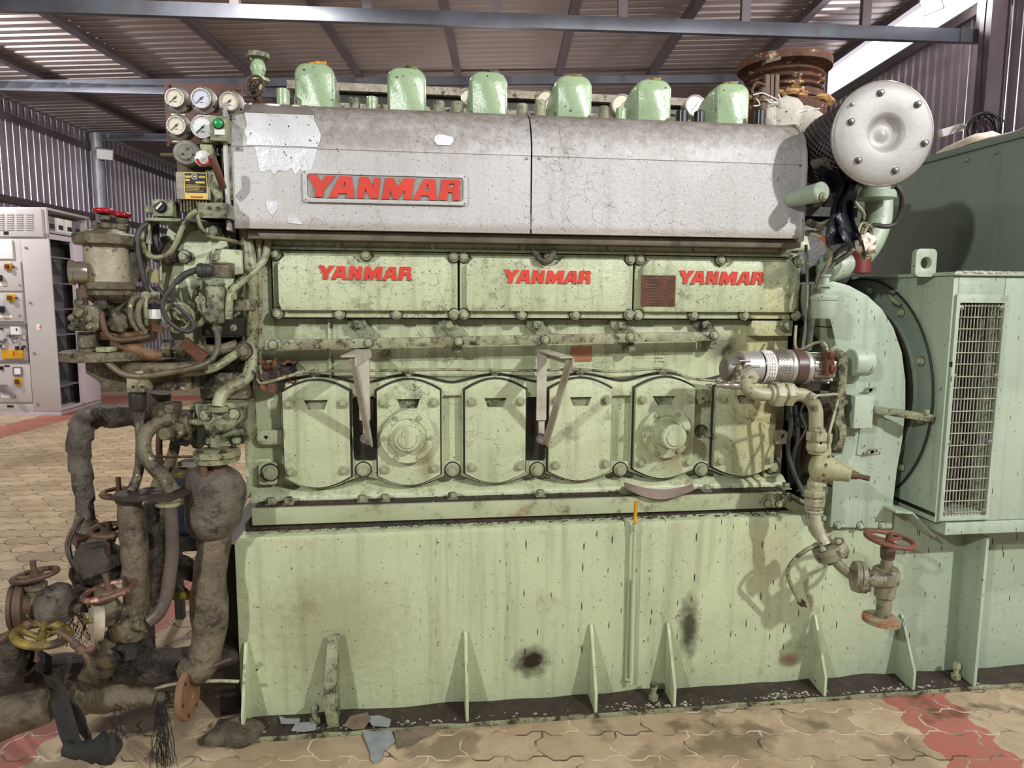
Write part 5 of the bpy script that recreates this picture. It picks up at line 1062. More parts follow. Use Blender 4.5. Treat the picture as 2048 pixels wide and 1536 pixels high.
# exhaust bellows
be = thing('exhaust_bellows', (1.78, 3.4, 2.4), 'rusty ribbed exhaust bellows with a wide flange above the turbocharger', 'bellows')
c = at(1568, 140, 3.4); R0 = pw(91, 3.4); zf = lambda py: Z(1568, py, 3.4)
b = MB(); b.lathe((c.x, c.y, zf(142)), UP, [(0, R0*.75), (0, R0), (.035, R0), (.035, R0*.7)], 56); obj('top_flange', b, rust, be, angle=30)
prof = []; z0, z1 = zf(215), zf(142)
for k in range(61): t_ = k/60; prof.append((t_*(z1-z0), R0*(.80+.055*math.cos(t_*2*PI*5))))
b = MB(); b.lathe((c.x, c.y, z0), UP, prof, 48); obj('convolutions', b, rust, be)
b = MB(); zz0 = zf(232); b.lathe((c.x, c.y, zz0), UP, [(-.10, R0*.7), (-.03, R0*.86), (0, R0*.93), (.03, R0*.93), (.031, R0*.86), (.05, R0*.86), (.051, R0*.9), (.085, R0*.88)], 48); obj('lower_flange', b, rust, be, angle=30)
b = MB()
for px, w in ((1534, .02), (1543, .014), (1553, .018)): p = at(px, 150, 3.14); q = at(px-2, 232, 3.14); b.bar(q, p, w, .02, up=(0, 1, 0))
p = at(1543, 122, 3.14); b.obox(p, V((.035, 0, .01)), V((0, .02, 0)), V((0, 0, .008))); obj('tie_bars', b, lag_white if 0 else rust_dark, be)
b = MB(); random.seed(4)
for k in range(40): a = random.uniform(PI, 2*PI); r_ = R0*random.uniform(.84, .93); b.ball((c.x+r_*math.cos(a), c.y+r_*math.sin(a), zf(212)+random.uniform(-.01, .02)), random.uniform(.01, .03), (1.3, 1, .6), 8, nz=.6)
obj('flaked_lagging', b, mat('orange_crumbling_lagging', (190, 150, 100), (150, 108, 64), 16, rough=.9, bump=1), be)
b = MB(); b.ball(at(1568, 240, 3.05), .10, (.9, .8, 1.05), 20, nz=.4, nzs=7); b.ball(at(1535, 240, 3.05), .07, (.8, .8, 1.3), 16, nz=.4, nzs=7); b.ball(at(1605, 250, 3.05), .10, (1.1, .8, .8), 16, nz=.4, nzs=7)
obj('lagging_cloth', b, lag_white, label='dirty white lagging cloth bundled at the foot of the rusty bellows', cat='cloth')
b = MB(); random.seed(8)
for s in ([(1507, 190), (1522, 186), (1535, 190), (1556, 200)], [(1507, 212), (1520, 210), (1513, 197)], [(1526, 192), (1540, 205), (1556, 206)], [(1590, 228), (1612, 220), (1640, 217)], [(1612, 219), (1625, 226), (1632, 230)], [(1556, 188), (1562, 200), (1566, 214)]): b.tube([at(x, y, 2.98) for x, y in s], .003, 6, .02)
obj('loose_wire', b, white, label='thin white wires curling between the last rocker cover and bellows', cat='wire')
b = MB(); b.cyl(at(1524, 236, 3.0), at(1524, 205, 3.0), .018); b.lathe(at(1524, 205, 3.0), UP, [(0, .024), (.02, .024), (.022, .016), (.06, .014)], 12); b.tube([at(1530, 172, 3.0), at(1514, 165, 3.0), at(1504, 180, 3.0), at(1510, 200, 3.0)], .006, 8); obj('pipe_stub', b, rust_dark, label='rusty pipe stub beside the sixth green rocker cover', cat='pipe')
# ------------------------------------------------------------------ gauge panel, top left
gp = thing('gauge_panel', at(405, 292, 2.7), 'brown instrument board with five round pressure gauges left of the hood', 'gauge board')
YG = 2.70; a = at(327, 165, YG); c = at(489, 292, YG)
b = MB(); b.box(a.x, c.x, YG, YG+.012, c.z, at(400, 166, YG).z); brd = obj('board', b, brown_panel, gp, bevel=.003)
for px, py in ((338, 168), (477, 176), (338, 288)): bolt(brd, at(px, py+3, YG), .006, m=brown_panel, washer=False)
def gauge(px, py, rpx, dial, flange=True):
    Yg = YG-.028; p = at(px, py, Yg); r = pw(rpx, Yg)
    b = MB()
    if flange: b.lathe((p.x, YG, p.z), (0, -1, 0), [(0, r*1.0), (.004, r), (.005, r*.97)], 36)
    b.lathe((p.x, YG, p.z), (0, -1, 0), [(0, r*.72), (.03, r*.74), (.034, r*.72), (.034, r*.64), (.029, r*.62)] if flange else [(0, r), (.028, r), (.032, r*.97), (.032, r*.9), (.027, r*.88)], 36)
    g = obj('gauge', b, steel if flange else alu, gp)
    rd = r*(.62 if flange else .88); yd = YG-(.0295 if flange else .0275)
    b = MB(); b.lathe((p.x, yd, p.z), (0, -1, 0), [(-.002, rd), (0, rd)], 32); obj('dial', b, dial, g)
    b = MB(); u = V((-.72, 0, -.69)); b.bar(V((p.x, yd-.003, p.z))-u*rd*.35, V((p.x, yd-.003, p.z))+u*rd*.85, .0012, .0035, up=(0, 1, 0)); b.lathe((p.x, yd-.002, p.z), (0, -1, 0), [(0, .004), (.003, .003)], 10); obj('needle', b, black, g)
    b = MB()
    for k in range(21):
        t_ = math.radians(225-270*k/20); d = V((math.cos(t_), 0, math.sin(t_))); q = V((p.x, yd-.0006, p.z))
        b.bar(q+d*rd*(.82 if k % 5 else .74), q+d*rd*.92, .0008, .001 if k % 5 else .0018, up=(0, 1, 0))
    b.box(p.x-rd*.2, p.x+rd*.2, yd-.001, yd, p.z-rd*.5, p.z-rd*.42); obj('scale_marks', b, black, g, smooth=False)
    if flange:
        for k in range(3): t_ = PI/2+2*PI*k/3; q = V((p.x+r*.88*math.cos(t_), YG-.005, p.z+r*.88*math.sin(t_))); b = MB(); b.lathe(q, (0, -1, 0), [(0, .0045), (.003, .004)], 10); obj('screw', b, dark, g)
        b = MB(); b.box(p.x-.024, p.x+.024, YG-.003, YG, p.z-r*1.17, p.z-r*1.05); obj('caption_strip', b, steel, g)
for px, py, r, m, f_ in ((350, 196, 23.2, glass_dial, 1), (403, 197, 24.6, dial_blue, 1), (459, 203, 23.2, glass_dial, 1), (353, 251, 23.2, glass_dial, 1), (405, 254, 21, dial_white, 0)): gauge(px, py, r, m, f_)
bb = thing('push_button_box', at(434, 280, 2.6), 'small green box with a green push button in front of the gauge board', 'switch box')
b = MB(); p0, p1 = at(420, 281, 2.60), at(452, 232, 2.60); b.box(p0.x, p1.x, 2.60, 2.68, p0.z, p1.z); obj('box', b, green_dirty, bb, bevel=.003)
p = at(437, 248, 2.60); b = MB(); b.lathe(p, (0, -1, 0), [(0, .019), (.006, .018), (.007, .016)], 24); obj('button_ring', b, black, bb)
b = MB(); b.lathe(p+V((0, -.006, 0)), (0, -1, 0), [(0, .016), (.008, .015), (.011, .011)], 24); obj('button', b, green_btn, bb)
b = MB(); q0, q1 = at(429, 269, 2.598), at(449, 258, 2.598); b.box(q0.x, q1.x, 2.598, 2.601, q0.z, q1.z); obj('label_tag', b, white, bb)
# top left valve above the hood
tv = thing('vent_valve', at(515, 190, 2.95), 'green vent valve with top flange and small rusty handwheel above the hood', 'valve')
YT = 2.95; q = at(517, 160, YT); zz = lambda py: Z(517, py, YT)
b = MB(); b.lathe((q.x, q.y, 0), UP, [(zz(182), .022), (zz(166), .024), (zz(164), .042), (zz(158), .042), (zz(156), .022), (zz(150), .022), (zz(138), .030), (zz(128), .026), (zz(120), .018), (zz(118), .022)], 24); obj('valve_body', b, green_rock, tv)
b = MB(); b.lathe((q.x, q.y, 0), UP, [(zz(117), .042), (zz(110), .044), (zz(108), .044)], 28); b.cyl((q.x-.02, q.y-.02, zz(125)), (q.x-.02, q.y-.02, zz(105)), .005); obj('top_flange', b, green_dirty, tv)
b = MB(); b.tube([at(512, 160, 2.93), at(508, 175, 2.92), at(515, 195, 2.93), at(520, 215, 2.95)], .018, 12); obj('elbow', b, rust_dark, tv)
handwheel(tv, at(509, 172, 2.88), (-.35, -1, .1), .038, .0055, rust_dark, .010, 4)
# governor group
gv = thing('governor', at(395, 400, 2.62), 'grimy governor unit with round knob, red-scaled dial and brown lever under the gauge board', 'governor')
b = MB(); p0, p1 = at(356, 400, 2.66), at(420, 300, 2.66); b.box(p0.x, p1.x, 2.66, 2.86, p0.z, p1.z); b.box(p0.x-.06, p0.x, 2.68, 2.7, at(330, 310, 2.66).z, at(330, 303, 2.66).z); obj('casing', b, oily, gv, bevel=.006)
b = MB(); b.lathe(at(376, 308, 2.62), (0, -1, 0), [(-.05, .04), (0, .043), (.02, .043), (.026, .039), (.027, .026), (.029, .026), (.031, .024)], 32); kn = obj('round_knob', b, mat('grey_cast_knob', (118, 114, 104), (96, 92, 84), 20, grime=(50, 46, 38), rough=.45, metal=.2, bump=.4), gv)
for k in range(4): t_ = PI/4*(2*k+.0); p = at(376, 308, 2.59)+V((.017*math.cos(t_), -.002, .017*math.sin(t_))); b = MB(); b.lathe(p, (0, -1, 0), [(0, .004), (.004, .003)], 8); obj('screw', b, dark, kn)
b = MB(); b.box(at(401, 330, 2.62).x, at(426, 330, 2.62).x, 2.62, 2.68, Z(401, 330, 2.62), Z(401, 288, 2.62)); b.lathe(at(417, 288, 2.66), UP, [(0, .022), (.016, .02)], 16); obj('head_block', b, pipe_g, gv, bevel=.004)
b = MB(); b.lathe(at(407, 318, 2.60), (0, -1, 0), [(0, .027), (.008, .027), (.009, .006), (.012, .005)], 28); ds = obj('dial_disc', b, alu, gv)
b = MB(); q = at(407, 318, 2.59); rr = [(r*math.cos(t_), r*math.sin(t_)) for r, seq in ((.025, range(13)), (.017, range(12, -1, -1))) for t_ in [math.radians(180+15*k) for k in seq]]; b.prism([(q.x+x, q.z+z) for x, z in rr], 2.587, 2.592); obj('red_scale', b, red_gloss, ds)
b = MB(); b.tube([at(424, 315, 2.54), at(436, 345, 2.56), at(446, 375, 2.60)], .0125, 12); b.lathe(at(424, 315, 2.54), at(424, 315, 2.54)-at(436, 345, 2.56), [(0, .0135), (.008, .009)], 12); obj('brown_lever', b, brown_panel, gv)
b = MB(); p0, p1 = at(352, 398, 2.6), at(418, 344, 2.6); b.box(p0.x, p1.x, 2.605, 2.68, p0.z, p1.z); obj('plate_box', b, mat('stained_grey_box', (160, 154, 142), (120, 112, 98), 14, grime=(70, 60, 46), g=(.56, .68), gs=18, rough=.45, bump=.3), gv, bevel=.004)
b = MB(); b.lathe(at(385, 425, 2.66), UP, [(0, .045), (.05, .045)], 24)
for k in range(9): x = at(360+k*6.3, 405, 2.61).x; b.box(x, x+.005, 2.61, 2.66, Z(380, 424, 2.61), Z(380, 399, 2.61))
obj('finned_base', b, oily, gv)
npl = thing('brass_name_plate', at(391, 396, 2.6), 'small brass and black maker plate with a round hole below the governor knob', 'name plate')
p0, p1 = at(370, 398, 2.603), at(414, 346, 2.603); b = MB(); b.box(p0.x, p1.x, 2.601, 2.604, p0.z, p1.z); obj('plate', b, brass, npl)
W = p1.x-p0.x; H = p1.z-p0.z; b = MB(); b.box(p0.x+W*.04, p1.x-W*.04, 2.6003, 2.6012, p0.z+H*.24, p1.z-H*.03); f_ = obj('black_field', b, black, npl)
b = MB()
for (u0, v0, u1, v1) in ((.07, .8, .3, .88), (.07, .68, .25, .75), (.65, .8, .93, .88), (.5, .6, .9, .67)): b.box(p0.x+W*u0, p0.x+W*u1, 2.5998, 2.6004, p0.z+H*v0, p0.z+H*v1)
for k in range(5): b.box(p0.x+W*.08, p0.x+W*(.6+.3*random.random()), 2.5998, 2.6004, p0.z+H*(.3+k*.055), p0.z+H*(.318+k*.055))
obj('fine_print', b, brass, npl); b = MB(); word(b, p0.x+W*.24, p0.z+H*.05, W*.55, 2.5995, 2.602); obj('lettering', b, red, npl)
b = MB(); b.torus((p0.x+W*.46, 2.6, p1.z-H*.16), (0, 1, 0), .009, .002, 20, 6); b.ball((p0.x+W*.46, 2.602, p1.z-H*.16), .007, (1, .5, 1), 10); obj('sight_hole', b, steel, npl)
# switch box and shelf
sb = thing('rotary_switch_box', at(325, 430, 2.62), 'green switch box with a black rotary selector on a small shelf', 'switch box')
b = MB(); p0, p1 = at(306, 432, 2.60), at(345, 399, 2.60); b.box(p0.x, p1.x, 2.60, 2.68, p0.z, p1.z); p2 = at(289, 426, 2.62); b.box(p2.x, p0.x, 2.62, 2.66, p2.z, p2.z+.025); obj('box', b, green_dirty, sb, bevel=.004)
p = at(322, 414, 2.60); b = MB(); b.lathe(p, (0, -1, 0), [(0, .021), (.006, .021), (.007, .016), (.014, .015)], 24); obj('selector', b, black, sb); b = MB(); b.bar(p+V((-.010, -.017, -.009)), p+V((.009, -.017, .011)), .006, .007, up=(0, 1, 0)); obj('pointer', b, cloth, sb)
b = MB(); b.box(at(292, 440, 2.58).x, at(362, 440, 2.58).x, 2.58, 2.75, Z(325, 442, 2.58), Z(325, 436, 2.58)); obj('shelf_plate', b, green_dirty, sb, bevel=.002)
hb = thing('terminal_box', at(425, 438, 2.6), 'green terminal box with two screws above the gear case', 'box')
b = MB(); p0, p1 = at(396, 436, 2.58), at(456, 406, 2.58); b.box(p0.x, p1.x, 2.58, 2.72, p0.z, p1.z); b.box(p0.x-.004, p1.x+.004, 2.576, 2.73, p0.z, p0.z+.008); bo = obj('box', b, green_dirty, hb, bevel=.005)
for px in (419, 437): bolt(bo, at(px, 416, 2.58), .006, m=dark, washer=False)
b = MB(); b.box(at(418, 400, 2.62).x, at(442, 400, 2.62).x, 2.62, 2.7, Z(430, 408, 2.62), Z(430, 340, 2.62)); b.tube([at(415, 345, 2.66), at(425, 370, 2.62), at(440, 400, 2.6)], .014, 8); b.box(at(440, 260, 2.66).x, at(462, 260, 2.66).x, 2.66, 2.8, Z(450, 400, 2.66), Z(450, 285, 2.66)); obj('bracket_arm', b, green_dirty, hb, bevel=.003)
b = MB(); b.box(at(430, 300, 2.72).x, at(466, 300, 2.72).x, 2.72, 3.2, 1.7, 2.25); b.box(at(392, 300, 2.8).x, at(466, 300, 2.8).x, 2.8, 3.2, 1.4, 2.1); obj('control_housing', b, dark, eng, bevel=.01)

# ------------------------------------------------------------------ timing gear case
gc = thing('gear_case', at(405, 700, 2.8), 'rounded pale green gear case casting at the left end of the engine', 'casing')
YC = 2.76
OC = [(335, 452), (378, 440), (470, 446), (486, 470), (488, 640), (484, 700), (400, 700), (350, 690), (325, 640), (318, 560), (322, 500)]
b = MB(); b.prism([(at(x, y, YC).x, at(x, y, YC).z) for x, y in OC], YC, 3.2); obj('case', b, green, gc, bevel=.035)
b = MB(); b.prism([(at(x, y, 2.72).x, at(x, y, 2.72).z) for x, y in ((378, 462), (420, 452), (448, 462), (462, 500), (470, 560), (455, 610), (400, 650), (345, 640), (335, 570), (352, 500))], 2.715, 2.78); obj('bulge', b, green, gc, bevel=.025)
b = MB(); b.prism([(at(x, y, 2.70).x, at(x, y, 2.70).z) for x, y in ((425, 497), (484, 500), (486, 548), (462, 552), (425, 528))], 2.69, 2.74); obj('side_pad', b, green, gc, bevel=.006)
b = MB(); b.prism([(at(x, y, 2.70).x, at(x, y, 2.70).z) for x, y in ((310, 478), (332, 470), (350, 500), (382, 504), (382, 518), (330, 530), (305, 522), (300, 495))], 2.70, 2.74); obj('mounting_flange', b, oily, gc, bevel=.004)
for px, py in ((431, 463), (368, 513), (432, 514), (470, 655)): bolt(gc, at(px, py, 2.70 if py != 655 else 2.74), .0155, m=green_dirty)
b = MB(); b.lathe(at(367, 462, 2.716), (0, -1, 0), [(-.001, .005), (.0015, .005)], 10); obj('small_hole', b, dark, gc)
b = MB(); b.box(at(402, 640, 2.72).x, at(488, 640, 2.72).x, 2.72, 2.9, Z(440, 672, 2.72), Z(440, 636, 2.72)); b.box(at(410, 700, 2.76).x, at(485, 700, 2.76).x, 2.76, 2.95, Z(440, 700, 2.76), Z(440, 672, 2.76)); obj('lower_bracket', b, dark, gc, bevel=.005)
# fuel feed pump
fp = thing('feed_pump', at(430, 650, 2.6), 'pale green fuel feed pump with a fluted barrel on the gear case', 'pump')
YU = 2.62; q = at(432, 600, YU); zz = lambda py: Z(432, py, YU)
b = MB(); b.lathe((q.x, q.y, 0), UP, [(zz(648), .020), (zz(645), .034), (zz(636), .038), (zz(606), .038), (zz(604), .035), (zz(578), .036), (zz(574), .034)], 24); b.lathe((q.x-.005, q.y-.035, zz(628)), (0, -1, 0), [(-.02, .026), (.012, .026), (.014, .022)], 20); obj('pump_body', b, green_dirty, fp)
b = MB(); b.lathe((q.x, q.y, 0), UP, [(zz(574), .030), (zz(571), .030), (zz(570), .034), (zz(566), .034)], 6); obj('hex_ring', b, green_dirty, fp); b = MB(); b.lathe((q.x, q.y, 0), UP, [(zz(665), .014), (zz(655), .020), (zz(652), .015), (zz(650), .020), (zz(647), .016)], 16); obj('ringed_neck', b, green_dirty, fp)
b = MB(); b.tube([at(402, 602, 2.60), at(407, 615, 2.58), at(408, 635, 2.58), at(400, 648, 2.59), at(385, 652, 2.6), at(366, 655, 2.62)], .010, 10, .01); b.lathe(at(403, 600, 2.60), (0, -1, 0), [(-.02, .017), (.015, .017)], 14); obj('outlet_tube', b, green_dirty, fp)
b = MB(); b.tube([at(487, 560, 2.66), at(470, 575, 2.62), at(461, 590, 2.60), at(458, 615, 2.60), at(458, 638, 2.60)], .013, 12, .01); obj('inlet_tube', b, pipe_g, fp)
b = MB(); b.prism([(at(x, y, 2.62).x, at(x, y, 2.62).z) for x, y in ((388, 640), (402, 602), (410, 610), (408, 645))], 2.62, 2.65); b.cyl(at(394, 570, 2.66), at(386, 622, 2.68), .010); b.obox(at(396, 570, 2.68), V((.02, 0, 0)), V((0, .02, 0)), V((0, 0, .016))); obj('side_rib', b, green_dirty, fp)
ps = thing('pressure_switch', at(430, 555, 2.58), 'grimy block with ribbed rubber boot and thick black cable on the gear case', 'switch')
b = MB(); p0, p1 = at(425, 555, 2.57), at(456, 526, 2.57); b.box(p0.x, p1.x, 2.57, 2.66, p0.z, p1.z); b.box(p0.x-.01, p1.x, 2.565, 2.67, p1.z-.004, p1.z+.003); obj('block', b, oily, ps, bevel=.003)
b = MB(); b.tube([(*at(394, 540, 2.57), .014), (*at(397, 540, 2.57), .024), (*at(404, 541, 2.57), .026), (*at(407, 541, 2.57), .022), (*at(410, 541, 2.57), .025), (*at(413, 541, 2.57), .021), (*at(416, 541, 2.57), .024), (*at(426, 541, 2.57), .018)], None, 18, .004); obj('rubber_boot', b, rubber, ps)
b = MB(); b.tube([at(395, 540, 2.57), at(372, 548, 2.56), at(352, 565, 2.55), at(338, 582, 2.54), at(328, 598, 2.54), at(325, 620, 2.54), at(335, 640, 2.55), at(352, 655, 2.56), at(375, 664, 2.57), at(388, 655, 2.57), at(380, 635, 2.57), at(355, 612, 2.57), at(328, 590, 2.58), at(315, 575, 2.6)], .0075, 10); b.tube([at(395, 540, 2.57), at(372, 548, 2.56), at(352, 565, 2.55)], .0115, 10); obj('cable', b, rubber, ps)
b = MB()
for k in range(4): b.torus(at(356, 635, 2.60-.006*k), V((.3*math.sin(k*2.1), -1, .35*math.cos(k*1.3))), .045+.006*(k % 2), .0055, 26, 8)
obj('wire_coil', b, pipe_g, label='coil of grimy thin cable hanging in front of the lower gear case', cat='cable')
wb = thing('lamp_socket', at(302, 640, 2.56), 'small green socket box with white cap and drooping pipe left of the gear case', 'box')
b = MB(); p0, p1 = at(290, 603, 2.58), at(320, 583, 2.58); b.box(p0.x, p1.x, 2.58, 2.64, p0.z, p1.z); b.lathe(at(293, 592, 2.57), (0, -1, 0), [(-.02, .016), (.01, .016)], 16); obj('box', b, pipe_g, wb, bevel=.003)
b = MB(); b.tube([at(293, 592, 2.565), at(291, 605, 2.55), at(291, 625, 2.55), at(293, 650, 2.56)], .0085, 10, .01); obj('bent_pipe', b, pipe_g, wb)
b = MB(); p0, p1 = at(297, 638, 2.56), at(321, 618, 2.56); b.box(p0.x, p1.x, 2.56, 2.60, p0.z, p1.z); obj('white_cap', b, white, wb, bevel=.003); b = MB(); b.box(p0.x-.003, p1.x, 2.558, 2.605, p1.z, p1.z+.018); obj('black_cap', b, black, wb)
b = MB(); p0 = at(297, 655, 2.56); b.add([at(296, 641, 2.56), at(326, 655, 2.55), at(326, 668, 2.55), at(296, 658, 2.56)]+[p+V((0, .01, 0)) for p in (at(296, 641, 2.56), at(326, 655, 2.55), at(326, 668, 2.55), at(296, 658, 2.56))], [(0, 1, 2, 3), (7, 6, 5, 4), (0, 4, 5, 1), (1, 5, 6, 2), (2, 6, 7, 3), (3, 7, 4, 0)]); obj('brown_tag', b, brown_plate, label='brown stamped metal tag below the white cap, left of the gear case', cat='tag')
# electric cable bundle from switch box shelf
for nm, pts, r, m, lb in (('cable', [(318, 442, 2.62), (295, 446, 2.60), (278, 462, 2.58), (274, 490, 2.57), (280, 525, 2.57), (288, 560, 2.57), (296, 585, 2.58)], .0095, rubber, 'outermost black cable looping down from the switch box shelf'),
    ('cable', [(312, 443, 2.66), (296, 452, 2.65), (286, 475, 2.62), (290, 505, 2.6), (310, 515, 2.58), (335, 510, 2.57), (350, 490, 2.56), (365, 455, 2.56), (380, 430, 2.56), (394, 422, 2.56)], .009, pipe_g, 'pale green-to-black cable looping from the terminal box into the switch box'),
    ('cable', [(300, 444, 2.64), (288, 470, 2.63), (284, 510, 2.62), (292, 550, 2.62), (294, 580, 2.62)], .009, rubber, 'black cable in the middle of the bundle left of the gear case'),
    ('cable', [(312, 446, 2.68), (311, 480, 2.66), (318, 500, 2.66), (322, 485, 2.66)], .012, rubber, 'short thick black hose stub under the switch box'),
    ('cable', [(298, 442, 2.60), (298, 520, 2.60), (290, 560, 2.6), (312, 590, 2.6), (345, 620, 2.6), (380, 652, 2.6)], .005, pipe_g, 'thin straight conduit dropping from the switch box shelf'),
    ('cable', [(320, 520, 2.64), (322, 560, 2.62), (326, 590, 2.6), (340, 640, 2.6)], .0055, pipe_g, 'thin pale wire running down the left edge of the gear case')):
    cable(nm, pts, r, m, lb, nz=.1, nzs=40)
b = MB(); p0, p1 = at(301, 565, 2.7), at(312, 538, 2.7); b.box(p0.x, p1.x, 2.7, 2.72, p0.z, p1.z); obj('yellow_tag', b, mat('pale_yellow_tag', (200, 190, 130), rough=.5), label='pale yellow tag hanging left of the gear case', cat='tag')
# tall pipes at the left front corner of the engine
tp = thing('coolant_standpipe', at(498, 760, 2.72), 'tall speckled green standpipe at the left corner of the engine', 'pipe')
b = MB(); b.tube([at(490, 462, 2.74), at(500, 520, 2.72), at(505, 600, 2.72), at(503, 690, 2.72), at(500, 740, 2.70), at(485, 762, 2.67), at(460, 775, 2.63), at(442, 792, 2.6), at(436, 815, 2.58)], .0225, 16, .02, nz=.12, nzs=60); obj('pipe', b, pipe_g, tp)
b = MB(); p = at(492, 610, 2.70); b.box(p.x-.05, p.x+.035, 2.69, 2.75, p.z-.02, p.z+.02); obj('pipe_clamp', b, pipe_g, tp, bevel=.004); bolt(tp, at(487, 702, 2.68), .021, m=oily, ax=(.1, -1, 0))
b = MB(); b.lathe(at(487, 702, 2.70), (0, -1, 0), [(-.03, .038), (.0, .036), (.006, .032)], 24); obj('banjo_joint', b, pipe_g, tp)
for pts, r, lb in (([(517, 470, 2.76), (518, 540, 2.74), (520, 600, 2.74), (519, 700, 2.74), (520, 748, 2.74)], .0085, 'slim speckled pipe just right of the tall standpipe'),
                   ([(536, 478, 2.76), (532, 510, 2.75), (520, 530, 2.73), (505, 545, 2.70), (480, 565, 2.68), (462, 580, 2.64)], .014, 'speckled pipe slanting from under the hood sill to the feed pump'),
                   ([(478, 705, 2.68), (450, 722, 2.66), (430, 735, 2.64), (400, 742, 2.62), (360, 745, 2.6)], .016, 'grimy pipe slanting down left from the banjo joint'),
                   ([(475, 690, 2.70), (440, 700, 2.68), (400, 700, 2.66), (350, 697, 2.62)], .022, 'oily horizontal pipe under the gear case with big union nuts')):
    cable('pipe', pts, r, pipe_g if r < .02 else oily, lb, 'pipe', nz=.12, nzs=60)
b = MB(); b.lathe(at(517, 490, 2.757), UP, [(-.03, .012), (.0, .014), (.02, .014), (.022, .010)], 6); b.lathe(at(536, 483, 2.757), UP, [(-.01, .014), (.02, .014)], 6); obj('pipe_nut', b, pipe_g, label='two green nuts on the slim pipes under the hood sill', cat='nut')
b = MB(); b.lathe(at(328, 697, 2.62), (1, 0, -.02), [(0, .024), (.001, .036), (.03, .036), (.032, .026), (.04, .026), (.041, .038), (.075, .038), (.078, .025)], 6); obj('union_nut', b, oily, label='large oily union nut on the horizontal pipe below the gear case', cat='nut', bevel=.002)
b = MB(); b.tube([at(205, 715, 2.50), at(240, 745, 2.48), at(280, 753, 2.47), at(340, 745, 2.48), at(390, 735, 2.50), at(425, 718, 2.54), at(436, 690, 2.57), at(434, 662, 2.60)], .0105, 12); obj('sagging_hose', b, mat('grey_blue_hose', (78, 78, 70), (110, 94, 62), 3, grime=(48, 42, 32), rough=.4, bump=.4), label='long sagging dark hose from the feed pump to the big left flange', cat='hose')
b = MB(); b.obox(at(388, 700, 2.55), V((.035, 0, -.03)), V((0, .01, 0)), V((.012, 0, .014))); obj('flat_tag', b, brown_plate, label='dark slanting metal strip in front of the oily horizontal pipe', cat='strip')
b = MB(); b.tube([at(250, 735, 2.58), at(300, 737, 2.58), at(360, 736, 2.58), at(415, 728, 2.60)], .021, 14, .02, nz=.15, nzs=50); b.lathe(at(262, 733, 2.57), (0, -1, 0), [(-.03, .024), (.018, .024), (.02, .018)], 6); obj('crosswise_pipe', b, oily, label='oily crosswise pipe with end nut right of the big left flange', cat='pipe')

# ------------------------------------------------------------------ duplex oil filter
of = thing('oil_filter', at(215, 590, 2.58), 'tall grimy cylindrical oil filter housing with a wide top flange on the left', 'filter')
q = at(214, 540, 2.58); R1 = pw(38, 2.58); zz = lambda py: Z(214, py, 2.58)
b = MB(); b.lathe((q.x, q.y, 0), UP, [(zz(570), R1), (zz(492), R1*.97)], 36); obj('barrel', b, mat('grimy_tan_cast_iron', (164, 156, 134), (136, 126, 104), 7, grime=(76, 64, 46), g=(.56, .68), gs=9, speck=(40, 34, 26), sp=.9, sps=45, rough=.35, bump=.7, bs=30), of)
b = MB(); b.lathe((q.x, q.y, 0), UP, [(zz(492), R1*1.0), (zz(490), R1*1.45), (zz(472), R1*1.5), (zz(470), R1*1.4), (zz(466), R1*1.0), (zz(458), R1*.5), (zz(456), R1*.2)], 8); b.lathe((q.x, q.y, 0), UP, [(zz(474), R1*1.1), (zz(464), R1*.9), (zz(458), R1*.5)], 28); obj('lid', b, oily, of, bevel=.004)
b = MB(); b.lathe((q.x, q.y, 0), UP, [(zz(606), R1*.7), (zz(596), R1*1.0), (zz(590), R1*1.12), (zz(582), R1*1.08), (zz(578), R1*1.2), (zz(566), R1*1.18), (zz(564), R1*1.0)], 28); obj('lower_band', b, oily, of)
b = MB(); q2 = at(256, 540, 2.80); b.lathe((q2.x, q2.y, 0), UP, [(zz(560), R1), (zz(496), R1), (zz(492), R1*1.35), (zz(478), R1*1.35), (zz(474), R1*.8), (zz(466), R1*.3)], 28); obj('rear_barrel', b, oily, of)
for px, zc_, Yv in ((209, 1, 2.56), (245, 0, 2.74)):
    v = at(px, 440, Yv); zv = lambda py: Z(px, py, Yv); b = MB(); s = 0 if zc_ else 8
    b.lathe((v.x, v.y, 0), UP, [(zv(466+s*.5), .016), (zv(458+s*.5), .016), (zv(456+s*.5), .022), (zv(446+s*.4), .022), (zv(444+s*.4), .012), (zv(440+s*.3), .018), (zv(432+s*.5), .018), (zv(429+s*.5), .008), (zv(424+s*.9), .008)], 16); b.cyl((v.x-.04, v.y, zv(450+s*.4)), (v.x, v.y, zv(450+s*.4)), .010)
    vb = obj('vent_valve', b, oily, of); b = MB(); cc_ = V((v.x, v.y, zv(423 if zc_ else 431))); b.torus(cc_, (0, .05, 1), .026 if zc_ else .024, .0085, 28, 10)
    for k in range(4): a_ = PI/2*k+.3; b.cyl(cc_, cc_+V((math.cos(a_)*.025, math.sin(a_)*.025, 0)), .005, seg=8)
    b.lathe(cc_-UP*.008, UP, [(0, .010), (.018, .008)], 10); obj('red_handwheel', b, red_gloss, vb)
b = MB(); b.tube([at(200, 456, 2.56), at(188, 456, 2.54), at(176, 466, 2.53), at(172, 480, 2.54)], .008, 8, .01); obj('vent_tube', b, oily, of)
pg = thing('side_pressure_gauge', at(165, 575, 2.52), 'steel pressure gauge seen edge-on at the left of the oil filter', 'gauge')
b = MB(); b.lathe(at(178, 546, 2.52), V((-1, -.25, 0)), [(0, .034), (.012, .037), (.040, .037), (.042, .041), (.052, .041), (.056, .037), (.056, .034), (.050, .032)], 36); obj('case', b, mat('brushed_gauge_steel', (180, 172, 160), (150, 140, 124), 9, rough=.22, metal=.8, bump=.1), pg)
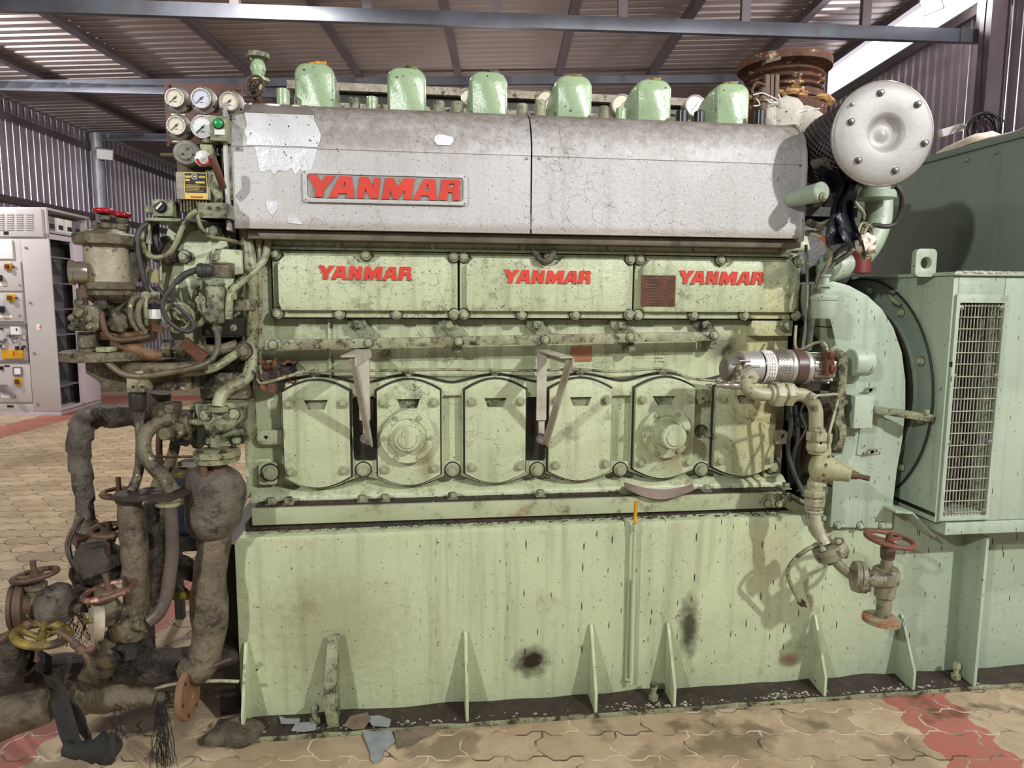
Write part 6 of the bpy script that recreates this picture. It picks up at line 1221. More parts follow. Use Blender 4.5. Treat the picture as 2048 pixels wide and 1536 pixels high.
b = MB(); b.lathe(at(171, 546, 2.52)+V((-.03, -.008, 0)), V((-1, -.25, 0)), [(0, .031), (.002, .031)], 28); obj('dial', b, glass_dial, pg)
b = MB(); b.lathe(at(166, 585, 2.52), UP, [(-.12, .014), (-.02, .014), (-.018, .020), (.012, .020), (.014, .012), (.04, .012)], 14); b.tube([at(164, 600, 2.52), at(163, 630, 2.52), at(172, 650, 2.53)], .014, 10); obj('stem', b, rust_dark, pg)
vbk = thing('filter_valve_block', at(168, 700, 2.5), 'oily eight-sided valve block with round bolt heads at the far left', 'valve block')
c = at(166, 640, 2.5); b = MB(); oc = [(141, 628), (150, 612), (180, 610), (197, 618), (198, 655), (190, 663), (148, 663), (140, 650)]
b.prism([(at(x, y, 2.49).x, at(x, y, 2.49).z) for x, y in oc], 2.49, 2.60); obj('block', b, oily, vbk, bevel=.010)
b = MB(); b.lathe(at(174, 664, 2.54), (0, 0, -1), [(0, .030), (.05, .032), (.055, .028), (.075, .028)], 20); b.cyl(at(158, 600, 2.53), at(160, 620, 2.53), .018); obj('spigot', b, oily, vbk); b = MB(); b.lathe(at(160, 603, 2.50), (0, -1, 0), [(-.02, .012), (.01, .013)], 14); obj('round_knob', b, oily, vbk)
for px, py, r in ((161, 623, .020), (147, 636, .013), (182, 636, .013), (148, 654, .013), (182, 654, .013)):
    b = MB(); p = at(px, py, 2.49); b.lathe(p, (0, -1, 0), [(0, r*1.15), (.004, r*1.1), (.005, r*.85), (.018, r*.8), (.020, r*.6)], 18); obj('bolt', b, oily, vbk)
# complicated casting under the filter
cm = thing('filter_base_casting', at(225, 690, 2.58), 'oil-soaked casting with a big hex plug between filter and large flange', 'casting')
b = MB(); b.prism([(at(x, y, 2.58).x, at(x, y, 2.58).z) for x, y in ((182, 600), (262, 598), (275, 640), (262, 692), (196, 694), (188, 650))], 2.58, 2.82); obj('casting', b, oily, cm, bevel=.012)
b = MB(); b.lathe(at(240, 644, 2.56), (0, -1, 0), [(-.03, .040), (.02, .038), (.024, .034)], 7); obj('hex_plug', b, oily, cm, bevel=.002)
b = MB(); b.lathe(at(206, 608, 2.54), (0, -1, 0), [(-.02, .020), (.018, .020), (.02, .014)], 16); b.cyl(at(206, 608, 2.56), at(222, 618, 2.56), .018); b.cyl(at(196, 600, 2.56), at(196, 580, 2.56), .026); b.cyl(at(237, 605, 2.62), at(262, 590, 2.62), .022); obj('branch_fittings', b, oily, cm)
b = MB(); b.tube([at(203, 625, 2.51), at(206, 645, 2.50), at(214, 668, 2.50), at(232, 680, 2.51), at(270, 678, 2.54), at(300, 672, 2.56)], .0095, 10, .015); obj('drain_tube', b, rust_dark, cm)
for i, (x0_, y0_) in enumerate(((262, 598), (278, 604))):
    b = MB(); b.tube([at(x0_+14, y0_-4, 2.56), at(x0_+4, y0_, 2.54), at(x0_-2, y0_+18, 2.53), at(x0_+2, y0_+45, 2.53), at(x0_+14, y0_+62, 2.54)], .0095, 10, .015, nz=.1); obj('looped_pipe', b, oily, cm)
b = MB(); b.tube([at(225, 690, 2.56), at(262, 695, 2.56), at(290, 708, 2.57), at(320, 712, 2.6)], .022, 14, .02, nz=.25, nzs=40); b.tube([at(190, 672, 2.56), at(240, 672, 2.56), at(300, 668, 2.6)], .017, 12, .02, nz=.3, nzs=40); obj('rusty_link_pipes', b, mat('orange_rusted_pipe', (128, 92, 62), (88, 64, 44), 14, grime=(50, 40, 30), g=(.54, .64), gs=20, rough=.6, bump=.8), label='rusty brown link pipes running right from the filter base', cat='pipe')
bf = thing('large_pipe_flange', at(210, 715, 2.55), 'wide oily round flange below the oil filter', 'flange')
q = at(211, 707, 2.6); b = MB(); b.lathe((q.x, q.y, Z(211, 720, 2.6)), (0, 0, 1), [(0, .125), (.004, .136), (.030, .137), (.034, .130)], 48); obj('disc', b, oily, bf); b = MB(); b.obox(at(210, 699, 2.50)+V((0, .01, 0)), V((.026, 0, 0)), V((0, .02, 0)), V((0, 0, .008))); obj('nut_plate', b, pipe_g, bf, bevel=.003)
b = MB(); sd = [(175, 722), (285, 722), (345, 718), (385, 735), (385, 778), (350, 780), (262, 778), (240, 782), (205, 765), (176, 745)]
b.prism([(at(x, y, 2.66).x, at(x, y, 2.66).z) for x, y in sd], 2.64, 2.85); obj('bent_duct', b, oily, label='large dark oily duct curving right under the wide flange', cat='duct', bevel=.025)
b = MB(); b.box(at(258, 780, 2.58).x, at(293, 780, 2.58).x, 2.56, 2.66, Z(275, 784, 2.58), Z(275, 740, 2.58)); br_ = obj('bolted_foot', b, pipe_c, label='pale square mounting foot with two dark holes under the oily duct', cat='bracket', bevel=.006)
for px in (265, 283): b = MB(); b.lathe(at(px, 774, 2.555)+V((0, .004, 0)), (0, -1, 0), [(0, .0055), (.0008, .0055)], 10); obj('bolt_hole', b, dark, br_)
b = MB(); b.box(at(345, 740, 2.75).x, at(478, 740, 2.75).x, 2.80, 3.1, Z(400, 778, 2.75), Z(400, 728, 2.75)); b.box(at(395, 740, 2.75).x, at(492, 740, 2.75).x, 2.76, 3.0, Z(440, 800, 2.75), Z(440, 745, 2.75)); obj('lower_gear_casting', b, oily, eng, bevel=.01)

# ------------------------------------------------------------------ lower left pump and flange
lp = thing('drain_pump', at(440, 890, 2.62), 'pale green bolted pump housing low at the left end of the engine', 'pump')
b = MB(); p0, p1 = at(402, 862, 2.60), at(478, 822, 2.60); b.prism([(at(x, y, 2.60).x, at(x, y, 2.60).z) for x, y in ((404, 826), (440, 820), (480, 824), (482, 842), (466, 858), (450, 866), (412, 862), (404, 845))], 2.60, 2.72); bo = obj('cover', b, green_dirty, lp, bevel=.008)
b = MB(); b.box(at(392, 850, 2.68).x, at(492, 850, 2.68).x, 2.68, 2.90, Z(440, 890, 2.68), Z(440, 806, 2.68)); b.lathe(at(392, 850, 2.76), (-1, 0, 0), [(-.02, .09), (.004, .09)], 28); obj('housing', b, green_dirty, lp, bevel=.006)
for px, py, r in ((411, 831, .014), (468, 829, .014), (418, 881, .013), (472, 880, .013)): bolt(bo, at(px, py, 2.60 if py < 850 else 2.675), r, m=green_dirty)
b = MB(); b.lathe(at(444, 851, 2.59), V((-.45, -1, .12)), [(-.03, .024), (.02, .025), (.028, .020)], 20); b.lathe(at(458, 840, 2.60), (0, -1, 0), [(-.02, .026), (.004, .026)], 20); obj('plug', b, green_dirty, lp)
b = MB(); b.cyl(at(430, 893, 2.60), at(430, 862, 2.60), .017); b.cyl(at(434, 868, 2.63), at(488, 862, 2.66), .015); b.lathe(at(398, 844, 2.62), (-1, 0, 0), [(-.05, .010), (0, .013), (.012, .013), (.013, .010), (.04, .011)], 12); b.cyl(at(436, 822, 2.60), at(436, 812, 2.60), .036); obj('pipe_stubs', b, green_dirty, lp)
pf = thing('pipe_flange', at(434, 925, 2.58), 'pale green double round flange above the bulging wrapped joint', 'flange')
q = at(434, 908, 2.60); zz = lambda py: Z(434, py, 2.60); b = MB(); b.lathe((q.x, q.y, 0), UP, [(zz(922), .076), (zz(913), .080), (zz(912), .072), (zz(911), .080), (zz(901), .080), (zz(900), .076)], 44); obj('disc_pair', b, pipe_g, pf)
for k in range(4): a_ = PI/2*k+.6; bolt(pf, (q.x+.06*math.cos(a_), q.y+.06*math.sin(a_), zz(900)), .009, ax=(0, 0, 1), m=dark)
b = MB(); b.cyl((q.x, q.y, zz(950)), (q.x, q.y, zz(922)), .034); b.box(q.x-.04, q.x-.02, q.y-.06, q.y-.04, zz(945), zz(922)); obj('neck', b, rust_dark, pf)
def wpipe(name, pts, m, label, cat='pipe', seg=28, step=.01, wrap=.07, amp=.06, nz=.1, nzs=14):
    b = MB(); b.tube([(*at(p[0], p[1], p[2]), pw(p[3], p[2])) for p in pts], None, seg, step, wrap, amp, nz, nzs); return obj(name, b, m, label=label, cat=cat, angle=60)
wpipe('wrapped_joint', [(432, 930, 2.62, 22), (430, 942, 2.62, 44), (428, 965, 2.62, 57), (428, 1000, 2.62, 60), (428, 1035, 2.62, 56), (430, 1058, 2.62, 44), (431, 1068, 2.62, 34)], wrap_m, 'bulging cloth-wrapped pipe joint tied like a sack beside the engine', 'joint', wrap=0, nz=.16, nzs=11)
wpipe('lagged_pipe', [(431, 1062, 2.62, 32), (428, 1100, 2.62, 31), (420, 1150, 2.61, 32), (418, 1200, 2.60, 36), (418, 1260, 2.60, 33), (412, 1300, 2.58, 32), (400, 1335, 2.55, 30), (370, 1345, 2.56, 26)], wrap_brown, 'thick glossy brown lagged pipe dropping from the wrapped joint to the floor', 'pipe', wrap=0, nz=.12, nzs=16)
wpipe('bandaged_pipe', [(318, 782, 2.95, 24), (312, 800, 2.95, 26), (285, 822, 2.92, 25), (240, 832, 2.88, 22), (195, 832, 2.84, 22), (172, 842, 2.80, 22), (160, 868, 2.78, 22), (158, 910, 2.78, 20), (164, 950, 2.78, 19), (170, 1000, 2.78, 16), (172, 1040, 2.78, 15)], wrap_m, 'grey bandaged pipe making a tall hook over the paving at the left', wrap=.08, amp=.14, nz=.08)
wpipe('pipe_sleeve', [(172, 1020, 2.78, 15), (170, 1040, 2.78, 18), (178, 1062, 2.78, 24), (184, 1068, 2.78, 26)], oily, 'oily flared sleeve at the foot of the grey bandaged pipe', 'sleeve', wrap=0, nz=.25, nzs=20)
b = MB(); b.lathe(at(188, 1078, 2.74), V((.25, -.1, 1)), [(-.016, .072), (.0, .075), (.014, .073)], 8); b.cyl(at(170, 1085, 2.72), at(170, 1100, 2.72), .010); b.cyl(at(182, 1075, 2.74), at(182, 1120, 2.78), .018); b.cyl(at(208, 1080, 2.70), at(208, 1093, 2.70), .010); obj('rusty_flange', b, rust_dark, label='rusty eight-sided flange below the flared sleeve', cat='flange', bevel=.003)
cable('pipe', [(286, 1010, 2.55), (262, 1000, 2.58)][:0] or [(276, 785, 2.60), (277, 830, 2.60), (281, 880, 2.58), (280, 920, 2.56), (275, 955, 2.54), (262, 982, 2.52)], .0165, oily, 'oily straight down-pipe hanging under the pale mounting foot', 'pipe', nz=.2, nzs=50)
b = MB(); b.lathe(at(275, 798, 2.60), UP, [(-.04, .022), (-.03, .028), (.03, .030), (.045, .024)], 16); obj('oily_union', b, dark, label='black oily union at the top of the straight down-pipe', cat='union')
cable('pipe', [(345, 838, 2.58), (318, 846, 2.57), (296, 862, 2.55), (287, 885, 2.54), (292, 912, 2.53), (308, 935, 2.52), (328, 955, 2.52), (345, 982, 2.52)], .0245, oily, 'S-bent brown oily pipe running to the right-hand round flange', 'pipe', nz=.08, nzs=40)
vv = thing('angle_valve', at(345, 870, 2.6), 'oily cast angle valve with a square body left of the drain pump', 'valve')
b = MB(); b.prism([(at(x, y, 2.57).x, at(x, y, 2.57).z) for x, y in ((324, 832), (344, 828), (352, 845), (368, 848), (366, 870), (350, 884), (326, 880), (322, 855))], 2.57, 2.66); obj('valve_body', b, oily, vv, bevel=.010)
b = MB(); b.lathe(at(335, 867, 2.55), V((-.3, -1, .05)), [(-.04, .022), (.02, .022), (.024, .018)], 18); b.lathe(at(360, 850, 2.62), V((1, 0, .1)), [(-.05, .03), (.03, .038), (.035, .034)], 16); obj('bonnet', b, oily, vv)
b = MB(); b.prism([(at(x, y, 2.68).x, at(x, y, 2.68).z) for x, y in ((308, 814), (318, 808), (350, 808), (352, 838), (330, 850), (310, 840))], 2.66, 2.76); b.lathe(at(316, 830, 2.65), (0, -1, 0), [(-.02, .024), (.012, .022)], 16)
for px in (322, 345): b.lathe(at(px, 812, 2.70), UP, [(0, .012), (.014, .011)], 6)
obj('rear_flange', b, oily, vv, bevel=.004); b = MB(); b.prism([(at(x, y, 2.68).x, at(x, y, 2.68).z) for x, y in ((356, 826), (384, 820), (390, 880), (376, 892), (352, 886))], 2.66, 2.72); fl2 = obj('side_flange', b, dark, vv, bevel=.004)
for px, py in ((370, 831), (372, 870)): bolt(fl2, at(px, py, 2.655), .014, m=oily)
cable('pipe', [(352, 880, 2.72), (348, 900, 2.72), (338, 930, 2.74), (320, 955, 2.74), (310, 985, 2.74)], .020, oily, 'rear oily bent pipe under the angle valve', 'pipe', nz=.15)
cable('pipe', [(320, 850, 2.72), (318, 900, 2.72), (322, 930, 2.74)], .012, rust_dark, 'thin rusty vertical pipe behind the S-bent pipe', 'pipe')
cable('rod', [(305, 913, 2.64), (350, 914, 2.64), (392, 913, 2.64)], .005, rust_dark, 'thin straight rod behind the S-bent pipe, ending at the double flange', 'rod')
b = MB(); b.box(at(338, 940, 2.9).x, at(400, 940, 2.9).x, 2.9, 3.0, Z(370, 957, 2.9), Z(370, 934, 2.9)); b.lathe(at(354, 932, 2.88), UP, [(0, .02), (.02, .018)], 6); obj('cross_beam', b, yellow_rust, label='dirty yellowish beam behind the S-bent pipe near the wrapped joint', cat='beam', bevel=.003)
# two flanges on top of lagged verticals
q = at(262, 990, 2.50); b = MB(); b.lathe((q.x, q.y, Z(262, 1002, 2.50)), UP, [(0, .048), (.01, .052), (.012, .048), (.014, .052), (.030, .052)], 28); b.prism([(at(258, 990, 2.5).x+dx, 2.44+dy) for dx, dy in ((0, 0), (.16, .0), (.2, .10), (.12, .16), (.02, .14))], q.z-.008, q.z+.004, ax='z'); obj('oily_flange', b, dark, label='black oily flange and plate on top of the thick brown lagged riser', cat='flange')
q = at(338, 1000, 2.50); b = MB(); b.lathe((q.x, q.y, Z(338, 1010, 2.50)), UP, [(0, .042), (.002, .045), (.014, .045), (.015, .040), (.018, .040), (.019, .046), (.033, .046), (.035, .040)], 28); obj('pale_flange', b, pipe_g, label='pale greenish double flange where the S-bent pipe ends', cat='flange')
wpipe('lagged_riser', [(262, 1000, 2.50, 18), (260, 1020, 2.50, 24), (264, 1050, 2.50, 23), (268, 1090, 2.50, 26), (270, 1130, 2.50, 24), (272, 1180, 2.50, 24), (272, 1230, 2.50, 23)], wrap_brown, 'thick brown lagged riser standing in the middle of the left pipework', wrap=0, nz=.12, nzs=22)
wpipe('lagged_riser', [(302, 1005, 2.66, 13), (305, 1040, 2.66, 14), (308, 1080, 2.66, 15), (308, 1120, 2.66, 15), (304, 1160, 2.66, 14), (296, 1240, 2.64, 13), (285, 1330, 2.62, 12)], wrap_dark, 'slim ribbed lagged riser right behind the thick brown riser', wrap=.03, amp=.22, nz=.1)
wpipe('bare_riser', [(340, 1010, 2.48, 12), (344, 1060, 2.48, 12.5), (344, 1110, 2.48, 12), (338, 1160, 2.48, 12.5), (332, 1195, 2.47, 12.5), (318, 1225, 2.46, 12.5), (298, 1243, 2.45, 12)], mat('purple_brown_pipe', (96, 84, 78), (76, 66, 60), 8, speck=(170, 160, 140), sp=.2, rough=.3, bump=.5), 'smooth dark pipe curving left from the pale flange to the thick disc flange', wrap=0, nz=.05)
wpipe('rear_riser', [(325, 1010, 2.80, 9), (325, 1060, 2.80, 9), (322, 1120, 2.84, 8.5), (318, 1188, 2.93, 8)], oily, 'short rusty pipe behind the smooth dark pipe', wrap=0)
b = MB(); fa_ = V((1, -.35, .12)).normalized(); b.lathe(at(262, 1245, 2.46), fa_, [(-.035, .066), (-.03, .07), (.012, .072), (.018, .068), (.02, .03), (.05, .026)], 32); tf = obj('thick_disc_flange', b, oily, label='thick oily disc flange seen edge-on at the foot of the smooth dark pipe', cat='flange')
_, u_, w_ = frame(fa_)
for k in range(4): a_ = PI/2*k+.6; bolt(tf, at(262, 1245, 2.46)+fa_*.018+(u_*math.cos(a_)+w_*math.sin(a_))*.052, .010, ax=fa_, m=oily)
# handwheel valves of the left pipework
def hwv(name, wheel, tilt, Rp, m, label, stem, Y=2.45, r=.009, n=4, body=None):
    t = thing(name, at(wheel[0], wheel[1]+30, Y), label, 'valve'); p = at(*wheel, Y)
    handwheel(t, p, tilt, pw(Rp, Y), r, m, .014, n); a_ = V(tilt).normalized()
    b = MB(); b.cyl(p-a_*.09, p+a_*stem, .009); obj('stem', b, rust_dark, t)
    if body: body(t, p, a_)
    return t
def body1(t, p, a_):
    c = at(66, 1210, 2.45); b = MB(); b.lathe(at(68, 1232, 2.45), at(70, 1170, 2.45)-at(68, 1232, 2.45), [(0, .04), (.03, .046), (.065, .040), (.075, .030), (.095, .030), (.10, .036), (.115, .036), (.12, .02)], 20); obj('bonnet', b, oily, t)
    fx = V((-1, -.25, 0)).normalized(); b = MB(); b.lathe(at(45, 1212, 2.44), fx, [(-.06, .035), (-.012, .045), (-.01, .078), (.012, .080), (.014, .072), (.018, .078), (.030, .076), (.032, .06)], 32); obj('flange', b, rust_dark, t)
    b = MB(); b.tube([(*at(84, 1216, 2.45), .045), (*at(92, 1214, 2.45), .068), (*at(110, 1213, 2.45), .080), (*at(126, 1214, 2.45), .074), (*at(140, 1216, 2.45), .045), (*at(152, 1216, 2.45), .018), (*at(164, 1217, 2.45), .016)], None, 24, .008, nz=.15, nzs=14); obj('wrapped_ball', b, wrap_m, t)
hwv('gate_valve', (70, 1150), (-.12, .05, 1), 37, rust_dark, 'leftmost gate valve with a brown rusty handwheel and a wrapped ball end', .05, body=body1)
def body2(t, p, a_):
    b = MB(); b.lathe(at(216, 1245, 2.40), UP, [(-.0, .034), (.03, .045), (.06, .042), (.085, .030), (.10, .036), (.115, .034)], 20); obj('bonnet', b, oily, t)
    fx = V((-.9, -.5, .1)).normalized(); b = MB(); b.lathe(at(192, 1240, 2.38), fx, [(-.02, .03), (-.018, .068), (.012, .070), (.016, .064)], 28); fo = obj('pale_flange', b, mat('whitewashed_rusty_flange', (190, 178, 156), (96, 82, 66), 9, rough=.6, bump=.6), t)
    _, u2, w2 = frame(fx)
    for k in range(4): a2 = PI/2*k+.4; bolt(fo, at(192, 1240, 2.38)+fx*.014+(u2*math.cos(a2)+w2*math.sin(a2))*.05, .009, ax=fx, m=yellow_rust)
hwv('gate_valve', (218, 1181), (-.16, .0, 1), 45, mat('red_flaked_wheel', (112, 72, 58), (78, 58, 46), 16, grime=(196, 150, 128), g=(.57, .62), gs=18, rough=.4, bump=.6), 'gate valve with a dark red flaked handwheel and a whitened side flange', .06, 2.40, .010, 3, body2)
def body3(t, p, a_):
    b = MB(); b.tube([(*at(194, 1090, 2.60), .05), (*at(196, 1110, 2.60), .085), (*at(205, 1135, 2.60), .095), (*at(214, 1155, 2.60), .075), (*at(216, 1170, 2.6), .03)], None, 24, .01, nz=.3, nzs=12); obj('wrapped_bonnet', b, wrap_dark, t)
hwv('gate_valve', (218, 1060), (.06, -.1, 1), 31, rust_dark, 'gate valve with brown handwheel and a big black wrapped bonnet beside the brown riser', .03, 2.55, .010, 4, body3)
hwv('gate_valve', (238, 986), (.02, -.05, 1), 30, rust, 'rusty handwheel valve behind the black oily flange', .06, 2.72, .008, 4)
def body4(t, p, a_):
    b = MB(); b.tube([at(60, 1246, 2.36), at(40, 1262, 2.34), at(10, 1275, 2.32), at(-20, 1285, 2.30)], .016, 12); obj('side_tube', b, rust_dark, t); b = MB(); b.tube([at(112, 1262, 2.3), at(135, 1275, 2.3), at(155, 1295, 2.3), at(170, 1310, 2.3), at(178, 1326, 2.3)], .009, 10, .02); b.lathe(at(146, 1284, 2.3), at(160, 1298, 2.3)-at(146, 1284, 2.3), [(0, .014), (.018, .014), (.02, .011), (.03, .016), (.045, .016)], 10); obj('side_tube', b, rust_dark, t)
hwv('gate_valve', (84, 1269), (.24, .02, 1), 45, yellow_rust, 'valve with a flaking yellow handwheel lying low at the far left', .0, 2.32, .014, 3, body4)
# drooping wires, rags and pipework on the floor
cable('wire_loop', [(166, 1035, 2.70), (148, 1060, 2.66), (138, 1085, 2.64), (140, 1110, 2.62), (152, 1135, 2.6), (162, 1155, 2.6)], .008, rubber, 'pair of black wires bowing out below the flared sleeve', 'wire')
cable('wire_loop', [(158, 1040, 2.68), (142, 1062, 2.65), (133, 1088, 2.63), (136, 1112, 2.62), (150, 1140, 2.6)], .006, rust_dark, 'thinner outer wire bowing out below the flared sleeve', 'wire')
b = MB(); g = [[at(150+8*math.sin(i*.8)+j*(5-.3*i), 1095+i*11, 2.60+.02*math.sin(j*2+i)) for j in range(3)] for i in range(9)]; b.sheet(g, .003); obj('torn_strip', b, wrap_dark, label='torn black strip hanging left of the wrapped bonnet', cat='rag', angle=70)
wpipe('tarred_branch', [(160, 1130, 2.6, 16), (168, 1170, 2.58, 20), (176, 1200, 2.56, 18), (170, 1225, 2.54, 12)], wrap_dark, 'black tarred branch pipe between the two left handwheel valves', wrap=0, nz=.4, nzs=18)
wpipe('header_pipe', [(30, 1355, 2.62, 44), (90, 1345, 2.62, 36), (160, 1342, 2.62, 34), (240, 1338, 2.62, 36), (320, 1330, 2.62, 36), (345, 1330, 2.62, 32), (400, 1322, 2.64, 34), (440, 1315, 2.66, 22), (470, 1312, 2.70, 16)], wrap_dark, 'long black tarred header pipe lying across the paving at the left', seg=30, wrap=0, nz=.2, nzs=10)
wpipe('branch_pipe', [(165, 1390, 2.52, 24), (185, 1360, 2.50, 26), (205, 1325, 2.48, 28), (225, 1290, 2.46, 27), (235, 1270, 2.46, 22)], wrap_brown, 'short brown lagged branch rising from the header pipe', wrap=.09, amp=.08, nz=.12)
wpipe('lagged_stub', [(150, 1400, 2.50, 20), (165, 1400, 2.48, 28), (200, 1398, 2.47, 27), (250, 1396, 2.46, 24), (290, 1396, 2.46, 20), (310, 1398, 2.46, 14)], wrap_brown, 'horizontal lagged stub with a tied frayed end in front of the header pipe', wrap=.08, amp=.07, nz=.1)
wpipe('bare_stub', [(300, 1397, 2.50, 13), (340, 1395, 2.52, 13), (366, 1393, 2.54, 13)], oily, 'short rusty pipe between the lagged stub and the rust disc', wrap=0, nz=.1)
wpipe('broken_pipe_end', [(-60, 1455, 2.36, 40), (0, 1440, 2.36, 40), (50, 1425, 2.36, 38), (95, 1410, 2.37, 34), (104, 1407, 2.37, 22)], wrap_brown, 'large rounded lagged pipe end at the bottom left corner', wrap=0, nz=.15, nzs=10)
wpipe('lagged_elbow', [(20, 1280, 2.42, 20), (28, 1310, 2.44, 26), (22, 1350, 2.46, 24), (15, 1400, 2.5, 20)], wrap_dark, 'black ragged elbow behind the bottom left pipe end', wrap=0, nz=.45, nzs=12)
def ribbon(name, pts, w, m, label, th=.006, cat='strap'):
    P = smooth_path([(at(*p), 1) for p in pts], .02); g = []
    for i, (p, _) in enumerate(P):
        t_ = (P[min(i+1, len(P)-1)][0]-P[max(i-1, 0)][0]).normalized(); s = t_.cross(V((0, 1, .3))).normalized()*w/2; g.append([p-s, p-s*.5, p, p+s*.5, p+s])
    b = MB(); b.sheet(g, th); return obj(name, b, m, label=label, cat=cat, angle=70)
strap = mat('black_woven_strap', (44, 41, 38), (30, 28, 26), 20, rough=.75, bump=1, bs=120)
ribbon('black_strap', [(98, 1362, 2.40), (112, 1375, 2.35), (118, 1405, 2.32), (128, 1440, 2.30), (140, 1480, 2.28), (152, 1500, 2.27)], .06, strap, 'black woven strap looped over the bottom left pipe end')
ribbon('black_strap', [(135, 1395, 2.42), (150, 1425, 2.36), (165, 1460, 2.33), (180, 1480, 2.30)], .045, strap, 'second black strap end falling behind the first')
wpipe('cloth_roll', [(128, 1498, 2.26, 14), (150, 1500, 2.26, 15), (180, 1500, 2.26, 20), (205, 1498, 2.28, 28), (226, 1493, 2.30, 28), (230, 1492, 2.3, 18)], strap, 'rolled black cloth bundle on the paving at the bottom left', 'cloth', wrap=.05, amp=.2, nz=.15)
b = MB(); g = [[at(30+12*j, 1290+12*i+8*abs(j-3), 2.46+.03*math.sin(i+j*2)) for j in range(7)] for i in range(5)]; b.sheet(g, .006); obj('black_rag', b, strap, label='black rag draped over the far left of the header pipe', cat='rag', angle=70)
# rust disc standing upright
b = MB(); fx = V((1, -.09, .05)).normalized(); c = at(375, 1390, 2.50); b.lathe(c-fx*.012, fx, [(0, .082), (.004, .086), (.02, .086), (.024, .082), (.024, .03), (.018, .028)], 40); b.v = [V((p.x, p.y, p.z)) for p in b.v]
rd_ = obj('rust_disc', b, mat('orange_rust_disc', (126, 92, 62), (90, 72, 54), 9, rust=(176, 116, 58), ru=(.5, .58), rs=9, rough=.7, bump=.7), label='upright rusty blind flange disc in front of the thick lagged pipe', cat='flange')
_, u_, w_ = frame(fx)
for k in range(6): a_ = PI/3*k; b = MB(); p = c+fx*.013+(u_*math.cos(a_)+w_*math.sin(a_))*.068; b.lathe(p, fx, [(-.001, .007), (.001, .007)], 10); obj('bolt_hole', b, dark, rd_)
cable('rod', [(352, 1378, 2.52), (385, 1358, 2.5), (420, 1335, 2.52), (462, 1318, 2.55)], .0075, rust_dark, 'bent thin rod rising behind the rust disc toward the skid', 'rod')
cable('rod', [(310, 1378, 2.56), (350, 1368, 2.54), (420, 1362, 2.54), (478, 1363, 2.56)], .0065, pipe_c, 'thin pale rod crossing to the skid corner behind the rust disc', 'rod')
wpipe('yellow_pipe', [(262, 1178, 2.95, 9), (300, 1188, 2.95, 9.5), (345, 1190, 2.95, 9.5), (395, 1190, 2.95, 9), (455, 1190, 2.95, 9)], mat('dirty_yellow_pipe', (150, 132, 44), (110, 96, 44), 9, grime=(60, 50, 32), rough=.35, bump=.4), 'dirty yellow pipe passing behind the smooth dark pipe', wrap=0, nz=.1)
wpipe('rear_pipe', [(300, 1145, 3.05, 9), (340, 1165, 3.0, 9), (370, 1185, 2.95, 8)], oily, 'slanting rusty pipe behind the yellow pipe', wrap=0)
wpipe('rear_bundle', [(350, 1120, 3.10, 10), (368, 1132, 3.06, 22), (388, 1148, 3.02, 16)], wrap_dark, 'dark rag-wrapped pipe end behind the thick lagged pipe', wrap=0, nz=.4)
cn = thing('blue_jerrycan', atz(385, 1190, 0)*1.0, 'dark blue plastic can behind the pipework, left of the skid', 'can')
c = at(388, 1095, 3.30); b = MB(); zf_ = .56; b.box(c.x-.12, c.x+.12, 3.30, 3.48, zf_, zf_+.30); obj('body', b, blue_p, cn, bevel=.03); b = MB(); b.lathe((c.x-.03, 3.37, zf_+.30), UP, [(0, .03), (.04, .03)], 16); b.tube([(c.x+.02, 3.39, zf_+.28), (c.x+.03, 3.39, zf_+.35), (c.x+.09, 3.39, zf_+.35), (c.x+.10, 3.39, zf_+.28)], .012, 8, .02); obj('cap_and_handle', b, blue_p, cn)
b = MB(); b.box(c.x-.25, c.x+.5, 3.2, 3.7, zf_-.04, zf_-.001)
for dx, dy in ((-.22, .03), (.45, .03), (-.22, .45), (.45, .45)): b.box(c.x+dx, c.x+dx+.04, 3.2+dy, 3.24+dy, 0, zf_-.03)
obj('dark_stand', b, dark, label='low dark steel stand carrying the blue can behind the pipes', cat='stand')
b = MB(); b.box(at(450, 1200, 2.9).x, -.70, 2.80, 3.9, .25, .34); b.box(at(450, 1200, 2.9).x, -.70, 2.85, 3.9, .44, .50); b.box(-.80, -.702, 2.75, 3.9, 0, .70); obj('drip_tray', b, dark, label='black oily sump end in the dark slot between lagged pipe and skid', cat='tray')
# frayed strings
random.seed(33)
def fray(x, y, Y, n, L, label, sp=.5):
    b = MB()
    for k in range(n):
        p = at(x+random.uniform(-9, 9)*sp*2, y+random.uniform(-4, 4), Y+random.uniform(-.02, .02)); pts = [p]
        for j in range(4): p = p+V((random.uniform(-.016, .016)*sp*2, random.uniform(-.01, .01), -L/4*random.uniform(.6, 1.2))); pts.append(p)
        b.tube(pts, .0011, 4, .03, cap=False)
    tagp(obj('frayed_threads', b, strap, label=label, cat='threads', smooth=False), kind='stuff')
fray(322, 1405, 2.44, 34, .26, 'long black threads hanging from the tied end of the lagged stub')
fray(270, 1285, 2.44, 40, .10, 'tuft of black fibres under the thick disc flange', 1.3)
fray(245, 1408, 2.42, 14, .14, 'a few loose threads under the lagged stub', .8)
fray(150, 1225, 2.46, 26, .13, 'mesh of dark threads hanging between the two left valves', 1)
b = MB(); b.ball(at(255, 1300, 2.44), .05, (1.3, 1, .6), 14, nz=1, nzs=30); obj('fibre_clump', b, strap, label='black fibrous clump under the thick disc flange', cat='rag')
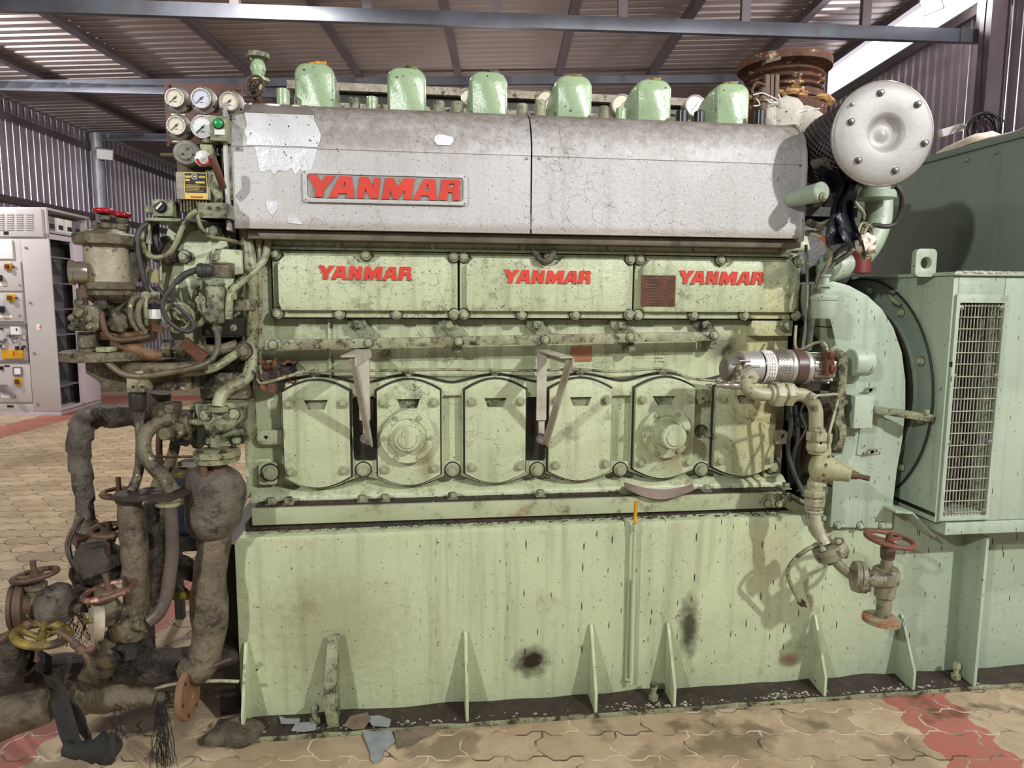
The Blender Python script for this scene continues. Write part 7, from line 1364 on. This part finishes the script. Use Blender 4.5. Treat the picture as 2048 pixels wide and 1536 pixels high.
# ------------------------------------------------------------------ debris on flange and floor
random.seed(12)
b = MB()
for k in range(1500):
    x = random.choice((random.uniform(-.68, 2.3), random.gauss(.95, .12), random.gauss(1.5, .08), random.gauss(2.0, .12), random.gauss(-.1, .25))); y = random.uniform(2.56, 2.665)
    r = random.choice((.002, .003, .004, .006)); b.ball((x, y, .022), r*random.uniform(.7, 1.3), (1.3, 1, .7), 6)
tagp(obj('paint_crumbs', b, mat('pale_crumbs', (176, 172, 156), (90, 84, 70), 40, rough=.8, bump=0), label='pale crumbs of paint and lagging scattered on the skid foot flange', cat='debris'), kind='stuff')
b = MB(); xs_ = [-.72+(4.1*k/160) for k in range(161)]
b.add([(x, yy, z) for x in xs_ for yy, z in ((2.552+.012*NZ.noise(V((x*9, 0, 0))), .0215), (2.60, .026+.006*NZ.noise(V((x*7, 3, 0)))), (2.668, .034+.012*NZ.noise(V((x*5, 5, 0)))))], [(i*3+j, i*3+j+1, i*3+j+4, i*3+j+3) for i in range(160) for j in range(2)])
tagp(obj('oily_sludge', b, dirt, skid, angle=90), kind='stuff')
def flakep(pts, Zh, m, label, tilt=0):
    b = MB(); b.prism([(atz(x, y, Zh).x, atz(x, y, Zh).y) for x, y in pts], Zh, Zh+.003, ax='z')
    if tilt: yc = min(v.y for v in b.v); b.v = [V((v.x, v.y, v.z+(v.y-yc)*tilt)) for v in b.v]
    obj('paint_flake', b, m, label=label, cat='flake', group='fallen flakes of old paint', smooth=False)
fl2m = mat('brown_paint_flake', (120, 104, 88), (92, 80, 66), 20, rough=.6, bump=.3)
flakep([(725, 1468), (782, 1464), (791, 1485), (765, 1505), (741, 1508)], .004, flake, 'largest grey paint flake lying on the paving left of centre', .05)
flakep([(740, 1510), (766, 1505), (763, 1523), (748, 1527), (741, 1520)], .003, flake, 'small grey paint flake in front of the largest one')
flakep([(788, 1467), (815, 1462), (846, 1476), (830, 1488), (795, 1498)], .004, fl2m, 'brown paint flake right of the largest grey flake', .05)
flakep([(812, 1462), (850, 1450), (890, 1436), (886, 1455), (860, 1472), (845, 1478)], .006, fl2m, 'long brown-white flake curling up near the skid flange', .12)
flakep([(688, 1452), (700, 1436), (735, 1428), (742, 1440), (728, 1458), (705, 1460)], .034, fl2m, 'brown flake on the skid flange beside the bent rib', .05)
flakep([(730, 1433), (760, 1432), (782, 1440), (778, 1454), (745, 1452)], .036, flake, 'grey flake on the skid flange right of the bent rib')
flakep([(582, 1462), (592, 1447), (633, 1444), (632, 1460), (608, 1464)], .036, flake, 'grey flake beside the left foundation bolt')
flakep([(558, 1432), (572, 1438), (600, 1438), (598, 1448), (562, 1448)], .038, flake, 'grey flake near the left end of the skid flange')
b = MB(); b.ball(at(470, 1465, 2.60), .07, (.8, .7, .9), 18, nz=.5, nzs=20); b.ball((at(465, 1480, 2.58).x, 2.58, .03), .09, (1, .8, .5), 18, nz=.6, nzs=18); obj('sludge_heap', b, mat('brown_sludge', (92, 80, 64), (60, 52, 42), 20, speck=(150, 140, 120), sp=.5, rough=.5, bump=1, bs=90), label='heap of brown oily sludge at the left foot of the skid', cat='sludge')
